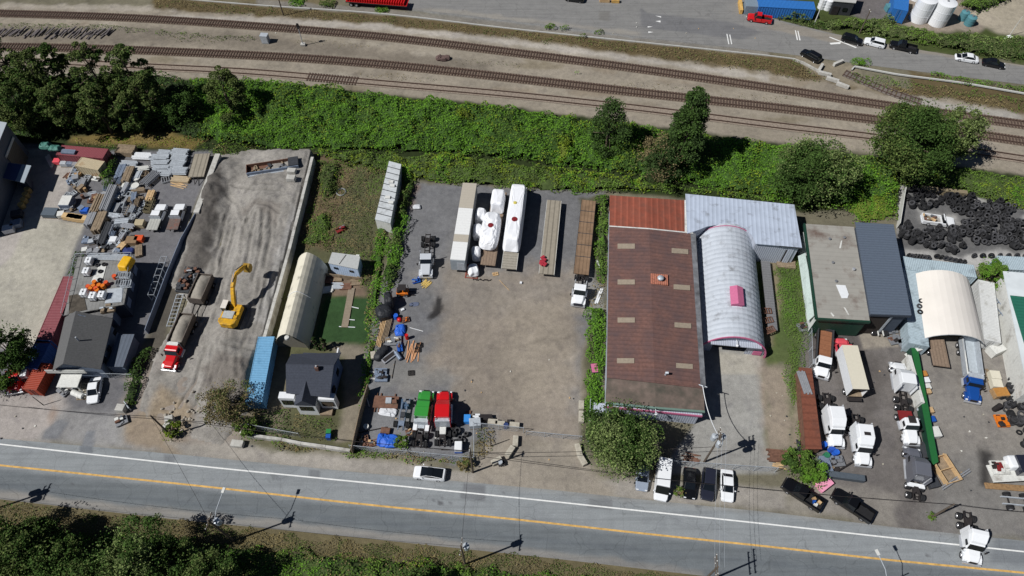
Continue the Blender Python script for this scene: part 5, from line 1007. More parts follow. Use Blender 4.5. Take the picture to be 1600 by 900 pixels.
def semi(label, rear, front, col, L=None, sleeper=1.6, high=True, hoodw=1.9, zpx=1.0, gz=0, name='semi_truck', cat='semi truck', nose='round', decks=None, axles=2, lock=True, hood=None, stacks=True, rails=True, fend=True, tail=None, tanks=None, visor=False, hoodcol=None):
    c, a, L0 = place(rear, front, zpx, None, gz); L = L or L0; t = thing(name, label, cat, c, a); l = L / 2; hl = hood or 1.75
    hc = hoodcol or col; xf = l; xh = xf - hl; xc = xh - 1.55; xs_ = xc - sleeper; hz = 1.62
    wn = .78 if nose == 'round' else .9
    MB().loft([ring8(x, hoodw / 2 * k, z0, z1, zt, hoodw / 2 * k * .8) for x, k, z0, z1, zt in ((xh + .02, 1, .8, 1.35, hz + .1), (xh + hl * .5, .96, .8, 1.3, hz - .02), (xf - .25, wn, .75, 1.2, hz - .2), (xf - .02, wn * .8, .7, 1.0, hz - .45))]).build('hood', hc, t, bev=.06)
    for s in (-1, 1):
        pr = [(xf - .1, .65), (xf - .25, 1.0), (xf - .7, 1.2), (xf - 1.25, 1.15), (xf - 1.6, .8)]; y0, y1 = sorted((s * hoodw * .36, s * 1.2)); MB().xprism(pr, y0, y1).build('fender', hc, t, bev=.04)
        MB().cbox((xf - .12, s * .95, .98), (.2, .3, .2)).build('headlight', m_lampw, t); MB().tube([(xh + .1, s * 1.1, 1.9), (xh + .15, s * 1.42, 1.9)], .03, 5).cbox((xh + .15, s * 1.45, 1.75), (.1, .2, .6)).build('wing_mirror', m_fr, t)
    MB().box(xf - .02, xf + .16, -1.2, 1.2, .42, .8).build('bumper', m_chrome, t, bev=.04)
    MB().box(xf - .04, xf + .05, -.48, .48, .82, 1.3).build('grille', m_fr, t); MB().box(xh - .02, xh + .03, -hoodw * .42, hoodw * .42, hz + .08, hz + .125).build('cowl', m_fr, t)
    cz = 2.75 if high else 2.6; cw = 1.12
    MB().loft([ring8(x, cw * k, .95, 1.9, z, cw * k * .86) for x, k, z in ((xc + .02, 1, cz), (xh - .55, 1, cz - .02), (xh - .35, .98, cz - .12))] + [ring8(xh + .06, cw * .94, .95, 1.7, 1.8, cw * .86)]).build('cab', col, t, bev=.05)
    MB().add([(xh - .32, -.93, cz - .14), (xh - .32, .93, cz - .14), (xh + .1, 1.0, 1.82), (xh + .1, -1.0, 1.82), (xh - .4, -.93, cz - .3), (xh - .4, .93, cz - .3), (xh + .0, -1, 1.75), (xh + .0, 1, 1.75)], [(0, 1, 2, 3), (4, 6, 7, 5), (0, 3, 6, 4), (1, 5, 7, 2), (0, 4, 5, 1), (3, 2, 7, 6)]).build('windscreen', m_glass, t)
    for s in (-1, 1): MB().cbox((xc + .85, s * (cw - .01), 2.1), (.8, .06, .5)).build('side_window', m_glass, t)
    if visor: MB().box(xh - .42, xh - .1, -.98, .98, cz - .16, cz - .1).build('sun_visor', col, t)
    if sleeper > .3:
        top = 3.75 if high else 2.9
        if high: MB().loft([ring8(x, 1.2 * k, .95, z * .8, z, 1.2 * k * .88) for x, k, z in ((xs_, 1, top), (xc, 1, top), (xc + .9, .9, 3.1), (xh - .5, .8, cz))]).build('sleeper', col, t, bev=.07)
        else: MB().loft([ring8(x, 1.16, .95, 2.3, z, 1.02) for x, z in ((xs_, top), (xc, top), (xc + .15, cz + .02))]).build('sleeper', col, t, bev=.05)
        for s in (-1, 1): 
            if high: MB().box(xs_ - .5, xs_, min(s * 1.12, s * 1.2), max(s * 1.12, s * 1.2), .9, 3.3).build('side_fairing', col, t)
    else: xs_ = xc
    if rails:
        for s in (-1, 1): MB().box(-l, xh, min(s * .36, s * .48), max(s * .36, s * .48), .78, 1.02).build('frame_rail', m_fr, t)
        for x in np.arange(-l + .1, xs_ - .2, .9): MB().box(x, x + .12, -.36, .36, .82, .98).build('cross_member', m_fr, t)
    if stacks:
        for s in (-1, 1): MB().tube([(xs_ - .18, s * .95, .9), (xs_ - .18, s * .95, 3.5 if high else 3.1)], .09, 8).build('exhaust_stack', m_chrome, t)
    for s in (-1, 1): MB().tube([(xc - .1 if sleeper < .5 else xs_ + .2, s * 1.02, .72), (xh - .3, s * 1.02, .72)], .3, 10).build('fuel_tank', tanks or m_chrome, t)
    axle(t, xf - .95, False, half=1.18)
    for k in range(axles): axle(t, -l + .75 + k * 1.35, True)
    if lock: MB().prism([(-l + .8, -.5), (-l + 1.1, -.5), (-l + 2.0, -.3), (-l + 2.0, .3), (-l + 1.1, .5), (-l + .8, .5), (-l + 1.2, .1), (-l + 1.2, -.1)], 1.02, 1.16).build('fifth_wheel', m_fr, t)
    if decks: MB().box(xs_ - 1.2, xs_ - .25, -.5, .5, 1.02, 1.1).build('deck_plate', decks, t)
    return t, dict(xf=xf, xh=xh, xc=xc, xs=xs_, l=l, L=L)

# ---- trucks in the gravel yard
semi('grey day-cab truck standing alone north of the oil stain, hood facing the road', (669, 365), (665, 431), pgw, sleeper=0, high=False, nose='sq', decks=m_fr, hood=2.1)
t, d = semi('bright green truck tractor parked beside the red one, white fenders over its rear wheels', (653, 699), (667, 611), pgrn, sleeper=1.5, high=False, hood=1.9, decks=m_galv)
for s in (-1, 1): MB().box(-d['l'] + 2.6, -d['l'] + 4.0, min(s * .6, s * 1.2), max(s * .6, s * 1.2), 1.05, 1.15).build('white_fender', m_white, t)
MB().box(-d['l'] + 3.6, -d['l'] + 4.6, -.5, .5, 1.3, 1.6).build('tool_box', m_white, t); MB().box(d['xs'] - .7, d['xs'] - .05, -1.05, 1.05, 1.2, 2.2).build('headache_rack', m_galv, t)
t, d = semi('bright red truck tractor parked beside the green one', (691, 697), (695, 612), pred, sleeper=2.0, high=True, hood=1.8, decks=m_whited)
MB().box(d['xs'] - .5, d['xs'] - .0, -1.1, 1.1, 1.1, 3.2).build('rear_panel', m_galv, t); MB().box(d['xs'] - 1.7, d['xs'] - .6, -.45, .45, 1.15, 1.4).build('battery_box', m_whited, t)
t, d = semi('white tractor with a blue nose panel coupled to the brown-decked flatbed', (911, 417), (903, 476), pw, sleeper=0, high=True, hood=1.5)
MB().box(d['xf'] - .05, d['xf'] + .2, -.7, .7, .85, 1.25).build('blue_panel', pd, t)
# ---- trucks on the east side
semi('white tractor driving out onto the main road at the lower right', (1511, 799), (1520, 880), pw, sleeper=.6, high=True, hood=1.6)
semi('white sleeper tractor with its side against the rusty roofed rail', (1290, 613), (1308, 698), pw, sleeper=2.0, high=True, hood=1.7)
t, d = semi('white sleeper tractor with a black roof hatch, east of the similar one', (1336, 646), (1350, 727), pw, sleeper=2.0, high=True, hood=1.7)
MB().cbox((d['xc'] - .5, 0, 3.78), (.5, .9, .08)).build('roof_hatch', m_fr, t)
semi('white tractor facing north beside the green covered fence', (1415, 643), (1402, 567), pw, sleeper=1.7, high=True, hood=1.7)
t, d = semi('dark grey sleeper tractor facing north near the end of the green fence', (1433, 782), (1425, 700), pgry, sleeper=1.9, high=True, hood=1.7)
MB().box(d['xs'] - .9, d['xs'] - .3, -1.2, 1.2, 1.0, 1.15).build('white_rail', m_white, t)
m_redc = M('red_chassis', S(120, 34, 36), rough=.7, var=.2)
t, d = semi('short white and red yard tractor with a red chassis beside the green fence', (1412, 643), (1426, 694), pw, sleeper=0, high=False, hood=2.0, lock=False, axles=1, stacks=False)
MB().box(-d['l'], d['xc'] - .1, -1.0, 1.0, 1.05, 1.3).build('red_deck', m_redc, t); MB().box(d['xc'] - .2, d['xc'] + .9, -.5, .5, 2.6, 2.75).build('roof_rack', m_fr, t)
# blue dump truck
t, d = semi('blue dump truck with an empty pale tipper box below the fabric shelter', (1509, 533), (1521, 627), pblu, sleeper=0, high=False, hood=2.2, lock=False, visor=True)
def tipper(t, x0, x1, w, z0, z1, mat, load=None, inner=None):
    th = .08
    MB().box(x0, x1, -w, w, z0, z0 + .1).build('tipper_floor', inner or mat, t)
    for s in (-1, 1): MB().box(x0, x1, min(s * w, s * (w - th)), max(s * w, s * (w - th)), z0, z1).build('tipper_side', mat, t); MB().box(x0, x1, min(s * (w + .05), s * (w - .1)), max(s * (w + .05), s * (w - .1)), z1, z1 + .1).build('tipper_rim', mat, t)
    MB().box(x0 - .05, x0 + th, -w, w, z0, z1 - .1).build('tailgate', mat, t); MB().box(x1 - th, x1 + .02, -w, w, z0, z1 + .15).build('front_board', mat, t)
    if load:
        n = 10; m_ = 16; vs = []; 
        for i in range(n + 1):
            for j in range(m_ + 1):
                u, v = i / n * 2 - 1, j / m_ * 2 - 1; vs.append((x0 + .1 + (x1 - x0 - .2) * (v + 1) / 2, u * (w - .1), z1 - .45 + .75 * (1 - u * u) * (1 - v * v) ** .6 + R.uniform(-.05, .05)))
        MB().add(vs, [(i * (m_ + 1) + j, i * (m_ + 1) + j + 1, (i + 1) * (m_ + 1) + j + 1, (i + 1) * (m_ + 1) + j) for i in range(n) for j in range(m_)]).build('load', load, t, smooth=True)
tipper(t, -d['l'] + .0, d['xc'] - .35, 1.2, 1.1, 2.4, m_galv, None, M('tipper_inside', S(168, 176, 182), rough=.6, var=.12)); 
MB().box(d['xc'] - .3, d['xc'] + .5, -1.1, 1.1, 2.45, 2.7).build('cab_shield', m_galv, t); MB().tube([(-d['l'] - .5, -1.15, 2.3), (d['xc'], -1.15, 2.5)], .12, 8).build('roll_tarp', m_whited, t)
# red dump truck and its trailer in the sand yard
m_load = M('sand_load', S(146, 140, 130), rough=1, var=.15, scale=2, bump=.6); m_tip = M('tipper_dark', S(92, 84, 78), rough=.7, var=.25, scale=1.5)
t, d = semi('red-hooded dump truck heaped with sand, leaving the sand yard', (297, 498), (263, 577), pred, sleeper=0, high=False, hood=2.1, lock=False, axles=2, gz=.1)
tipper(t, -d['l'] - .1, d['xc'] - .3, 1.2, 1.15, 2.5, m_tip, m_load); MB().box(d['xc'] - .3, d['xc'] + .3, -.9, .9, 2.62, 2.75).build('cab_shield', m_whited, t)
c, a, L_ = place((325, 432), (305, 478), 1.6, 5.6, .25); t = thing('dump_trailer', 'tipper trailer heaped with sand standing behind the red-hooded dump truck', 'trailer', c, a)
tipper(t, -2.8, 2.4, 1.2, 1.15, 2.5, m_tip, m_load); MB().box(-2.8, 2.6, -.5, -.38, .75, 1.1).box(-2.8, 2.6, .38, .5, .75, 1.1).build('frame', m_fr, t); MB().tube([(2.5, -.5, .85), (6.2, -.1, .7)], .1, 6).tube([(2.5, .5, .85), (6.2, .1, .7)], .1, 6).build('drawbar', m_fr, t)
for x in (-1.8, 1.6): axle(t, x)
# box truck, brown-bed truck
t, d = semi('box truck with a cream box and salmon pink hood, open at its rear', (1334, 617), (1312, 529), ppk, sleeper=0, high=False, hood=1.5, lock=False, axles=1, stacks=False)
m_bx = M('box_cream', S(206, 200, 182), rough=.5, var=.04); xb0, xb1 = -d['l'] - .3, d['xc'] + .35
MB().box(xb0, xb1, -1.22, 1.22, 3.55, 3.62).build('box_roof', m_bx, t)
for s in (-1, 1): MB().box(xb0, xb1, min(s * 1.22, s * 1.17), max(s * 1.22, s * 1.17), 1.1, 3.55).build('box_side', m_white, t)
MB().box(xb0, xb1, -1.17, 1.17, 1.0, 1.1).build('box_floor', m_wood, t); MB().box(xb1 - .05, xb1, -1.17, 1.17, 1.1, 3.55).build('box_front', m_white, t)
mb = MB(); mb.box(xb0 - .06, xb0, -1.25, -1.12, 1, 3.62).box(xb0 - .06, xb0, 1.12, 1.25, 1, 3.62).box(xb0 - .06, xb0, -1.12, 1.12, 3.45, 3.62).box(xb0 - .7, xb0 - .06, -1.1, 1.1, .75, .9); mb.build('rear_frame', m_fr, t)
t, d = semi('white-cab truck with a rusty brown open bed, west of the box truck', (1288, 518), (1283, 589), pw, sleeper=0, high=False, hood=1.4, lock=False, axles=1, stacks=False, nose='sq', hoodw=2.1)
tipper(t, -d['l'] - .1, d['xc'] - .1, 1.2, 1.15, 1.85, m_dgrey, None, M('rusty_floor', S(138, 92, 66), rough=.9, var=.15, lines=(0, .9, .85, 0)))
# truck loaded with boxes at the west edge
t, d = semi('red-hooded flatbed truck carrying boxes and white tanks at the west edge', (34, 555), (22, 612), pred, sleeper=0, high=False, hood=1.4, lock=False, axles=1, stacks=False, nose='sq')
MB().box(-d['l'], d['xc'] - .1, -1.2, 1.2, 1.05, 1.2).build('deck', m_wood, t)

# ---- light vehicles
FC = 'cars parked in the row by the warehouse tree'
car('white hatchback with a black glass roof parked on the gravel shoulder of the road', (696, 742), (646, 737), pw, 'coupe', L=4.7, roof=m_glass)
car('small silver car half under the speckled tree, west of the white van', (1005, 728), (1003, 761), psil, 'hatch', L=4.2, group=FC)
car('tall white cargo van parked at the shaded edge of the speckled tree', (1039, 720), (1033, 779), pw, 'van', L=5.9, W=2.05, H=2.5, group=FC, zpx=1.2, cat='van')
car('black car next to the white van', (1078, 732), (1077, 778), pb, 'hatch', L=4.6, group=FC)
car('dark blue-black suv between the black car and the white sedan', (1109, 732), (1105, 781), pd, 'suv', L=4.8, W=1.95, H=1.65, group=FC)
car('white sedan at the east end of the row of parked cars', (1136, 736), (1137, 781), pw, 'sedan', group=FC)
pk = pickup('black pickup with a colourful load in its bed, western of two on the shoulder', (1283, 791), (1227, 754), pb); 
for q, (x, y, cc_) in enumerate(((-2.0, .3, m_whited), (-1.5, -.3, m_brown), (-1.7, .1, m_blue), (-2.3, -.3, m_lum))): MB().cbox((x, y, .95), (.5, .4, .35), q).build('load_item', cc_, pk)
pickup('black pickup with an empty bed, eastern of two on the shoulder', (1361, 808), (1305, 771), pb)
car('white car parked beside the pallet of blocks in the west yard', (150, 593), (144, 626), pw, 'sedan', L=4.4, H=1.45)
m_dkg = M('aluminium_deck', S(168, 168, 162), rough=.6, var=.1, lines=(1, .5, .8, .2)); m_dkr = M('rusty_steel_deck', S(104, 90, 84), rough=.8, var=.2, stain=S(140, 76, 58), samt=.3, sscale=1)
WP = 'white flat-deck pickups in the west yard'
pickup('white crew cab pickup with a pale slatted flat deck', (236, 364), (255, 316), pw, L=6.2, deck=m_dkg, group=WP); pickup('white crew cab pickup with a dark rusty flat deck', (268, 364), (284, 315), pw, L=6.2, deck=m_dkr, group=WP)
pk = pickup('white pickup piled with junk, parked among the tyres', (1443, 341), (1489, 347), pw, L=5.6, crew=False, bed='grey')
for q in range(9): MB().cbox((R.uniform(-2.6, -.6), R.uniform(-.6, .6), 1.05 + R.uniform(0, .2)), (R.uniform(.3, .9), R.uniform(.2, .5), R.uniform(.2, .5)), R.uniform(0, 3)).build('load_item', R.choice([m_wood, m_whited, m_grey, m_rust, m_lum]), pk)
pickup('red pickup parked on the far road beside the yellow post', (1206, 31), (1168, 25), pred, L=5.4)
car('black car by the broken barriers on the south side of the far road', (1283, 95), (1252, 78), pb, 'suv', L=4.7, H=1.6)
FR = 'cars parked along the north side of the far road'
car('black car nearest the tanks in the far roadside row', (1315, 57), (1349, 66), pb, 'suv', L=4.7, H=1.6, group=FR)
car('white suv between two black vehicles on the far road', (1383, 70), (1351, 62), pw, 'suv', L=4.5, H=1.6, group=FR)
pickup('black pickup behind the white suv on the far road', (1433, 77), (1391, 67), pb, L=5.6, group=FR)
car('white sedan with a black hood on the far road', (1529, 93), (1493, 87), pw, 'sedan', L=4.8, hood=pb, group=FR)
car('black sedan at the east end of the far roadside row', (1536, 95), (1570, 102), pb, 'sedan', group=FR)
car('black car cut by the top edge of the picture', (909, -2), (887, -5), pb, 'suv', L=4.6)

# ---- trailers
def flatbed(label, p0, p1, deckm, w=1.28, z=1.35, L=None, axl=2, sides=m_fr, parts=True, gz=0, front_gap=0):
    c, a, L0 = place(p0, p1, z, L, gz); t = thing('flatbed_trailer', label, 'trailer', c, a); l = L0 / 2
    MB().box(-l, l, -w, w, z - .16, z).build('deck', deckm, t)
    for s in (-1, 1): MB().box(-l, l, min(s * w, s * (w + .06)), max(s * w, s * (w + .06)), z - .22, z + .02).build('side_rail', sides, t); MB().box(-l + .3, l - 1, min(s * .4, s * .52), max(s * .4, s * .52), z - .55, z - .16).build('beam', m_fr, t)
    for k in range(axl): axle(t, -l + 1.1 + k * 1.3, True, .48)
    for s in (-1, 1): MB().box(l - 3, l - 2.85, min(s * .7, s * .82), max(s * .7, s * .82), 0, z - .2).build('landing_leg', m_fr, t)
    MB().box(-l - .08, -l, -1.1, 1.1, z - .5, z - .1).build('rear_bumper', m_fr, t)
    return t, l
m_deckg = M('deck_grey_boards', S(146, 138, 124), rough=.85, var=.12, scale=1.5, lines=(1, .85, .62, 0)); m_deckb = M('deck_brown_boards', S(130, 106, 84), rough=.85, var=.22, scale=.7, lines=(1, .62, .7, 0)); m_deckw = M('deck_wood_grey', S(132, 114, 98), rough=.9, var=.18, lines=(1, .5, .75, 0))
t, l = flatbed('long empty flatbed trailer with three pale plank strips and red straps at its end', (866, 313), (854, 428), m_deckg, sides=m_whited)
for k in range(7): MB().cbox((l - 2.4 + R.uniform(-.8, .8), -.5 + R.uniform(-.6, .5), 1.55 + R.uniform(0, .2)), (.8, .5, .35), R.uniform(0, 3)).build('strap_bundle', M('red_straps', S(160, 44, 58), rough=.8, var=.3), t, bev=.1)
t, l = flatbed('brown wooden flatbed trailer coupled to the white tractor beside the warehouse', (920, 313), (908, 428), m_deckb)
for k in range(1, 6): MB().box(-l + k * 2.6, -l + k * 2.6 + .12, -1.28, 1.28, 1.352, 1.38).build('cross_strap', m_dgrey, t)
flatbed('short dark wooden flatbed parked at the mouth of the fabric shelter', (1462, 528), (1471, 572), m_deckw)
c, a, L0 = place((734, 286), (715, 406), 4.05); t = thing('box_trailer', 'long enclosed semi-trailer with a white and beige banded roof', 'trailer', c, a); l = L0 / 2
secs = [(-l, -l + 6.0, S(176, 168, 154)), (-l + 6.0, -l + 12.0, S(222, 222, 220)), (-l + 12.0, -l + 13.6, S(174, 166, 152)), (-l + 13.6, l, S(226, 227, 226))]
MB().box(-l, l, -1.3, 1.3, 1.1, 3.95).build('box', M('trailer_side', S(150, 152, 152), rough=.5, var=.06, lines=(0, .6, .85, .2)), t)
for q, (x0, x1, cc_) in enumerate(secs): MB().box(x0, x1 - .03, -1.28, 1.28, 3.95, 4.05).build('roof_panel', M('roof_band_%d' % (q % 2), cc_, rough=.5, var=.05, lines=(0, .6, .96, 0)), t)
MB().box(l, l + .06, -1.25, 1.25, 1.15, 3.9).build('front_panel', M('trailer_front', S(150, 158, 164), rough=.6, var=.08), t); MB().box(l + .06, l + .1, -.2, 1.1, 1.3, 3.3).build('front_hatch', m_galv, t)
for k in range(2): axle(t, -l + 1.4 + k * 1.3)
for s in (-1, 1): MB().box(l - 3, l - 2.85, min(s * .7, s * .82), max(s * .7, s * .82), 0, 1.1).build('landing_leg', m_fr, t)
t2, l2 = flatbed('flatbed trailer under the lumpy wrapped machine', (781, 300), (762, 414), m_deckw)
t3, l3 = flatbed('flatbed trailer under the tall smooth wrapped load', (812, 292), (795, 420), M('deck_slotted', S(150, 144, 132), rough=.8, var=.15, lines=(0, .55, .7, 0)), sides=m_whited)
m_wrap = M('white_shrink_wrap', S(232, 233, 236), rough=.45, var=.03, bump=.35, bscale=1.6, spec=.5)
def blob(name, label, cat, px, z0, dims, rz, mat=None, amp=.12, seed=0, taper=.85, parent=None, squ=.6, sub=9, marks=()):
    """lumpy wrapped or covered object: superellipsoid-like box with folds"""
    c = P(*px, z0 + dims[2] * .6) if len(px) == 2 else Vector(px); g = np.random.default_rng(seed + 5)
    t = None
    nu, nv = sub * 3, sub; V = []
    for j in range(nv + 1):
        ph = -math.pi / 2 + math.pi * j / nv
        for i in range(nu):
            th = 2 * math.pi * i / nu; e = squ
            f = lambda v: math.copysign(abs(v) ** e, v)
            x, y, z = f(math.cos(th)) * f(math.cos(ph)), f(math.sin(th)) * f(math.cos(ph)), f(math.sin(ph))
            tp = 1 - (1 - taper) * (z + 1) / 2; V.append((x * dims[0] / 2 * tp, y * dims[1] / 2 * tp, (z + 1) / 2 * dims[2]))
    V = np.array(V); n1 = fbm(V[:, 0] * 1.3 + V[:, 2], V[:, 1] * 1.3 - V[:, 2] * .7, .9, seed, 3) - .5; n2 = fbm(V[:, 1] + 9, V[:, 2] * 1.4, .7, seed + 3, 2) - .5
    V[:, 0] += n1 * amp * 2; V[:, 1] += n2 * amp * 2; V[:, 2] = np.maximum(0, V[:, 2] + n1 * amp * 2)
    fs = [(j * nu + i, j * nu + (i + 1) % nu, (j + 1) * nu + (i + 1) % nu, (j + 1) * nu + i) for j in range(nv) for i in range(nu)]
    o = MB().add([tuple(v) for v in V], fs).build(name, mat or m_wrap, parent)
    o.location = (c.x, c.y, z0) if not parent else px; o.rotation_euler = (0, 0, rz)
    if not parent: tag(o, label, cat)
    return o
ra = t2.rotation_euler[2]
o = blob('wrapped_load', 'tall narrow white wrapped block at the far end of the lumpy load', 'wrapped load', (778, 312), 1.36, (4.3, 2.5, 2.7), ra, amp=.14, seed=1, squ=.25, sub=12)
o = blob('wrapped_machine', 'lumpy white wrapped machine with a dark red spot on top', 'wrapped load', (766, 358), 1.36, (8.4, 3.6, 2.7), ra, amp=.26, seed=2, squ=.55, sub=16)
MB().lathe([(0, .03), (.5, .0), (.55, -.5)], (.0, .1, 2.78), n=14).build('red_spot', M('red_mark', S(120, 30, 36), rough=.8, var=.4, scale=3), o)
o = blob('wrapped_load', 'tall smooth white wrapped load with a red and a yellow spot', 'wrapped load', (805, 334), 1.36, (15.6, 3.3, 2.8), t3.rotation_euler[2], amp=.15, seed=3, squ=.22, taper=.8, sub=16)
MB().lathe([(0, .03), (.5, .0), (.55, -.5)], (2.2, .1, 2.92), n=14).build('red_spot', MATS['red_mark'], o); MB().lathe([(0, .03), (.3, .0), (.35, -.5)], (-1.6, -.2, 2.92), n=14).build('yellow_spot', M('yellow_mark', S(200, 186, 90), rough=.8, var=.2), o)
for i, (x, y, d_, lb) in enumerate(((751, 336, (2.6, 2.0, 1.9), 'rounded white wrapped bundle, northernmost between the box trailer and the machine'), (746, 361, (2.9, 1.7, 1.7), 'white wrapped bundle in the middle of the gap beside the box trailer'), (744, 395, (2.5, 1.6, 1.5), 'bluish white wrapped bundle third in line beside the box trailer'), (739.5, 421, (2.5, 1.8, 1.4), 'white wrapped bundle on a red pallet at the nose of the box trailer'))):
    blob('wrapped_bundle', lb, 'wrapped load', (x, y), .12, (d_[0], d_[1] * 1.1, d_[2] * (1.6 if i < 3 else 1)), ra + .1 * i, seed=10 + i, amp=.18, squ=.55, sub=12)
p = P(738, 424); mb = MB()
for k in range(5): mb.box(-1.4 + k * .7, -1.28 + k * .7, -1.1, 1.1, .0, .11)
mb.box(-1.4, 1.55, -1.1, -.95, .02, .1).box(-1.4, 1.55, .95, 1.1, .02, .1); o = mb.build('pallet', M('red_pallet', S(140, 70, 60), var=.2)); o.location = p; o.rotation_euler = (0, 0, ra); tag(o, 'red pallet frame under the southernmost wrapped bundle', 'pallet')

# ---- excavator
gzE = 1.9; c = P(364, 493, 3.0); c = Vector((c.x, c.y, 0)); gzE = max(1.0, Z(c)) + .0; c.z = gzE
ex = thing('excavator', 'yellow excavator with raised boom working on the sand', 'excavator', c, math.radians(83))
for s in (-1, 1):
    pr = [(-2.1, .45), (-1.85, .08), (1.85, .08), (2.1, .45), (1.85, .85), (-1.85, .85)]; y0, y1 = sorted((s * .85, s * 1.45)); MB().xprism(pr, y0, y1).build('track', m_black, ex, bev=.05)
MB().lathe([(0, .85), (.8, .85), (.8, 1.1), (0, 1.1)]).build('slew_ring', m_fr, ex)
MB().prism([(-2.3, -.8), (-1.9, -1.3), (-1.3, -1.45), (1.5, -1.45), (1.5, 1.45), (-1.3, 1.45), (-1.9, 1.3), (-2.3, .8), (-2.4, 0)], 1.1, 2.0).build('upper_body', pyel, ex, bev=.08)
MB().prism([(-2.45, -.9), (-2.0, -1.42), (-1.3, -1.5), (-1.3, 1.5), (-2.0, 1.42), (-2.45, .9)], 1.05, 2.25).build('counterweight', pyel, ex, bev=.12)
MB().box(-1.25, .1, -.75, 1.05, 2.0, 2.28).build('engine_cover', M('engine_cover', S(170, 172, 170), rough=.5, var=.15), ex, bev=.05); MB().box(-1.2, -.5, -1.35, -.8, 2.0, 2.2).build('side_cover', pyel, ex); MB().tube([(-.6, -1.05, 2.1), (-.6, -1.05, 2.7)], .08, 8).build('exhaust_stack', m_fr, ex)
MB().loft([[(x, .55, 1.2), (x, .6, z), (x, 1.4, z), (x, 1.45, 1.2)] for x, z in ((.0, 2.95), (.3, 3.0), (1.5, 3.0), (1.85, 2.2))]).build('cab', m_glass, ex); MB().box(.0, 1.55, .55, 1.45, 2.98, 3.1).build('cab_roof', M('cab_roof', S(214, 206, 196), rough=.5, var=.08, stain=S(150, 96, 80), samt=.2), ex); 
MB().box(.15, 1.5, -1.4, -.6, 2.0, 2.15).build('tool_cover', pyel, ex)
def link(name, mat, a, b, w, h0, h1, par):
    a, b = Vector(a), Vector(b); d_ = (b - a); m = Matrix.Translation(a) @ d_.to_track_quat('X', 'Z').to_matrix().to_4x4(); L_ = d_.length
    mb = MB(); vs = [m @ Vector(v) for v in ((0, -w / 2, -h0 / 2), (0, w / 2, -h0 / 2), (0, w / 2, h0 / 2), (0, -w / 2, h0 / 2), (L_ * .5, -w / 2, -h1 * .6), (L_ * .5, w / 2, -h1 * .6), (L_ * .5, w / 2, h1 * .6), (L_ * .5, -w / 2, h1 * .6), (L_, -w / 2, -h1 / 2.4), (L_, w / 2, -h1 / 2.4), (L_, w / 2, h1 / 2.4), (L_, -w / 2, h1 / 2.4))]
    return mb.add(vs, [(3, 2, 1, 0), (8, 9, 10, 11)] + [(i, (i + 1) % 4, (i + 1) % 4 + 4, i + 4) for i in range(4)] + [(i + 4, (i + 1) % 4 + 4, (i + 1) % 4 + 8, i + 8) for i in range(4)]).build(name, mat, par)
b0, b1, b2, b3 = (1.1, -.1, 1.8), (3.3, .15, 4.2), (5.3, .15, 5.0), (7.9, -.5, 4.1)
link('boom', pyel, b0, b1, .5, .5, .75, ex); link('boom', pyel, b1, b2, .46, .8, .7, ex); st_ = link('stick', pyel, b2, b3, .36, .6, .55, ex)
for s in (-1, 1): MB().tube([(1.4, s * .35, 1.5), (3.2, s * .35, 3.6)], .08, 8).build('hydraulic_ram', m_chrome, ex)
MB().tube([(3.8, .15, 5.0), (5.3, .1, 5.6)], .08, 8).build('hydraulic_ram', m_chrome, ex); MB().tube([(5.9, .1, 5.5), (7.4, -.3, 4.8)], .07, 8).build('hydraulic_ram', m_fr, ex)
bk = MB(); 
prb = [(7.5, 4.2), (8.2, 4.3), (8.55, 3.7), (8.4, 3.0), (7.8, 2.7), (7.2, 3.0)]
bk.xprism(prb, -1.1, .0); bk.build('bucket', M('bucket_yellow', S(150, 120, 50), rough=.7, var=.3, scale=2), ex, bev=.04)
# ================================================================ WALLS, FENCES
def wall(name, label, cat, pts, h, th, mat, z0=0, zpx=None, blocks=0, cap=None):
    w = PP(pts, (zpx if zpx is not None else z0 + h)); c = w[0].copy(); c.z = z0; t = thing(name, label, cat, c)
    for a, b in zip(w[:-1], w[1:]):
        a = a - c; b = b - c; a.z = b.z = 0; d = b - a; n = max(1, int(d.length / blocks)) if blocks else 1; ang = math.atan2(d.y, d.x)
        for k in range(n):
            p = a + d * ((k + .5) / n); mb = MB(); L_ = d.length / n - (.03 if blocks else 0); hh = h + (R.uniform(-.04, .04) if blocks else 0)
            mb.cbox((p.x, p.y, hh / 2), (L_, th, hh), ang + (R.uniform(-.01, .01) if blocks else 0)); mb.build('block' if blocks else 'panel', mat, t, bev=.03 if blocks else 0)
        if cap:
            p = a + d * .5; MB().cbox((p.x, p.y, h + .04), (d.length, th + .1, .08), ang).build('coping', cap, t)
    return t
m_cw = M('pale_concrete', S(182, 180, 174), rough=.9, var=.12, scale=1.5, stain=S(130, 126, 118), samt=.5, sscale=.6)
wall('retaining_wall', 'pale concrete block wall holding up the east side of the sand yard', 'wall', [(488, 245), (451, 392), (412, 529)], 2.15, .55, m_cw, blocks=1.6)
m_bw = M('blue_grey_hoarding', S(128, 140, 160), rough=.6, var=.1, lines=(0, .4, .85, .2))
wall('concrete_wall', 'pale flat-topped wall between the sand yard and the scaffolding yard', 'wall', [(340, 240), (318, 300), (306, 332)], 1.7, 1.0, m_cw, zpx=1.7)
wall('steel_fence', 'blue-grey steel sheet fence along the east side of the west yard', 'fence', [(305, 332), (282, 372), (258, 430), (240, 478), (226, 515)], 1.4, .08, m_bw)
wall('road_wall', 'low grey concrete wall along the road in front of the dark-roofed house', 'wall', [(386, 679), (440, 686), (470, 692), (547, 703)], .9, .45, m_cw, blocks=3)
wall('board_fence', 'tall board fence between the house driveway and the coloured trucks', 'fence', [(574, 600), (562, 640), (548, 702)], 2.1, .1, m_wood)
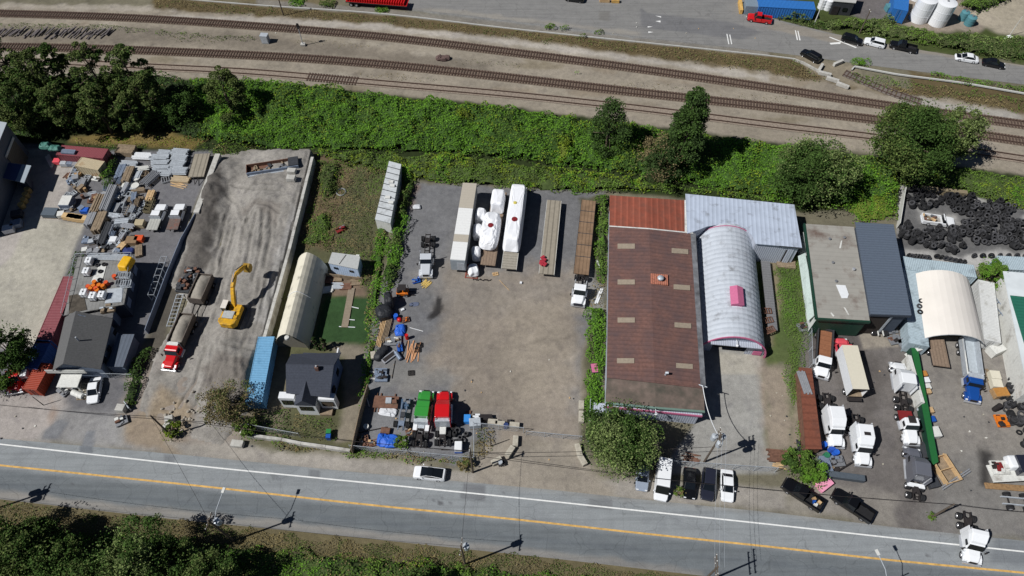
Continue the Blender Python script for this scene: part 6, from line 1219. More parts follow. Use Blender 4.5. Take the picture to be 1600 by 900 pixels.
wall('tin_fence', 'leaning tin fence along the west side of the tyre yard', 'fence', [(1416, 292), (1407, 348)], 1.6, .1, m_whited)
wall('plank_fence', 'weathered plank fence slanting behind the northernmost tyres', 'fence', [(1440, 292), (1512, 300)], 1.2, .8, M('old_planks', S(136, 124, 100), rough=.9, var=.2, lines=(1, .2, .7, 0)))
wall('low_fence', 'brown plank fence in front of the small white office trailer', 'fence', [(508, 427), (566, 434)], 1.1, .1, m_wood, z0=0)
def chain(label, pts, h=1.9, step=3.0, name='chain_link_fence', z0=0, mesh=.22):
    w = PP(pts, 0); t = thing(name, label, 'fence', w[0]); c = w[0]; wires = MB()
    for a, b in zip(w[:-1], w[1:]):
        a = a - c; b = b - c; d = b - a; n = max(1, round(d.length / step)); u = d.normalized()
        for k in range(n + 1):
            p = a + d * k / n; MB().tube([(p.x, p.y, 0), (p.x, p.y, h + .1)], .045, 6).build('post', m_galv, t)
        MB().tube([(a.x, a.y, h), (b.x, b.y, h)], .035, 6).build('top_rail', m_galv, t)
        q = 0
        while q < d.length - h * .6:
            for s in (0, 1):
                x0, x1 = (q, q + h * .6) if s else (q + h * .6, q); wires.tube([a + u * x0 + Vector((0, 0, .05)), a + u * x1 + Vector((0, 0, h - .03))], .007, 3, cap=False)
            q += mesh
    wires.build('wire_mesh', m_galv, t, fix=False); return t
chain('front chain-link fence of the yard with the green and red tractors', [(549, 703), (640, 712), (741, 722)])
chain('short chain-link fence running back from the yard entrance corner', [(741, 722), (741, 668)])
chain('chain-link gate line across the gravel yard entrance', [(741, 668), (818, 676)])
chain('long sliding chain-link gate reaching across to the warehouse bushes', [(822, 680), (908, 688)], h=1.6)
chain('chain-link fence behind the row of parked cars', [(1047, 727), (1210, 738)])
chain('chain-link fence in front of the shaded garden by the sky blue container', [(372, 666), (470, 684)], h=1.7)
chain('chain-link fence beside the gate of the warehouse driveway bushes', [(919, 690), (921, 632)])
chain('white sliding gate east of the grey-roofed house', [(148, 590), (211, 592)], h=1.6)
chain('chain-link fence dividing the arched hut strip from the east truck yard', [(1262, 502), (1264, 575)], h=1.8)
m_pipe = M('white_rail_paint', S(190, 190, 186), rough=.6, var=.1)
def rail_line(name, label, cat, pts, z, w, h, mat, step=None):
    ln = dense(PP(pts, z), 3); t = thing(name, label, cat, (0, 0, 0)); ribbon('rail', ln, w, z, mat, t, h=h)
    if step:
        for k in range(0, len(ln), step): MB().cbox((ln[k].x, ln[k].y, (z - h) / 2 + .0), (.15, .15, z - h)).build('post', m_grey, t)
rail_line('kerb', 'long thin white kerb line between the far road and the tracks', 'kerb', [(235, -7), (400, 7), (600, 21), (800, 44), (1000, 65), (1200, 86), (1240, 91)], .25, .18, .25, m_pipe)
rail_line('guard_rail', 'white pipe rail curving along the south side of the far road', 'rail', [(1332, 107), (1336, 103), (1400, 115), (1500, 128), (1600, 145), (1750, 170)], .55, .3, .3, m_pipe, 2)
rail_line('guard_rail', 'rail of pale barriers bending toward the broken concrete on the far road', 'rail', [(1240, 91), (1256, 97), (1280, 110)], .5, .35, .5, m_cw)
# ================================================================ CONCRETE BLOCKS
def box_thing(name, label, cat, px, dims, rz=0, mat=None, z0=0, bev=.05, group=None, zt=True):
    p = P(px[0], px[1], z0 + (dims[2] if zt else 0)); o = MB().box(-dims[0] / 2, dims[0] / 2, -dims[1] / 2, dims[1] / 2, 0, dims[2]).build(name, mat or m_blk, bev=bev)
    o.location = (p.x, p.y, z0); o.rotation_euler = (0, 0, rz); return tag(o, label, cat, group)
E = 'concrete blocks guarding the gravel yard entrance'
for x, y, rz, L_, lb in ((770, 658, -.1, 1.5, 'pale concrete block beside the grey box at the inner gate'), (781, 661, -.1, 1.5, 'concrete block in the middle of the inner row by the gate'), (804, 663, -.1, 1.5, 'easternmost concrete block of the inner gate row'), (805.5, 688, 1.5, 1.6, 'upright-set concrete block nearest the sliding gate'),
                     (797, 704, 1.0, 1.7, 'slanted concrete block in the middle of the outer curve'), (776, 719, .5, 1.6, 'concrete block nearest the road at the outer curve'), (904, 701, 1.75, 1.7, 'concrete block on the east side of the entrance, northern of two'), (910, 717, 2.05, 1.8, 'concrete block on the east side of the entrance, nearer the road'), (908.5, 632, 1.5, 1.4, 'concrete block beside the warehouse bushes, upper of two'), (908.5, 650, 1.5, 1.8, 'concrete block beside the warehouse bushes, lower of two')):
    box_thing('concrete_block', lb, 'concrete block', (x, y), (L_, .8, .75), rz, group=E)
for x, y, d, rz, lb in ((263, 653, (1.2, .9, 1.1), .3, 'pale block beside the power pole at the sand yard mouth'), (259, 664, (1.0, .8, .5), 1.2, 'broken rubble block under the power pole'), (370, 692, (1.8, 1.0, .8), -.1, 'white concrete block standing alone near the edge of the road'),
                        (187, 636, (1.3, 1.1, 1.2), -.1, 'white cube at the corner of the west yard exit'), (455, 265, (1.6, 1.0, .8), -.1, 'upper of two grey blocks beside the steel tray on the sand'), (454, 276, (1.6, 1.1, .9), -.1, 'lower of two grey blocks beside the steel tray on the sand')):
    z0 = Z(P(x, y)) if 380 < x < 480 and y < 300 else 0
    box_thing('concrete_block', lb, 'concrete block', (x, y), d, rz, z0=z0, mat=m_cw)
BB = 'broken concrete barriers by the far road'
for k, (x, y, rz, lb) in enumerate(((1283, 104, 1.0, 'tilted broken barrier closest to the black car'), (1290, 113, -.4, 'broken barrier second from the black car'), (1311, 96, .5, 'barrier piece lying toward the far road'), (1318, 131, -.6, 'barrier piece lying closest to the tracks'), (1302, 122, -.5, 'barrier piece between the black car and the tracks'))):
    box_thing('concrete_barrier', lb, 'barrier', (x, y), (2.6, .6, .8), rz, mat=m_cw, group=BB)
# ================================================================ POLES AND WIRES
m_pole = M('pole_wood', S(92, 82, 72), rough=.95, var=.2, scale=3)
def pole(label, px, h, arms=(), trans=0, rz=0, lamp=None, name='power_pole', mat=None, r=.16, z0=0):
    c = P(*px, 0); t = thing(name, label, 'pole', c, rz); mat = mat or m_pole
    MB().tube([(0, 0, 0), (0, 0, h)], r, 8, r2=r * .7).build('mast', mat, t)
    for z, L_ in arms:
        MB().box(-.06, .06, -L_ / 2, L_ / 2, z - .06, z + .06).build('crossarm', mat, t)
        for s in (-.92, -.45, .45, .92): MB().lathe([(0, 0), (.06, .02), (.08, .12), (.04, .22), (0, .24)], (0, s * L_ / 2, z + .06), n=8).build('insulator', m_whited, t)
    for k in range(trans):
        a = k * 2.1 + .6; MB().lathe([(0, h - 2.4), (.4, h - 2.4), (.42, h - 1.3), (.12, h - 1.2), (.06, h - .9), (0, h - .9)], (math.cos(a) * .65, math.sin(a) * .65, 0), n=12).build('transformer', m_galv, t)
    if lamp:
        l = Vector(lamp) - c; m = Matrix.Rotation(-rz, 3, 'Z'); l = m @ l; z1 = l.z
        MB().tube([(0, 0, z1 - 1.2), (l.x * .4, l.y * .4, z1 - .2), (l.x, l.y, z1)], .05, 6).build('lamp_arm', m_galv, t); MB().cbox((l.x, l.y, z1), (.35, .7, .16), math.atan2(l.y, l.x) - math.pi / 2).build('lamp_head', m_whited, t)
    return t
RA = -.1
pole('utility pole with a transformer and a street lamp, south-west side of the road', (365, 845), 10, ((9.6, 2.2),), 1, RA, P(349, 766, 9.0))
pole('slim utility pole on the south verge with a pale transformer', (727, 882), 10, ((9.5, 2.2),), 1, RA)
pole('utility pole at the fence corner beside the yard entrance', (739, 738), 9.5, ((9.2, .8),), 0, RA)
pole('utility pole with three pale transformers behind the parked cars', (1100, 722), 10.5, ((10.0, 2.4), (9.2, 2.4), (8.2, 1.6)), 3, RA)
pole('utility pole at the mouth of the sand yard', (268, 681), 7.5, (), 0, RA)
pole('utility pole at the bottom edge with several crossarms', (1092, 914), 10.5, ((10.2, 3.2), (9.2, 3.0)), 0, RA)
pole('utility pole outside the west edge whose shadow falls on the road', (-22, 800), 10, ((9.6, 2.4), (8.8, 2.2)), 3, RA)
pole('dark post standing alone among the trucks near the road in the east', (1456, 808), 6, (), 0, 0)
pole('street lamp with a long arm over the road at the bottom right', (1345, 930), 9.2, (), 0, 0, P(1371, 863, 9.2), name='street_lamp', mat=m_galv, r=.1)
pole('dark power pole at the top edge above the signal', (443, 24), 8, (), 0, 0)
pole('white lamp pole beside the blue ribbed container at the top', (1272, 38), 8, (), 0, 0, name='street_lamp', mat=m_whited, r=.13)
pole('slim pole in the far hedge left of the tanks', (1343, 52), 6, ((5.6, 1.0),), 0, 0)
pole('thin mast among the bushes at the top right edge', (1577, 56), 5, (), 0, 0, mat=m_whited, r=.08)
pole('fence post at the yard entrance weeds', (767, 697), 3.5, (), 0, 0, r=.09, name='post')
pole('black pole rising between the container and the pallets in the west yard', (68, 633), 3.0, (), 0, 0, r=.07, name='post', mat=m_fr)
t = thing('railway_signal', 'railway signal mast with a black head beside the northern track', 'signal', P(474, 71)); MB().tube([(0, 0, 0), (0, 0, 5.2)], .09, 8).build('mast', m_galv, t)
MB().box(-.25, .25, -.12, .12, 4.4, 5.6).build('signal_head', m_fr, t); MB().lathe([(0, 4.6), (.42, 4.6), (.42, 4.7), (0, 4.7)], (0, .1, 0)).build('platform', m_fr, t); MB().box(-.5, .5, -.4, .4, 0, .5).build('base', m_cw, t)
t = thing('equipment_cabinet', 'grey railway equipment cabinet between the two northern tracks', 'cabinet', P(416, 66), -.1); MB().box(-.8, .8, -.6, .6, 0, 1.9).build('body', M('cabinet_grey', S(160, 164, 166), rough=.5, var=.05), t); MB().box(-.85, .85, -.65, .65, 1.9, 2.0).build('lid', m_galv, t); MB().box(-.7, .7, -.63, -.6, .2, 1.8).build('door', m_galv, t)
def wire(label, a, b, sag=.8, r=.022, mat=None):
    a, b = Vector(a), Vector(b); pts = [a.lerp(b, k / 14) - Vector((0, 0, sag * (1 - (2 * k / 14 - 1) ** 2))) for k in range(15)]
    o = MB().tube(pts, r, 5).build('overhead_wire', mat or m_fr); return tag(o, label, 'wire')
T = lambda x, y, z: P(x, y) + Vector((0, 0, z))
wire('low black cable crossing the west yard apron to the sand yard pole', P(-60, 626, 6.5), T(268, 681, 7.2), .7, .04)
wire('long black cable from the sand yard pole to the entrance pole', T(268, 681, 7.2), T(739, 738, 8.5), 1.3, .035)
wire('black cable from the entrance pole past the speckled tree to the transformer pole', T(739, 738, 7.8), T(1100, 722, 6.0), .6, .035)
wire('black cable hanging above the parked cars and black pickups', T(739, 738, 7.0), T(1456, 808, 5.8), 1.8, .035)
wire('black cable leaving the lone dark post to the east', T(1456, 808, 5.8), P(1640, 803, 6), .4, .035)
wire('wire crossing the road from the slim south pole to the entrance pole', T(727, 882, 9.5), T(739, 738, 9.1), .3, .022)
wire('wire crossing the road from the lamp pole to the sand yard', T(365, 845, 9.5), T(268, 681, 7.3), .5)
wire('wire running along the south verge from the lamp pole', T(365, 845, 9.7), T(727, 882, 9.7), .9, .02)
wire('wire running along the south verge from the edge pole to the lamp pole', T(-22, 800, 9.7), T(365, 845, 9.7), .9, .02)
wire('thick white service cable dropping from the transformer pole to the warehouse corner', T(1102, 722, 9.0), P(1098, 603, 6.6), 1.2, .06, m_white)
for k in range(3): wire('thin wire crossing the road to the transformer pole, %s of three' % ('westernmost', 'middle one', 'easternmost')[k], T(1088 + k * 7, 914, 10.3), T(1096 + k * 6, 722, 10.1), .5, .015, m_galv)
# ================================================================ TANKS AND TOP EDGE
def tank(label, px, r, h, mat, group=None):
    t = thing('storage_tank', label, 'tank', P(*px), 0, group); MB().lathe([(0, h + .25), (r * .6, h + .15), (r, h), (r, 0), (0, 0)], n=28).build('shell', mat, t, smooth=False)
    MB().lathe([(0, h + .4), (.25, h + .38), (.25, h + .15), (0, h + .15)], n=10).build('lid', m_grey, t)
    for z in (h * .33, h * .66): MB().lathe([(r + .03, z), (r + .05, z + .05), (r + .03, z + .1), (r - .02, z + .05)], n=28, closed=True).build('band', mat, t)
    return t
tank('big white tank beside the blue container at the top right', (1434, 30), 2.05, 5.2, pw); tank('big white tank with a black spot, right of its twin', (1463, 35), 2.1, 5.2, pw); tank('white tank cut by the top edge behind the two big ones', (1462, 0), 2.0, 5, pw); tank('white tank at the top edge behind the bright blue container', (1432, -4), 2.0, 5, pw)
tq = M('teal_plastic', S(84, 132, 140), rough=.5, var=.08); tank('small teal tank touching the larger white tank', (1503, 30), .95, 1.9, tq); tank('small teal tank standing in front of its twin', (1513, 38), 1.05, 1.9, tq)
container('bright blue container on end of the row of white tanks', (1410, -14), (1407, 17), 3.2, 3.4, m_cor['vblue'], L=7)
box_thing('crate', 'pale turquoise crate left of the bright blue container by the tanks', 'crate', (1393, 8), (2, 1.6, 1.4), .1, tq)
sb, q, zt = building('shed', 'small grey shed among bushes at the top edge of the picture', 'shed', [(1308, -18), (1343, -14), (1337, 5), (1302, 2)], 3.4, m_dgrey, M('shed_roof_pale', S(176, 176, 172), rough=.7, var=.1), over=.1)
onfront(sb, q, .1, .4, 0, 2.2, 'door', m_fr, .05, ov=.1); onfront(sb, q, .55, .75, 1.2, 2.0, 'window', m_glass, .05, ov=.1)
tank('white round tank beside the small grey shed', (1292, 14), .9, 2.4, pw); tank('white round tank at the left of its twin by the small grey shed', (1283, 12), .9, 2.4, pw)
box_thing('crate', 'grey-blue box truck body beside the yellow post at the top', 'box', (1178, 4), (3.8, 3.0, 2.2), -.1, M('bluegrey_box', S(120, 134, 146), rough=.6, var=.1))
box_thing('post', 'thick yellow post left of the grey-blue box at the top edge', 'post', (1158, 6), (.7, 4.5, 1.2), -.1, m_yel); box_thing('barrier', 'yellow barrier block at the top edge of the far road', 'barrier', (962, -1), (1.8, .8, .8), -.05, m_yel); box_thing('barrier', 'white barrier block left of the yellow one at the top edge', 'barrier', (945, -2), (2.4, .8, .8), -.05, m_lum)
t, l = flatbed('log trailer with a red slatted load cut by the top edge', (541, -3), (638, 5), m_red, L=14.5)
for k in range(24): MB().box(-l + .3 + k * .58, -l + .55 + k * .58, -1.2, 1.2, 1.38, 2.0).build('red_stake', m_red, t)
for k, (x, y) in enumerate(((1572, 62), (1583, 64), (1578, 58))): blob('rubbish_bag', 'white rubbish bag in the bushes at the right, %s' % ('left of three', 'right of three', 'rear one of three')[k], 'bag', (x, y), 0, (1.6, 1.2, .9), k, seed=k + 40, squ=.8, sub=6)
blob('brush_pile', 'pile of dark dead brush between the two northern tracks', 'brush pile', (691, 90), 0, (3.2, 2.0, .8), 0, mat=M('dead_brush', S(98, 80, 76), rough=1, var=.5, scale=6, bump=1), amp=.4, seed=50)
for k in range(52):
    x = -14 + k * 3.7 + R.uniform(-1, 1); y = 52 + R.uniform(-3, 5); o = MB().box(-1.25, 1.25, -.13, .13, 0, .2).build('old_sleeper', M('grey_sleeper', S(104, 98, 98), rough=.95, var=.4, scale=1)) if k == 0 else bpy.data.objects.new('old_sleeper', o.data)
    if k: C.objects.link(o)
    p = P(x, y); o.location = (p.x, p.y, .02 + .2 * (k % 3)); o.rotation_euler = (0, R.uniform(-.08, .08), 1.25 + R.uniform(-.2, .2)); tag(o, 'discarded grey sleeper in the long heap between the two northern tracks', 'railway sleeper', 'discarded sleepers heaped by the tracks')
brush([(-60, 34), (180, 38), (300, 52), (400, 58), (395, 64), (300, 58), (180, 46), (-60, 44)], .8, 'olive', 9, .3, 'weeds along the heap of discarded sleepers', hmin=.1, seed=60, mix={'grass': .3}, base=False)
# ================================================================ TYRES
m_tyre = M('dusty_tyre', S(50, 50, 52), rough=.9, var=.3, scale=5); _n = m_tyre.node_tree; _oi = _n.nodes.new('ShaderNodeObjectInfo'); _hv = _n.nodes.new('ShaderNodeHueSaturation'); _mr = _n.nodes.new('ShaderNodeMapRange'); _mr.inputs[3].default_value = .45; _mr.inputs[4].default_value = 1.9
_bs = _n.nodes['Principled BSDF'].inputs['Base Color']; _sr = _bs.links[0].from_socket; _n.links.new(_oi.outputs['Random'], _mr.inputs[0]); _n.links.new(_mr.outputs[0], _hv.inputs['Value']); _n.links.new(_sr, _hv.inputs['Color']); _n.links.new(_hv.outputs[0], _bs)
_ty = MB().lathe([(.27, -.13), (.46, -.14), (.5, -.09), (.5, .09), (.46, .14), (.27, .13), (.3, 0)], n=18, closed=True)
_tyo = _ty.build('tyre', m_tyre); TY = _tyo.data; bpy.data.objects.remove(_tyo); NT = [0]; extra = []
TL = []
def tyre(loc, rot, label, group, s=1.0, top=True): TL.append((loc, rot, label, group, s, top))
def put_tyre(loc, rot, label, group, s, top):
    o = bpy.data.objects.new('tyre', TY); C.objects.link(o); o.location = loc; o.rotation_euler = rot; o.scale = (s, s, s); tag(o, label, 'tyre', group)
def tyre_heap(px, n, label, group, hmax=4, tilt=.5, tdir=None, seed=0, z0=0):
    rr = random.Random(seed); poly = [(p.x, p.y) for p in PP(px)]; xs_ = [p[0] for p in poly]; ys_ = [p[1] for p in poly]; cnt = 0; y = min(ys_); row = 0; cand = []
    while y < max(ys_):
        x = min(xs_) + (row % 2) * .55
        while x < max(xs_): cand.append((x + rr.uniform(-.3, .3), y + rr.uniform(-.3, .3))); x += .95
        y += .84; row += 1
    a = np.array(cand); s = sdist(a[:, 0], a[:, 1], poly); cand = [c_ for c_, v_ in zip(cand, s) if v_ > .1]; rr.shuffle(cand)
    for x, y in cand:
        if cnt >= n: break
        k = rr.choice([1, 2, 2, 3, hmax]); d = (tdir + rr.uniform(-.9, .9)) if tdir is not None else rr.uniform(0, 6.28); tl = tilt * rr.uniform(.2, 1.2); sc = rr.choice([.75, .9, 1, 1, 1.15])
        for j in range(k):
            L_ = .15 + j * .29; tyre((x + math.sin(tl) * L_ * math.cos(d), y + math.sin(tl) * L_ * math.sin(d), z0 + .18 + math.sin(tl) * .42 + L_ * math.cos(tl) - .1), (0, tl, d), label, group, sc * rr.uniform(.96, 1.03), j == k - 1); cnt += 1
G_ = 'tyres heaped in the tyre yard'
tyre_heap([(1416, 294), (1440, 292), (1474, 305), (1470, 328), (1452, 330), (1420, 330), (1412, 318)], 80, 'black tyre in the heap in the north-west corner of the tyre yard', G_ + ', north-west', seed=1)
tyre_heap([(1474, 302), (1520, 308), (1565, 318), (1590, 325), (1570, 345), (1530, 340), (1500, 336), (1480, 328)], 150, 'black tyre in the big heap along the north side of the tyre yard', G_ + ', north', seed=2, tilt=.8, tdir=4.4)
tyre_heap([(1403, 346), (1440, 358), (1468, 352), (1500, 360), (1508, 385), (1490, 398), (1450, 388), (1420, 384), (1404, 372)], 150, 'black tyre in the heap just below the white junk-laden pickup', G_ + ', below the pickup', seed=3, tilt=.6)
tyre_heap([(1506, 334), (1545, 338), (1588, 344), (1572, 378), (1530, 386), (1508, 376), (1495, 362)], 150, 'black tyre in the central heap of the tyre yard', G_ + ', centre', seed=4, tilt=.9, tdir=4.0)
tyre_heap([(1570, 340), (1606, 345), (1606, 392), (1572, 388), (1562, 375)], 110, 'black tyre in the heap against the east edge of the tyre yard', G_ + ', east', seed=5, tilt=.8, tdir=4.2)
for a_, b_, lb in (((1418, 402), (1448, 405), 'tyre in the short row behind the pale lying container'), ((1462, 403), (1504, 412), 'tyre in the row of tyres along the pale lying container'), ((1520, 402), (1600, 402), 'tyre in the thin row along the south-east edge of the tyre yard')):
    for k in range(7):
        p = P(a_[0] + (b_[0] - a_[0]) * k / 6, a_[1] + (b_[1] - a_[1]) * k / 6); tyre((p.x, p.y, .5), (R.uniform(1.0, 1.5), 0, R.uniform(-.5, .5)), lb, lb.replace('tyre in the', 'the'))
tyre_heap([(1580, 565), (1600, 565), (1640, 690), (1600, 705), (1572, 650), (1560, 620), (1575, 600)], 120, 'black tyre in the long heap beside the white-edged east building', 'tyres heaped along the east building', seed=6, hmax=3)
tyre_heap([(1572, 640), (1585, 648), (1590, 668), (1574, 665)], 6, 'tyre in the small pile beside the orange engine parts', 'small tyre pile by the engine parts', seed=7, hmax=2)
tyre_heap([(705, 668), (735, 662), (738, 690), (722, 700), (700, 690)], 14, 'tyre lying near the blue and white tank in the front corner of the gravel yard', 'tyres by the front corner fence', seed=8, hmax=2, tilt=.2)
for x, y in ((152, 414), (162.5, 413), (156.5, 424), (155.5, 437)): p = P(x, y, 4.3); tyre((p.x, p.y, 4.3), (0, 0, 0), 'tyre lying flat on the shop roof among white tanks', 'tyres on the shop roof', .75)
for x, y in ((1440, 470), (1438, 487), (1437, 478)): p = P(x, y, 3.0); tyre((p.x, p.y, 2.95), (0, 0, 0), 'tyre lying on top of the long pale container', 'tyres on the pale container', .9)
for x, y in ((1574, 544), (1579, 561)): p = P(x, y, .8); tyre((p.x, p.y, .5), (1.2, 0, .3), 'tyre leaning on the wall below the open-doored white container', 'two tyres at the container doors')
TL.sort(key=lambda q: (not q[5], q[0][1] - 2 * q[0][2]))
for q in TL[:295]: put_tyre(*q)
extra = [(q[0], q[1], q[4]) for q in TL[295:]]
if extra:
    V0 = np.array([v.co[:] for v in TY.vertices]); Fq = np.array([list(p.vertices) for p in TY.polygons]); VV = []; FF_ = []
    from mathutils import Euler
    for k, (l_, r_, s_) in enumerate(extra):
        m = np.array(Euler(r_).to_matrix()); VV.append(V0 @ m.T * s_ + np.array(l_)); FF_.append(Fq + k * len(V0))
    tag(fastmesh('tyres', np.concatenate(VV), 4, m_black, F=np.concatenate(FF_)), 'further black tyres buried among the heaps', 'tyres', kind='stuff')
# ================================================================ CLUTTER BUILDERS
LA = math.atan2((P(330, 250) - P(215, 600)).y, (P(330, 250) - P(215, 600)).x)
def base(name, label, cat, px, h, rz, z0=0, group=None): p = P(px[0], px[1], z0 + h); return thing(name, label, cat, (p.x, p.y, z0), rz, group)
def boards(label, px, L=3, w=1.2, h=.8, rz=0, mat=None, z0=0, group=None, n=None, name='lumber_stack', cat='lumber stack'):
    t = base(name, label, cat, px, h, rz, z0, group); n = n or max(3, int(w / .22)); 
    for k in range(n):
        y = -w / 2 + (k + .5) * w / n; e = R.uniform(-.25, .25); MB().box(-L / 2 + e, L / 2 + e * .5, y - w / n * .44, y + w / n * .44, .0, h * R.uniform(.9, 1.02)).build('board', mat or m_wood, t)
    return t
def pipes(label, px, L=3, n=7, r=.1, rz=0, mat=None, z0=0, h=.5, group=None, name='pipe_bundle', cat='pipes', layers=2):
    t = base(name, label, cat, px, h, rz, z0, group)
    for j in range(layers):
        for k in range(n - j):
            e = R.uniform(-.2, .2); MB().tube([(-L / 2 + e, (k - n / 2 + j * .5) * r * 2.6, h - r - (layers - 1 - j) * r * 1.9), (L / 2 + e, (k - n / 2 + j * .5) * r * 2.6, h - r - (layers - 1 - j) * r * 1.9)], r, 6).build('pipe', mat or m_galv, t)
    for x in (-L * .3, L * .3): MB().box(x - .1, x + .1, -n * r * 1.3, n * r * 1.3, 0, max(.05, h - r * 2 * layers)).build('bearer', m_wood, t)
    return t
def frames(label, px, L=2.4, w=1.3, n=6, rz=0, z0=0, mat=None, group=None, gap=.1, name='scaffold_frames', cat='scaffolding'):
    t = base(name, label, cat, px, n * gap, rz, z0, group)
    for k in range(n):
        z = k * gap + .05; ox, oy = R.uniform(-.1, .1), R.uniform(-.1, .1); mb = MB()
        for y in (-w / 2, w / 2): mb.box(-L / 2 + ox, L / 2 + ox, y - .04 + oy, y + .04 + oy, z, z + .06)
        for q in range(5): x = -L / 2 + L * q / 4; mb.box(x - .035 + ox, x + .035 + ox, -w / 2 + oy, w / 2 + oy, z + .003, z + .057)
        mb.build('frame', mat or m_galv, t)
    return t
def crate(label, px, d=(1.2, 1.0, .9), rz=0, mat=None, z0=0, group=None, name='crate', cat='crate', lid=None):
    t = base(name, label, cat, px, d[2], rz, z0, group); x, y, h = d[0] / 2, d[1] / 2, d[2]
    MB().box(-x, x, -y, y, .12, h).build('body', mat or m_brown, t, bev=.03); MB().box(-x - .03, x + .03, -y - .03, y + .03, 0, .12).build('pallet', m_wood, t)
    if lid: MB().box(-x + .05, x - .05, -y + .05, y - .05, h, h + .05).build('lid', lid, t)
    return t
def tote(label, px, z0=0, rz=0, group=None):
    t = base('liquid_tank', label, 'tank', px, 1.15, rz, z0, group); MB().box(-.5, .5, -.6, .6, .15, 1.1).build('tank', m_white, t, bev=.08); MB().lathe([(0, 1.16), (.12, 1.16), (.12, 1.08), (0, 1.08)], n=10).build('cap', m_fr, t)
    cg = MB()
    for x in (-.52, 0, .52): cg.tube([(x, -.62, .15), (x, -.62, 1.13), (x, .62, 1.13), (x, .62, .15)], .02, 4)
    cg.build('cage', m_galv, t); MB().box(-.55, .55, -.65, .65, 0, .12).build('pallet', m_fr, t); return t
def drum(label, px, mat, z0=0, r=.3, h=.88, group=None, lying=None, name='drum', cat='drum'):
    p = P(px[0], px[1], z0 + h * .9); t = thing(name, label, cat, (p.x, p.y, z0 + (r if lying is not None else 0)), lying or 0, group)
    o = MB().lathe([(0, 0), (r, 0), (r, h * .33), (r * 1.04, h * .35), (r, h * .37), (r, h * .66), (r * 1.04, h * .68), (r, h * .7), (r, h), (r * .92, h - .03), (0, h - .03)], n=14).build('shell', mat, t)
    if lying is not None: o.rotation_euler = (math.pi / 2, 0, 0)
    return t
def planks(label, px, L=3.5, n=5, rz=0, mat=None, z0=0, spread=.8, cat='planks', name='loose_planks', group=None):
    t = base(name, label, cat, px, .15, rz, z0, group)
    for k in range(n): MB().cbox((R.uniform(-.3, .3), (k - n / 2) * spread * .3, .04 + .05 * (k % 2)), (L * R.uniform(.7, 1), .16, .05), R.uniform(-.15, .15)).build('plank', mat or m_lum, t)
    return t
def machine(label, px, d=(1.6, 1.0, 1.0), rz=0, mats=(None,), z0=0, name='machine_part', cat='machinery', n=6, wheels=0, group=None, seed=0):
    rr = random.Random(seed + int(px[0] * 3 + px[1])); t = base(name, label, cat, px, d[2], rz, z0, group); pn = ('housing', 'cover', 'motor', 'bracket', 'guard', 'shaft_box')
    MB().box(-d[0] / 2, d[0] / 2, -d[1] / 2, d[1] / 2, .1, d[2] * .45).build('base_frame', mats[0] or m_fr, t, bev=.03)
    for k in range(n):
        c_ = (rr.uniform(-.38, .38) * d[0], rr.uniform(-.36, .36) * d[1], d[2] * rr.uniform(.45, .8)); q = (d[0] * rr.uniform(.18, .4), d[1] * rr.uniform(.2, .45), d[2] * rr.uniform(.25, .4)); m_ = mats[k % len(mats)] or m_fr
        if k % 3 == 2: MB().tube([(c_[0] - q[0] / 2, c_[1], c_[2]), (c_[0] + q[0] / 2, c_[1], c_[2])], q[1] * .4, 9).build(pn[k % 6], m_, t)
        else: MB().cbox(c_, q, rr.uniform(-.4, .4)).build(pn[k % 6], m_, t, bev=.03)
    for k in range(wheels): wheel(t, (-1 if k < 2 else 1) * d[0] * .36, (-1 if k % 2 else 1) * d[1] * .55, .35, .25)
    return t
m_tarpb = M('blue_tarp', S(36, 92, 190), rough=.5, var=.15, bump=.8, bscale=3); m_tarpk = M('black_tarp', S(40, 42, 46), rough=.55, var=.2, bump=.8, bscale=3); m_tarpg = M('green_tarp', S(70, 118, 108), rough=.6, var=.2, bump=.8, bscale=3); m_tarpw = M('white_tarp', S(196, 198, 202), rough=.5, var=.08, bump=1, bscale=3); m_tarpy = M('yellow_tarp', S(220, 170, 30), rough=.5, var=.08); m_or = M('orange_plastic', S(208, 112, 30), rough=.5, var=.12); m_ordr = M('red_orange_plastic', S(206, 84, 44), rough=.5, var=.1)
m_bsteel = M('blueish_steel', S(120, 132, 150), rough=.5, metal=.2, var=.2); m_sheet = M('grey_sheet', S(140, 142, 146), rough=.6, var=.12, lines=(1, .2, .8, .2))
# ================================================================ WEST YARD
blob('tarp', 'crumpled green tarp on the red container roof, western one', 'tarp', (70, 227), 2.62, (2.2, 1.8, .9), 0, m_tarpg, .3, 71); blob('tarp', 'crumpled green tarp on the red container roof beside the grey bundle', 'tarp', (86, 231), 2.62, (2.6, 1.6, .8), 0, m_tarpg, .3, 72)
boards('grey bundle of boards on the red container roof', (107, 236), 2.6, 1.0, .4, -.1, m_bsteel, 2.62)
boards('white planks leaning at the south-west corner of the red container', (77, 250), 3.2, .9, .5, 2.2, m_whited)
for x, y, m_, lb in ((88, 250, ppk, 'pinkish crate at the west end of the crate row by the beige container'), (99, 253, m_galv, 'pale steel crate second in the row by the beige container'), (108, 253, m_bsteel, 'blue-grey crate third in the row by the beige container'), (118, 255, m_sheet, 'grey crate touching the beige container')): crate(lb, (x, y), (1.1, 1.3, .9), LA, m_)
frames('galvanised frames standing south of the crate row', (116, 268), 3.0, 1.4, 8, LA, mat=m_galv); boards('grey board pile north-east of the galvanised frames', (127, 285), 2.6, 1.2, .7, LA, m_sheet)
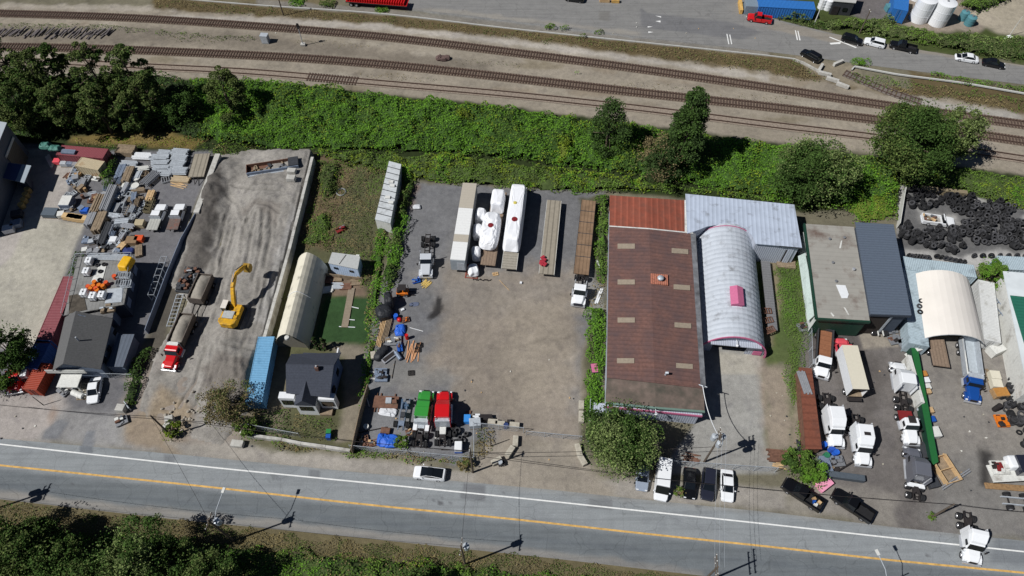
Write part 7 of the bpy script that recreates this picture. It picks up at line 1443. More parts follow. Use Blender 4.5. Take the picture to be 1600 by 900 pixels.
crate('large pale-topped steel bin on the concrete lot edge', (102, 313), (2.4, 2.0, 1.3), LA, m_bsteel, lid=m_whited); crate('slate grey bin standing alone on the concrete lot', (77, 330), (2.6, 1.8, 1.0), -.05, M('slate_bin', S(84, 94, 104), var=.1)); crate('white bag crate right of the lone slate bin', (94, 333), (1.2, 1.2, .9), .2, m_whited)
for k in range(4): crate('tan pallet load, %s in the row of four by the stacked boards' % ('westernmost', 'second from the west', 'third from the west', 'easternmost')[k], (106 + k * 6.8, 336 + k * 1.2), (1.1, 2.2, 1.0), LA - .1, M('tan_load', S(196, 166, 120), rough=.8, var=.12), group='tan pallet loads')
crate('bright blue tub beside the tan pallet loads', (131, 327), (1.0, 1.4, .9), LA, m_tarpb); 
boards('long brown-topped stack of boards, western of two side by side', (151, 316), 4.2, 1.6, 1.6, LA, m_wood); boards('long grey-topped stack of boards, eastern of two side by side', (168, 307), 6.0, 1.6, 2.0, LA, m_sheet)
boards('slanting stack of panels south of the long board stacks', (141, 338), 3.8, 1.6, 1.4, LA, m_sheet); boards('brown-topped panel stack just right of the slanting one', (154, 344), 4.4, 1.7, 1.6, LA, m_wood); 
boards('dark slatted rack below the panel stacks', (163, 363), 5, 1.2, 1.2, LA, m_dgrey)
boards('weathered timber pile at the north edge of the scaffolding yard', (196, 232), 3.4, 2.2, 1.2, -.1, m_wood); pipes('white sheet bundle right of the weathered timber pile', (222, 241), 3.4, 6, .12, -.05, m_white, h=.8)
SF = 'bundles of scaffold tube in the north of the scaffolding yard'
for k, (x, y, L_) in enumerate(((249, 244, 3.4), (250, 252, 3.2), (251, 260, 3.0), (255, 266, 3.0), (281, 235, 3.2), (280, 244, 3.0), (277, 254, 2.8), (279, 264, 3.0), (256, 237, 2.4), (201, 254, 3.2), (204, 262, 3.0))):
    pipes('silver scaffold tube bundle, ' + ('northernmost of the western column of four', 'second of the western column of four', 'third of the western column of four', 'southernmost of the western column of four', 'northernmost of the column beside the deck trailer', 'second of the column beside the deck trailer', 'third of the column beside the deck trailer', 'last of the column beside the deck trailer', 'small one set between the two columns', 'below the weathered timber pile', 'just under the one by the timber pile')[k], (x, y), L_, 6, .13, -.08 + R.uniform(-.06, .06), m_galv, h=.9, group=SF, layers=2)
pipes('slanting grey pipe stack in the middle of the scaffolding yard', (233, 276), 3.6, 7, .12, LA - .5, m_sheet, h=1.0); boards('blue-grey panel bundle at the west side of the scaffolding yard', (187, 266), 3.4, 1.4, 1.4, LA, m_bsteel); boards('brown-topped crate of panels beside the blue-grey bundle', (199, 271), 3.8, 1.4, 1.6, LA, m_wood)
for x, y, lb in ((212.5, 278, 'round white tub, upper of two in the scaffolding yard'), (211, 290, 'square white tub, lower of two in the scaffolding yard')): drum(lb, (x, y), m_whited, 0, .75, .9, name='tub', cat='tub')
machine('blue-grey machine beside the lower white tub', (200, 284), (1.6, 1.2, 1.1), LA, (m_bsteel, m_galv)); machine('dark blue machine north of the silver ladder frames', (187, 303), (2.2, 1.8, 1.4), LA, (m_dgrey, m_bsteel, m_galv))
planks('long planks stacked beside the white tubs', (194, 292), 4.5, 5, LA + .3, m_wood); boards('wooden panel pile south of the scaffold columns', (282, 279), 3.4, 1.5, .5, -.1, M('pale_ply', S(176, 158, 130), var=.15)); planks('loose timber below the wooden panel pile', (278, 287), 3.6, 6, -.2, m_lum); frames('coiled grey frame left of the wooden panel pile', (260, 279), 1.8, 1.4, 4, .4, mat=m_sheet)
t, l = flatbed('empty grey-brown deck trailer at the north-east corner of the west yard', (316, 240), (306, 276), m_deckg, w=1.5, z=1.0); MB().tube([(l, -.5, .8), (l + 1.6, 0, .6)], .07, 6).tube([(l, .5, .8), (l + 1.6, 0, .6)], .07, 6).build('drawbar', m_fr, t)
boards('yellow-brown timber stack above the olive frames', (234, 304), 2.4, 1.3, .8, LA, m_lum); frames('olive-brown frame stack west of the pale flat-deck pickup', (232, 319), 3.2, 1.2, 8, LA, mat=M('olive_steel', S(112, 104, 80), var=.2)); crate('beige slatted crate behind the pale flat-deck pickup', (217, 347), (1.4, 1.6, 1.0), LA, M('beige_crate', S(170, 158, 130), var=.15))
SL = 'silver ladder frames in the scaffolding yard'
for k in range(9):
    u = k / 8; frames('silver ladder frame stack in the long diagonal row of the scaffolding yard', (222 - 28 * u + R.uniform(-3, 3), 313 + 46 * u), 2.4, .9, 5, LA + R.uniform(-.5, .5), mat=m_chrome if k % 3 == 0 else m_galv, group=SL)
pipes('brown wooden trough beside the silver ladder frames', (197, 330), 3.2, 3, .2, LA, m_wood, h=.6)
crate('white appliance box south-west of the silver ladder frames', (176, 373), (1.2, 1.2, 1.1), LA, m_white); crate('orange-red box at the edge of the open asphalt', (216, 371), (1.5, 1.2, .9), 0, m_ordr); crate('brown crate left of the orange-red box', (205, 374), (1.6, 2.0, .9), LA, M('brown_crate', S(132, 108, 82), var=.15)); crate('yellow-brown crate west of the brown crate', (191, 382), (2.0, 1.2, .7), LA - .4, m_lum); blob('tarp', 'dark blue covered heap below the brown crate', 'tarp', (201, 391), 0, (2.2, 1.2, .7), 0, M('navy_tarp', S(40, 52, 104), var=.2), .2, 73); boards('brown board pile right of the dark blue covered heap', (216, 391), 2.6, 1.2, .6, LA + .3, m_wood)
JG = 'steel odds and ends in the north-west jumble'
for k in range(30):
    x, y = 100 + R.uniform(0, 48), 262 + R.uniform(0, 62)
    if x - 92 < (y - 262) * .05: continue
    kind = k % 5; m_ = R.choice([m_galv, m_wood, m_brown, m_sheet, m_bsteel, m_rust, m_whited])
    if kind == 0: frames('grey frame in the jumble between the beige container and the tan loads', (x, y), 1.6, 1.0, 4, R.uniform(0, 3), mat=m_galv, group=JG + ', frames')
    elif kind == 1: crate('small crate in the jumble between the beige container and the tan loads', (x, y), (R.uniform(.8, 1.4), R.uniform(.8, 1.2), R.uniform(.5, 1.1)), R.uniform(0, 3), m_, group=JG + ', crates')
    elif kind == 2: machine('scrap machine part in the jumble between the beige container and the tan loads', (x, y), (1.4, 1, .8), R.uniform(0, 3), (m_, m_galv, m_fr), n=4, group=JG + ', parts')
    elif kind == 3: planks('loose planks in the jumble between the beige container and the tan loads', (x, y), 2, 4, R.uniform(0, 3), m_, group=JG + ', planks')
    else: drum('drum in the jumble between the beige container and the tan loads', (x, y), m_, group=JG + ', drums')
JK = 'yard stock between the board stacks and the ladder frames'
for k in range(44):
    x, y = 172 + R.uniform(0, 56), 258 + R.uniform(0, 116); x -= (y - 258) * .22; m_ = R.choice([m_galv, m_galv, m_sheet, m_bsteel, m_whited, m_chrome, m_wood]); rz = LA + R.choice([0, 1.57]) + R.uniform(-.2, .2)
    if k % 3 == 0: pipes('pale pipe bundle among the yard stock west of the flat-deck pickups', (x, y), R.uniform(1.6, 3), 5, .09, rz, m_, h=R.uniform(.5, 1.3), group=JK + ', pipes')
    elif k % 3 == 1: boards('pale board bundle among the yard stock west of the flat-deck pickups', (x, y), R.uniform(1.4, 2.6), R.uniform(.7, 1.2), R.uniform(.6, 1.5), rz, m_, group=JK + ', boards')
    else: frames('pale frame stack among the yard stock west of the flat-deck pickups', (x, y), R.uniform(1.4, 2.4), 1.0, 6, rz, mat=m_, group=JK + ', frames', gap=.14)
JH = 'odds and ends beside the shop'
for k in range(22):
    x, y = 130 + R.uniform(0, 55), 366 + R.uniform(0, 28); m_ = R.choice([m_galv, m_wood, m_fr, m_sheet, m_bsteel, m_dgrey, m_whited])
    (crate('small crate in the clutter just north of the flat-roofed shop', (x, y), (1, .9, .7), R.uniform(0, 3), m_, group=JH + ', crates') if k % 2 else machine('scrap part in the clutter just north of the flat-roofed shop', (x, y), (1.5, 1, .8), R.uniform(0, 3), (m_, m_galv), n=4, group=JH + ', parts'))
for k, (x, y) in enumerate(((42, 295), (39, 303), (36, 311), (32, 319))): drum('tan barrel in the shaded row beside the west building, %s' % ('northernmost', 'second from the north', 'third from the north', 'southernmost')[k], (x, y), M('tan_barrel', S(180, 150, 92), var=.1), 0, .55, 1.0, group='tan barrels beside the west building')
for x, y, m_, lb in ((23, 347, m_bsteel, 'grey-blue crate at the edge of the west building shadow'), (11, 355, m_tarpw, 'pale bag crate nearest the west edge'), (24, 332, m_dgrey, 'dark machine crate in the building shadow')): crate(lb, (x, y), (1.8, 1.4, 1.1), .3, m_)
# shop roof load
for k, (x, y) in enumerate(((137, 405), (133, 421.5), (129, 455), (143, 460), (157, 458.5))): tote('white cube tank on the shop roof, ' + ('northernmost', 'second from the north', 'west one of the southern three', 'middle one of the southern three', 'east one of the southern three')[k], (x, y), 4.1, LA * 0, 'white cube tanks on the shop roof')
for k, (x, y) in enumerate(((137, 447), (141, 450), (145, 446), (149, 450), (154, 445), (160, 446), (165, 441), (147, 440), (151, 453), (178, 431))): drum('orange barrel on the shop roof', (x, y), m_or if k % 3 else m_ordr, 4.1, .36, .8, 'orange barrels on the shop roof')
blob('tarp', 'bright yellow tarp over a crate on the shop roof corner', 'tarp', (196.5, 411), 4.1, (1.9, 2.7, 1.3), -.2, m_tarpy, .06, 74, squ=.25)
for k, (x, y) in enumerate(((189, 428), (196, 430), (188, 440), (196, 442))): frames('black and silver frame stack on the east side of the shop roof', (x, y), 1.6, 1.0, 7, .1, 4.1, m_galv if k % 2 else m_sheet, 'frame stacks on the shop roof')
pipes('silver tubes along the north edge of the shop roof', (168, 399), 6.5, 6, .09, -.05, m_galv, 4.1, .5); machine('wooden scaffold frame at the south edge of the shop roof', (165, 478), (2.2, 1.4, 1.2), .2, (m_wood, m_galv), 3.3)
# truck load, house front
crate('cardboard box on the deck of the red-hooded flatbed truck', (21, 580), (1.9, 1.5, 1.3), .2, m_brown, 1.2); tote('white cube tank on the deck of the red-hooded flatbed truck', (35, 582), 1.2, .2); blob('tarp', 'shiny grey tarp over the rear of the red-hooded truck load', 'tarp', (32, 566), 1.0, (2.2, 2.0, 1.4), .1, m_tarpw, .2, 75); blob('tarp', 'deep blue tarp beside the orange-brown container', 'tarp', (53, 566), .1, (2.2, 2.0, 1.6), .1, m_tarpb, .2, 76)
t = base('block_pallet', 'pallet of round concrete blocks left of the white car', 'pallet', (129, 610), .5, .05); MB().box(-.75, .75, -1.4, 1.4, 0, .12).build('pallet', m_wood, t)
for i in range(4):
    for j in range(7): MB().box(-.7 + i * .36, -.4 + i * .36, -1.3 + j * .38, -.98 + j * .38, .12, .5).build('block', m_blk, t, bev=.05)
crate('grey crate by the porch of the grey-roofed house', (108, 597), (1.8, 1.2, .9), 0, M('olive_crate', S(112, 110, 98), var=.1)); drum('white tank lying on the ground before the grey-roofed house', (107, 607), m_whited, 0, .5, 2.0, lying=1.2, name='tank', cat='tank')
for x, y, lb in ((95, 595, 'grey engine block left of the olive-grey crate'), (92, 606, 'scrap part nearest the orange container'), (99, 612, 'scrap part beside the lying white tank'), (116, 603, 'small machine between the lying tank and the block pallet')): machine(lb, (x, y), (1.2, .9, .7), 1, (m_grey, m_whited), n=5)
machine('rusty wrecked machine by the white cube at the west yard exit', (187, 655), (1.8, 1.4, .9), .5, (m_grey, m_whited, m_rust)); 
box_thing('sign_board', 'grey board leaning behind the white cube', 'board', (197, 632), (1.6, .15, 1.0), -.8, m_galv)
t = base('metal_gate', 'silver tubular gate frame folded against the blue-grey fence', 'gate', (246, 430), 1.8, LA)
for s in (-1, 1):
    mb = MB(); 
    for z in (.1, 1.8): mb.tube([(-4, s * .5, z), (4, s * .5, z)], .05, 6)
    for k in range(7): mb.tube([(-4 + k * 1.333, s * .5, .1), (-4 + k * 1.333, s * .5, 1.8)], .04, 6)
    mb.build('gate_leaf', m_galv, t)
for k in range(7): MB().tube([(-4 + k * 1.333, -.5, 1.8), (-4 + k * 1.333, .5, 1.8)], .04, 6).build('tie_bar', m_galv, t)
# ================================================================ SAND YARD CLUTTER
zs = Z(P(425, 262)); t = base('steel_tray', 'long rust-red steel tray lying at the north end of the sand yard', 'steel tray', (425, 257), 1.0, math.atan2((P(463, 250) - P(385, 262)).y, (P(463, 250) - P(385, 262)).x), zs)
MB().box(-4.8, 4.8, -1.1, 1.1, 0, .1).build('floor', m_rust, t); MB().box(-4.8, 4.8, 1.0, 1.12, 0, .9).build('side', m_rust, t); MB().box(-4.8, 4.8, -1.25, -1.05, 0, .9).build('side', m_bsteel, t); MB().box(-4.85, -4.75, -1.1, 1.1, 0, .9).build('end', m_rust, t); MB().box(3.0, 4.85, -1.1, 1.1, .5, 1.1).build('end_box', m_dgrey, t); 
for k in range(14): MB().cbox((R.uniform(-4.2, 2.5), R.uniform(-.7, .7), .3), (R.uniform(.5, 1.6), R.uniform(.2, .6), .3), R.uniform(0, 3)).build('scrap', R.choice([m_grey, m_wood, m_dgrey]), t)
boards('silver beams lying along the front of the rust-red tray', (424, 269), 8.6, .5, .3, t.rotation_euler[2], m_galv, zs, n=3)
planks('three white planks on the sand below the steel tray', (414, 281), 3.0, 3, .9, m_white, Z(P(414, 281)), 1.8)
t = base('ladder_frame', 'pale steel ladder frame leaning by the dump truck and the fence', 'steel frame', (273, 484), .5, LA, .1)
for s in (-1, 1): MB().box(-3.2, 3.2, s * .55 - .05, s * .55 + .05, .3, .42).build('side_rail', m_galv, t)
for k in range(9): MB().box(-3.1 + k * .77, -3.02 + k * .77, -.55, .55, .3, .4).build('rung', m_galv, t)
for k, (x, y, lb) in enumerate(((296, 418, 'dark dusty machine at the foot of the sand slope'), (288, 432, 'rusty machine part nearest the tubular gate'), (305, 428, 'grey crusher part behind the dump trailer'), (284, 446, 'broken rusty frame beside the ladder frame'))): machine(lb, (x, y), (2.4, 1.6, 1.3), k, (m_dgrey, m_rust, m_grey), .2, n=8)
tg = 'broken stones at the mouth of the sand yard'
for k in range(38):
    x, y = R.gauss(297, 28), R.gauss(650, 16); p = P(x, y); o = blob('stone', None, None, (x, y), 0, (R.uniform(.3, .8), R.uniform(.3, .6), R.uniform(.2, .45)), R.uniform(0, 3), M('rubble_stone', S(158, 150, 138), rough=.95, var=.2), .1, k, squ=.8, sub=4); o.location.z = max(0, Z(p)) - .05; tag(o, 'grey stone scattered over the mouth of the sand yard', 'stone', tg)
# ================================================================ GRASS LOT
t = base('boardwalk', 'long weathered boardwalk laid across the lawn', 'boardwalk', (544, 480), .15, math.atan2((P(549, 446) - P(537, 511)).y, (P(549, 446) - P(537, 511)).x)); 
MB().box(-3.9, 3.9, -.55, .55, .05, .15).build('deck', M('boardwalk_wood', S(136, 124, 108), rough=.9, var=.12, lines=(0, .3, .85, 0)), t)
for x, y, L_, rz in ((555, 481, 1.3, -.25), (549, 500, 1.2, -.1), (548, 511.5, 1.5, -.05), (534.5, 511, 1.0, -.1)):
    o = MB().cbox((0, 0, .08), (L_, .12, .08)).build('white_stick', m_white); p = P(x, y); o.location = p; o.rotation_euler = (0, 0, rz); tag(o, 'white stick lying on the lawn, ' + {481: 'farthest from the road', 500: 'middle one', 511.5: 'right of the boardwalk end', 511: 'left of the boardwalk end'}[y], 'stick')
machine('small red garden machine abandoned in the weedy lot', (531, 354), (1.8, 1.2, 1.0), .6, (m_redc, m_grey, m_rust)); 
t = base('wire_coil', 'silver coil of wire lying in the weedy lot', 'wire coil', (533, 299), .2, 0); MB().lathe([(.7, .05), (.9, .02), (1.0, .12), (.85, .22)], n=20, closed=True).build('coil', m_grey, t)
for k, (x, y, m_) in enumerate(((513, 437, m_rust), (526, 434, m_wood), (527, 446, m_galv), (540, 447, m_rust), (511, 452, m_whited), (557, 440, m_wood))): boards('low garden bed or pallet by the office trailer, ' + ('at the tent side', 'second from the tent', 'pale one in the second row', 'reddish one by the boardwalk', 'white one next to the lawn', 'brown one at the east end')[k], (x, y), 1.9, 1.3, .3, R.uniform(-.2, .2), m_)
for x, y, m_, lb in ((513, 674, M('green_bin', S(40, 120, 60)), 'green wheelie bin on the grass before the house'), (512.5, 681, m_blue, 'blue wheelie bin in front of the green one')):
    t = base('wheelie_bin', lb, 'bin', (x, y), 1.0, 0); MB().prism([(-.28, -.32), (.28, -.32), (.28, .32), (-.28, .32)], 0, .95, top=[(-.33, -.38), (.33, -.38), (.33, .38), (-.33, .38)]).build('body', m_, t); MB().box(-.35, .35, -.4, .4, .95, 1.02).build('lid', m_, t)
# ================================================================ GRAVEL YARD CLUTTER
t = base('forklift', 'dusty orange and black forklift at the west side of the gravel yard', 'forklift', (628, 452), 1.4, 0); MB().box(-1.0, 1.0, -.6, .6, .3, .95).build('body', m_or, t, bev=.06); MB().box(-.6, .7, -.6, .6, 1.9, 2.0).build('roof_guard', m_fr, t); MB().box(-.9, -.3, -.5, .5, .95, 1.4).build('counterweight', m_fr, t, bev=.08); 
for s in (-1, 1):
    MB().box(.95, 1.05, s * .4 - .06, s * .4 + .06, .1, 2.1).build('mast', m_fr, t); MB().box(1.05, 2.1, s * .35 - .07, s * .35 + .07, .1, .17).build('fork', m_fr, t)
    for x in (-.6, .65): MB().tube([(x, s * .52, .9), (x * .85, s * .5, 1.9)], .04, 6).build('roof_post', m_fr, t); wheel(t, x, s * .6, .35, .25)
blob('covered_machine', 'large black tarp-covered machine beside the forklift, low part', 'covered machine', (600, 486), 0, (3.0, 3.0, 1.9), .3, m_tarpk, .2, 77); blob('covered_machine', 'tall narrow black tarp-covered column behind the low one', 'covered machine', (607, 468), 0, (1.6, 2.8, 2.7), .2, m_tarpk, .2, 78)
drum('blue drum below the black covered machine', (618, 493), m_tarpb, r=.4); blob('ball', 'red round buoy beside the blue drum', 'buoy', (624, 499), 0, (.9, .9, .8), 0, m_red, .02, 79, squ=1); machine('orange engine block right of the red buoy', (633, 497), (1.3, 1.0, .7), .3, (m_rust, m_or, m_fr)); blob('tarp', 'blue tarp bunched over scrap', 'tarp', (625, 515), 0, (1.8, 2.6, .7), .1, m_tarpb, .3, 80)
pipes('long pale timbers lying along the weeds', (594, 520), 5.0, 4, .09, 1.5, m_lum, h=.35, layers=1, name='timbers', cat='timber'); pipes('brown and grey poles right of the pale timbers', (603, 515), 4.4, 6, .08, 1.45, m_wood, h=.4, name='timbers', cat='timber'); planks('dark plank leaning across the poles', (611, 518), 3.4, 2, .9, m_dgrey)
machine('grey scrap pile below the blue tarp', (614, 530), (2.6, 1.6, .8), .1, (m_grey, m_whited, m_wood), n=9); drum('red gas cylinder standing by the orange planks', (635, 524), m_red, r=.28, h=1.2, name='gas_cylinder', cat='cylinder'); pipes('black rod lying below the red gas cylinder', (632, 543), 2.8, 1, .06, 1.35, m_fr, h=.12, layers=1, name='rod', cat='rod')
planks('orange-brown planks fanned out on the asphalt', (644, 548), 4.2, 8, 1.45, M('orange_plank', S(196, 146, 108), var=.15), spread=.9); 
for x, y, lb in ((656, 539, 'black square frame right of the orange planks'), (652, 547, 'pair of black frames below the single one'), (643, 582, 'small black tripod on the asphalt by the cable')): frames(lb, (x, y), .9, .8, 2, .1, mat=m_fr, name='wheeled_stand', cat='stand')
blob('covered_motorbike', 'black oval tarp-covered motorbike in the scrap row', 'covered motorbike', (595, 551), 0, (1.5, 3.2, 1.0), -.6, m_tarpk, .1, 81); 
t = base('radiator_grille', 'silver radiator grille panel leaning by the black cover', 'grille', (608, 557), .4, .75); MB().box(-1.3, 1.3, -.5, .5, .1, .35).build('frame', m_chrome, t); MB().box(-1.1, 1.1, -.35, .35, .35, .37).build('mesh', m_fr, t)
drum('grey lying cylinder at the top of the silver grille', (617, 545), m_bsteel, 0, .35, 1.6, lying=.6, name='tank', cat='cylinder'); machine('blue-grey scrap beside the red gas cylinder', (624, 540), (.9, 1.6, .8), .2, (m_blue, m_bsteel, m_rust)); box_thing('concrete_block', 'rounded pale block at the west end of the scrap row', 'concrete block', (583, 554), (.8, 1.3, .6), .2)
for k, (x, y) in enumerate(((594, 578), (595, 588))): machine('blue-grey rack lying on white bearers, ' + ('upper of two' if k == 0 else 'lower of two'), (x, y), (2.0, 1.2, .9), 0, (m_bsteel, m_fr, m_dgrey)); pipes('white bearer poles under the blue-grey rack, ' + ('upper pair' if k == 0 else 'lower pair'), (588, y + 3), 2.6, 2, .06, -.1, m_whited, h=.15, layers=1, name='poles', cat='poles')
pipes('thin black pole standing apart south of the grille', (614, 578), 3.2, 1, .05, 1.5, m_fr, h=.1, layers=1, name='rod', cat='rod'); pipes('white rod lying alone on the asphalt by the blue tarp', (651, 514), 2.4, 1, .05, -.3, m_white, h=.1, layers=1, name='rod', cat='rod')
machine('blue engine parts in front of the grey day-cab truck', (650, 436), (1.4, 1.0, .7), .3, (m_blue, m_bsteel, m_redc)); planks('scattered yellow straps and wood before the grey truck', (665, 442), 1.6, 9, .8, M('straw_yellow', S(196, 168, 96), var=.2), spread=.5); blob('plastic_sheet', 'crumpled silver sheet near the hedge at the north-west of the gravel yard', 'plastic sheet', (651, 323), 0, (1.6, .9, .3), 0, m_tarpw, .25, 82, sub=6)
blob('plastic_sheet', 'flat dark blue cloth spread on the asphalt', 'cloth', (647, 476), 0, (1.7, .9, .05), .1, M('dusty_blue_cloth', S(84, 92, 112), var=.2), .2, 83, sub=5)
box_thing('box', 'small white box lying left of the blue cloth', 'box', (629, 483), (.6, .4, .3), .5, m_white); box_thing('box', 'tiny white box in the open yard below the flatbeds', 'box', (814, 441), (.4, .4, .3), 0, m_white)
t = base('chain', 'black chain laid in a line before the red pallet', 'chain', (753, 437), .1, -.05)
for k in range(16): MB().cbox((-1.5 + k * .2, math.sin(k * 1.3) * .1, .05), (.12, .3, .08), k).build('link', m_fr, t)
pipes('pale rope trailing from the flatbed noses', (789, 446), 2.8, 1, .04, -.9, m_lum, h=.08, layers=1, name='rope', cat='rope'); machine('wooden chocks by the nose of the lumpy wrapped load', (774, 427), (1.0, .7, .3), .2, (m_lum, m_brown), n=4)
# front corner
t = base('scrap_table', 'rust-red steel sheet with boxes on it beside the board fence', 'steel sheet', (603, 628), .5, -.05); MB().box(-1.9, 1.9, -1.0, 1.0, .42, .5).build('top', m_rust, t)
for s in (-1, 1):
    for x in (-1.6, -1.0, 1.2): MB().box(x - .08, x + .08, s * 1.2 - .4, s * 1.2 + .4, .1, .2).build('bearer', m_rust, t)
crate('pale box standing on the rust-red steel sheet', (607, 625), (.9, .9, .5), 0, m_galv, .5); crate('brown box right of the pale one on the steel sheet', (616, 627), (.7, .7, .4), .2, m_rust, .5)
blob('plastic_sheet', 'white crumpled tarp below the rust-red steel sheet', 'tarp', (606, 644), 0, (2.9, 1.4, .4), -.2, m_tarpw, .35, 84); machine('blue-framed machine with wheels left of the green tractor', (633, 628), (1.4, 1.6, 1.1), 0, (M('dull_blue', S(66, 88, 112), var=.15), m_grey)); 
t = base('truck_chassis', 'bare truck chassis with dual wheels left of the green tractor', 'chassis', (629, 650), .9, 1.5)
for s in (-1, 1): MB().box(-2.2, 2.2, s * .4 - .06, s * .4 + .06, .7, .95).build('frame_rail', m_bsteel, t)
axle(t, -1.2); MB().box(-.2, .6, -.35, .35, .7, 1.1).build('gearbox', m_dgrey, t); MB().box(-1.6, -.8, -.45, .45, .95, 1.05).build('plate', m_bsteel, t)
blob('tarp', 'large bright blue tarp in the front corner of the yard, western half', 'tarp', (598, 687), 0, (2.0, 2.4, .8), 0, m_tarpb, .35, 85); blob('tarp', 'large bright blue tarp in the front corner of the yard, eastern half', 'tarp', (611, 688), 0, (2.2, 2.3, .8), 0, m_tarpb, .35, 86)
box_thing('panel', 'rust-orange panel behind the bright blue tarp', 'panel', (602, 672), (1.4, .9, .6), -.1, m_rust); drum('short white drum near the board fence', (572, 666), m_whited, r=.4, h=.5); pipes('long black pipe lying in front of the white crumpled tarp', (584, 670), 4.2, 1, .08, .22, m_fr, h=.2, layers=1, name='black_pipe', cat='pipe'); pipes('white post leaning near the board fence', (575.5, 627), 1.8, 1, .07, -1.2, m_whited, h=.4, layers=1, name='leaning_post', cat='post')
for x, y, lb in ((567, 684, 'beige scrap pile in the corner by the board fence'), (583, 690, 'rusty machine left of the bright blue tarp'), (566, 692, 'grey wheel rim scrap at the fence corner'), (641, 673, 'small engine right of the shrub inside the front fence')): machine(lb, (x, y), (1.5, 1.0, .7), .3, (m_rust, m_lum, m_grey), n=6)
t = base('liquid_tank', 'blue and white tank near the front fence corner', 'tank', (716, 696), 1.4, 0); MB().box(-.55, .55, -.7, .7, .5, 1.4).build('tank', m_white, t, bev=.08); MB().box(-.57, .57, -.72, .72, 0, .5).build('base', m_blue, t, bev=.03)
crate('bright blue crate at the inner fence corner', (730, 653), (1.0, 1.2, 1.2), 0, M('crate_blue', S(50, 130, 205), var=.08)); boards('orange pallet behind the bright blue crate', (731, 644), .9, .6, .2, 0, m_rust); crate('large pale grey box right of the bright blue crate', (742, 659), (1.7, 1.3, 1.3), .1, m_galv); boards('black and white crate row behind the concrete block', (755, 651), 2.8, .9, .8, 0, m_fr); boards('white part of the crate row next to the pale grey box', (745, 650), .8, .8, .9, 0, m_white); drum('dark blue drum between two concrete blocks', (790.5, 664), M('navy_drum', S(44, 60, 104)), r=.38, h=.9); machine('black generator behind the dark blue drum', (797, 657), (.9, .7, .7), 0, (m_fr, m_dgrey))
for k in range(3): pipes('black hose coiled near the corner tyres, number %s from the fence' % ('one', 'two', 'three')[k], (694 + k * 9, 702 - k * 1), 1.2, 1, .06, -.3 * k, m_fr, h=.14, layers=1, name='hose', cat='hose') if k == 0 else None
t = base('handcart', 'small cart with a grey bin beside the road-side concrete block', 'handcart', (783, 722), .8, .4); MB().box(-.5, .5, -.4, .4, .3, .5).build('tray', m_fr, t); MB().lathe([(0, 1.0), (.3, 1.0), (.3, .5), (0, .5)], (-.1, 0, 0)).build('bin', m_galv, t); wheel(t, .3, .45, .3, .1); wheel(t, .3, -.45, .3, .1)
# warehouse west side
crate('small pink-trimmed crate against the warehouse bushes', (929, 575), (1.1, 1.6, 1.0), .1, m_dgrey, lid=m_pink); boards('white ladder lying in the weeds by the warehouse wall', (936, 462), 3.2, .6, .15, 1.2, m_white, n=2); boards('white plank by the north-west warehouse wall', (937, 415), 2.4, .3, .3, 1.9, m_white, n=3)
box_thing('crate', 'grey corrugated box at the south-west corner of the warehouse', 'box', (936, 637), (1.8, 1.6, 1.2), -.1, m_wsid)
planks('rusty frames and pallets at the foot of the transformer pole', (1080, 714), 2.6, 6, -.1, m_rust)
boards('pile of grey planks before the metal shed door', (1228, 411), 3.2, 1.8, .5, -.1, m_wood)
FRM = 'rusty frames on the grey deck by the hut'
for k, (x, y) in enumerate(((1198, 485), (1200, 500), (1203, 515))): frames('rusty frame on the grey deck beside the arched hut', (x, y), 1.6, 1.0, 3, .2 * k, 1.0, m_rust, FRM, name='rusty_frame', cat='frame')
# ================================================================ EAST TRUCK YARD
lr, q, zt = building('lean_to', 'long narrow rust-brown roof along the west side of the truck yard', 'lean-to', [(1248, 574), (1268, 576), (1284, 702), (1259, 702)], 2.3, m_rust, M('rust_sheet_roof', S(118, 70, 54), rough=.85, var=.15, lines=(1, 1.3, .8, .1), stain=S(96, 62, 52), samt=.4), over=.15)
boards('grey corrugated sheets lying on the rust-brown roof', (1257, 597), 3.8, 1.3, .15, 1.65, m_sheet, 2.4)
boards('rusty corrugated sheet pile near the black pickups', (1233, 713), 5.8, 1.9, .5, -.1, m_rust); planks('yellowish timbers under the rusty sheet pile', (1219, 724), 2.2, 5, -.2, m_lum); pipes('dark posts leaning behind the rusty sheet pile', (1247, 697), 2.0, 2, .12, 1.5, m_dgrey, h=.5, layers=1, name='posts', cat='posts')
box_thing('box', 'pale pink box lying between the two black pickups', 'box', (1289, 755), (2.3, 1.5, .75), .58, M('pale_pink', S(224, 150, 176), rough=.6, var=.06)); box_thing('panel', 'dark slate panel fence piece behind the pink box', 'panel', (1322, 743), (5.4, .9, .9), -.14, M('slate_panel', S(78, 86, 94), rough=.6, var=.12)); box_thing('panel', 'pale blue-grey sheet leaning at the bush', 'panel', (1291, 724), (1.4, 2.4, .8), .1, m_bsteel)
for x, y, m_, lb in ((1288, 694, m_tarpb, 'blue drum nearest the lean-to roof'), (1300, 700, M('royal_blue', S(40, 80, 170)), 'blue drum in front of the white sleeper tractor'), (1307, 706, m_tarpb, 'light blue drum right of the other blue drums'), (1292, 711, M('green_drum', S(40, 110, 80)), 'green drum below the blue drums')): drum(lb, (x, y), m_, r=.45, h=.9)
machine('grey machine beside the blue drums', (1311, 718), (2.0, 1.6, 1.1), .1, (m_grey, m_bsteel, m_fr)); machine('dark machine leaning by the slate panel', (1301, 731), (2.2, 1.2, .8), .5, (m_fr, m_wood)); pipes('long dark beam pointing from the bush to the slate panel', (1312, 732), 4.2, 1, .12, .5, m_fr, h=.5, layers=1, name='beam', cat='beam')
t = base('truck_chassis', 'bare axle assembly standing below the slate blue roof', 'chassis', (1374, 514), .8, 1.5); axle(t, -.6); axle(t, .7); 
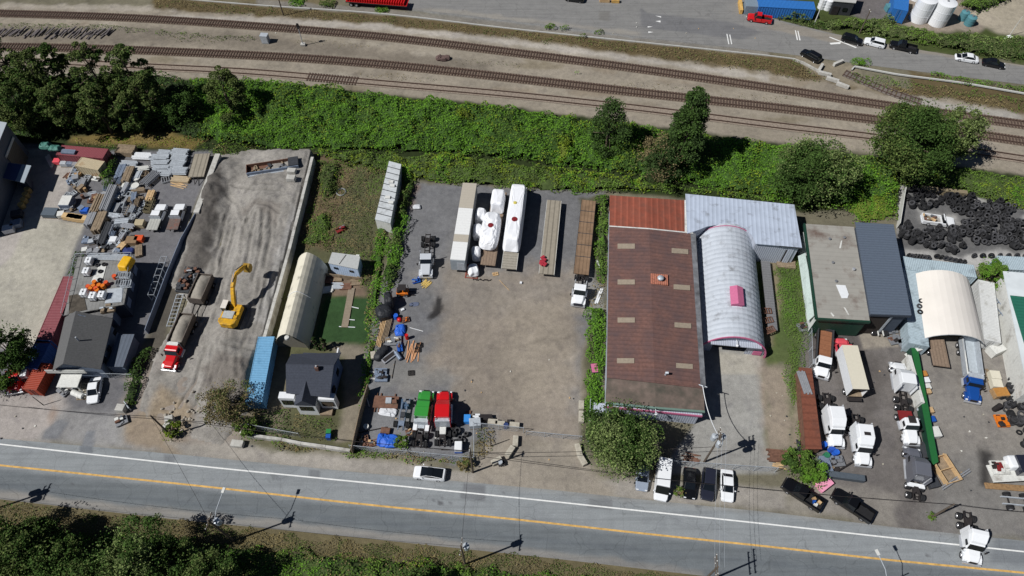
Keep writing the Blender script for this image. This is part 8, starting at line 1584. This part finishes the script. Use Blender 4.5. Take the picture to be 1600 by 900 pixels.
for s in (-1, 1): MB().box(-1.3, 1.5, s * .4 - .06, s * .4 + .06, .7, .95).build('frame_rail', m_whited, t)
for k, (x, y, lb) in enumerate(((1394, 512, 'scrap axle beside the fabric shelter container'), (1401, 528, 'rusty grating by the end of the pale container'), (1416, 533, 'brown crate stack at the north end of the green fence'), (1258, 508, 'engine scrap at the workshop south-west corner'))): machine(lb, (x, y), (2.0, 1.6, .9), .2, (m_grey, m_wood if k == 2 else m_fr, m_rust))
gf, q, zt = building('green_fence', 'long bright green covered fence dividing the two truck yards', 'fence', [(1423, 538), (1432, 535), (1466, 722), (1457, 727)], 1.6, m_green, M('bright_green_cover', S(34, 96, 50), rough=.6, var=.1, bump=.3), over=.3, rname='cover', wname='core')
boards('white sheeting along the west side of the green fence', (1432, 592), 8.2, .6, 2.2, math.atan2((P(1421, 556) - P(1441, 626)).y, (P(1421, 556) - P(1441, 626)).x), m_whited, n=2, name='white_sheeting', cat='sheeting')
for k, (x, y, m_) in enumerate(((1444, 583, M('ochre_box', S(176, 120, 60))), (1448, 593, m_white), (1450, 603, m_whited), (1450, 610, m_lum), (1454, 640, m_lum), (1457, 654, m_blue), (1462, 674, m_whited), (1433, 690, m_rust))): crate('small box along the green fence, ' + ('ochre one at the north end', 'white one second from the north', 'dirty white one third from the north', 'timber-coloured one fourth from the north', 'timber-coloured one further south', 'blue one', 'large pale one near the south end', 'red-brown one on the west side')[k], (x, y), (1.0, .9, .7) if k != 6 else (1.5, 1.6, 1.2), .1, m_)
for k in range(16):
    u = k / 15; machine('scrap part lying along the west foot of the green fence', (1424 + 24 * u + R.uniform(-4, 1), 545 + 115 * u), (1.2, .9, .6), R.uniform(0, 3), (R.choice([m_grey, m_whited, m_fr]), m_galv), n=4, group='scrap parts along the green fence')
t = base('open_bin', 'open-topped wooden bin near the south end of the green fence', 'bin', (1480, 732), 1.0, 1.85)
for a_ in ((-2, 2, -1.2, -1.1), (-2, 2, 1.1, 1.2), (-2, -1.9, -1.1, 1.1), (1.9, 2, -1.1, 1.1), (-.05, .05, -1.1, 1.1)): MB().box(a_[0], a_[1], a_[2], a_[3], 0, 1.0).build('side', m_lum, t)
MB().box(-1.9, 1.9, -1.1, 1.1, 0, .1).build('floor', m_wood, t); box_thing('ramp', 'black ramp plate beside the dark grey tractor', 'ramp', (1448, 712), (1.6, 4.2, .5), .25, m_dgrey); box_thing('ramp', 'second black ramp plate further down by the bin', 'ramp', (1457, 748), (1.5, 2.4, .9), .2, m_dgrey); pipes('two long grey beams pointing at the lone post', (1493, 747), 5.6, 2, .12, .5, m_sheet, h=.5, layers=1, name='beam', cat='beams')
crate('cream box on a pallet, northern of two', (1556, 585), (1.5, 1.4, 1.1), -.1, m_bx, group='cream boxes on pallets'); crate('cream box on a pallet, southern of two', (1559, 598), (1.5, 1.4, 1.1), -.1, m_bx, group='cream boxes on pallets'); boards('brown board behind the cream boxes', (1547, 590), .5, 3.2, .2, 0, m_wood)
crate('cardboard bin right of the cream boxes holding ochre grain', (1565, 612), (2.2, 1.5, 1.0), .1, m_brown, lid=M('ochre_fill', S(170, 120, 60), var=.15)); machine('ochre and black engine in the tyre heap', (1569, 655), (1.8, 2.0, .9), 0, (m_or, m_fr, m_fr), n=8); drum('black tall drum above the ochre engine', (1562, 634), m_fr, r=.4, h=1.6)
t, l = flatbed('pale trailer with junk and a white bin at the right edge', (1640, 735), (1550, 740), m_whited, L=9); blob('wrapped_load', 'glossy white and blue bin on the right edge trailer', 'bin', (1585, 722), 1.36, (2.2, 2.2, 1.2), 0, m_white, .05, 90, squ=.3); machine('pile of white appliances on the right edge trailer', (1566, 728), (2.4, 2.0, .9), 0, (m_whited, m_redc, m_fr), 1.36, n=9); box_thing('bin', 'dark blue skip at the right edge on the trailer', 'skip', (1603, 724), (1.8, 2.6, 1.6), 0, pd, 1.36)
box_thing('soil_bank', 'strip of brown soil in front of the right edge trailer', 'soil', (1590, 762), (9, .9, .3), -.08, M('brown_soil', S(140, 112, 80), rough=1, var=.3, scale=3), bev=.1)
t = base('truck_chassis', 'dark chassis lying at the right edge below the soil strip', 'chassis', (1594, 783), .9, -.1)
for s in (-1, 1): MB().box(-2.4, 2.4, s * .5 - .07, s * .5 + .07, .5, .8).build('frame_rail', m_galv, t)
axle(t, -1.4); axle(t, .9)
MB_ = None
t = base('pipe_rack', 'blue-grey pipe rack beside the fabric shelter east side', 'rack', (1563, 480), 2.0, 1.8)
for s in (-1, 1): MB().tube([(-5, s * .5, 1.9), (5, s * .5, 1.9)], .06, 6).build('rail', m_bsteel, t)
for k in range(6): MB().tube([(-5 + k * 2, -.5, 0), (-5 + k * 2, -.5, 1.9), (-5 + k * 2, .5, 1.9), (-5 + k * 2, .5, 0)], .05, 6).build('hoop', m_bsteel, t)
RB = 'black rolls stored beside the fabric shelter'
for k in range(10): drum('black roll standing between the fabric shelter and the pipe rack', (1543 + k * 1.4 + (k % 2) * 5, 443 + k * 4), m_fr if k % 4 else m_whited, r=.45, h=.9, group=RB, name='roll', cat='roll')
for x, y, d_, rz, lb in ((1438, 541, (1.8, 1.3, 1.8), .3, 'white cabinet at the container doors west of the shelter mouth'), (1560, 543, (2.2, 1.6, 1.6), .4, 'white open container door panel at the east side of the shelter')): box_thing('cabinet', lb, 'cabinet', (x, y), d_, rz, m_whited)
# ================================================================ SMALL GROUND DETAIL
m_lit = M('litter_white', S(210, 208, 200), var=.1); LG = 'scraps of litter and stones'
for k in range(70):
    zone = R.choice([(640, 310, 900, 600), (1200, 560, 1240, 700), (1340, 560, 1420, 780), (1460, 620, 1550, 800), (600, 560, 900, 720), (240, 640, 400, 700), (0, 560, 60, 690), (400, 25, 1200, 60)]); x, y = R.uniform(zone[0], zone[2]), R.uniform(zone[1], zone[3])
    p = P(x, y); o = MB().prism([(R.uniform(.08, .2) * math.cos(a) * R.uniform(.6, 1.2), R.uniform(.08, .2) * math.sin(a)) for a in (0, 1.2, 2.4, 3.6, 5.0)], 0, R.uniform(.03, .15)).build('litter', R.choice([m_lit, m_blk, m_lum, m_dgrey])); o.location = (p.x, p.y, Z(p) if 225 < x < 480 and 300 < y < 640 else 0); tag(o, 'tiny scrap of litter or stone lying on bare ground', 'litter', LG)
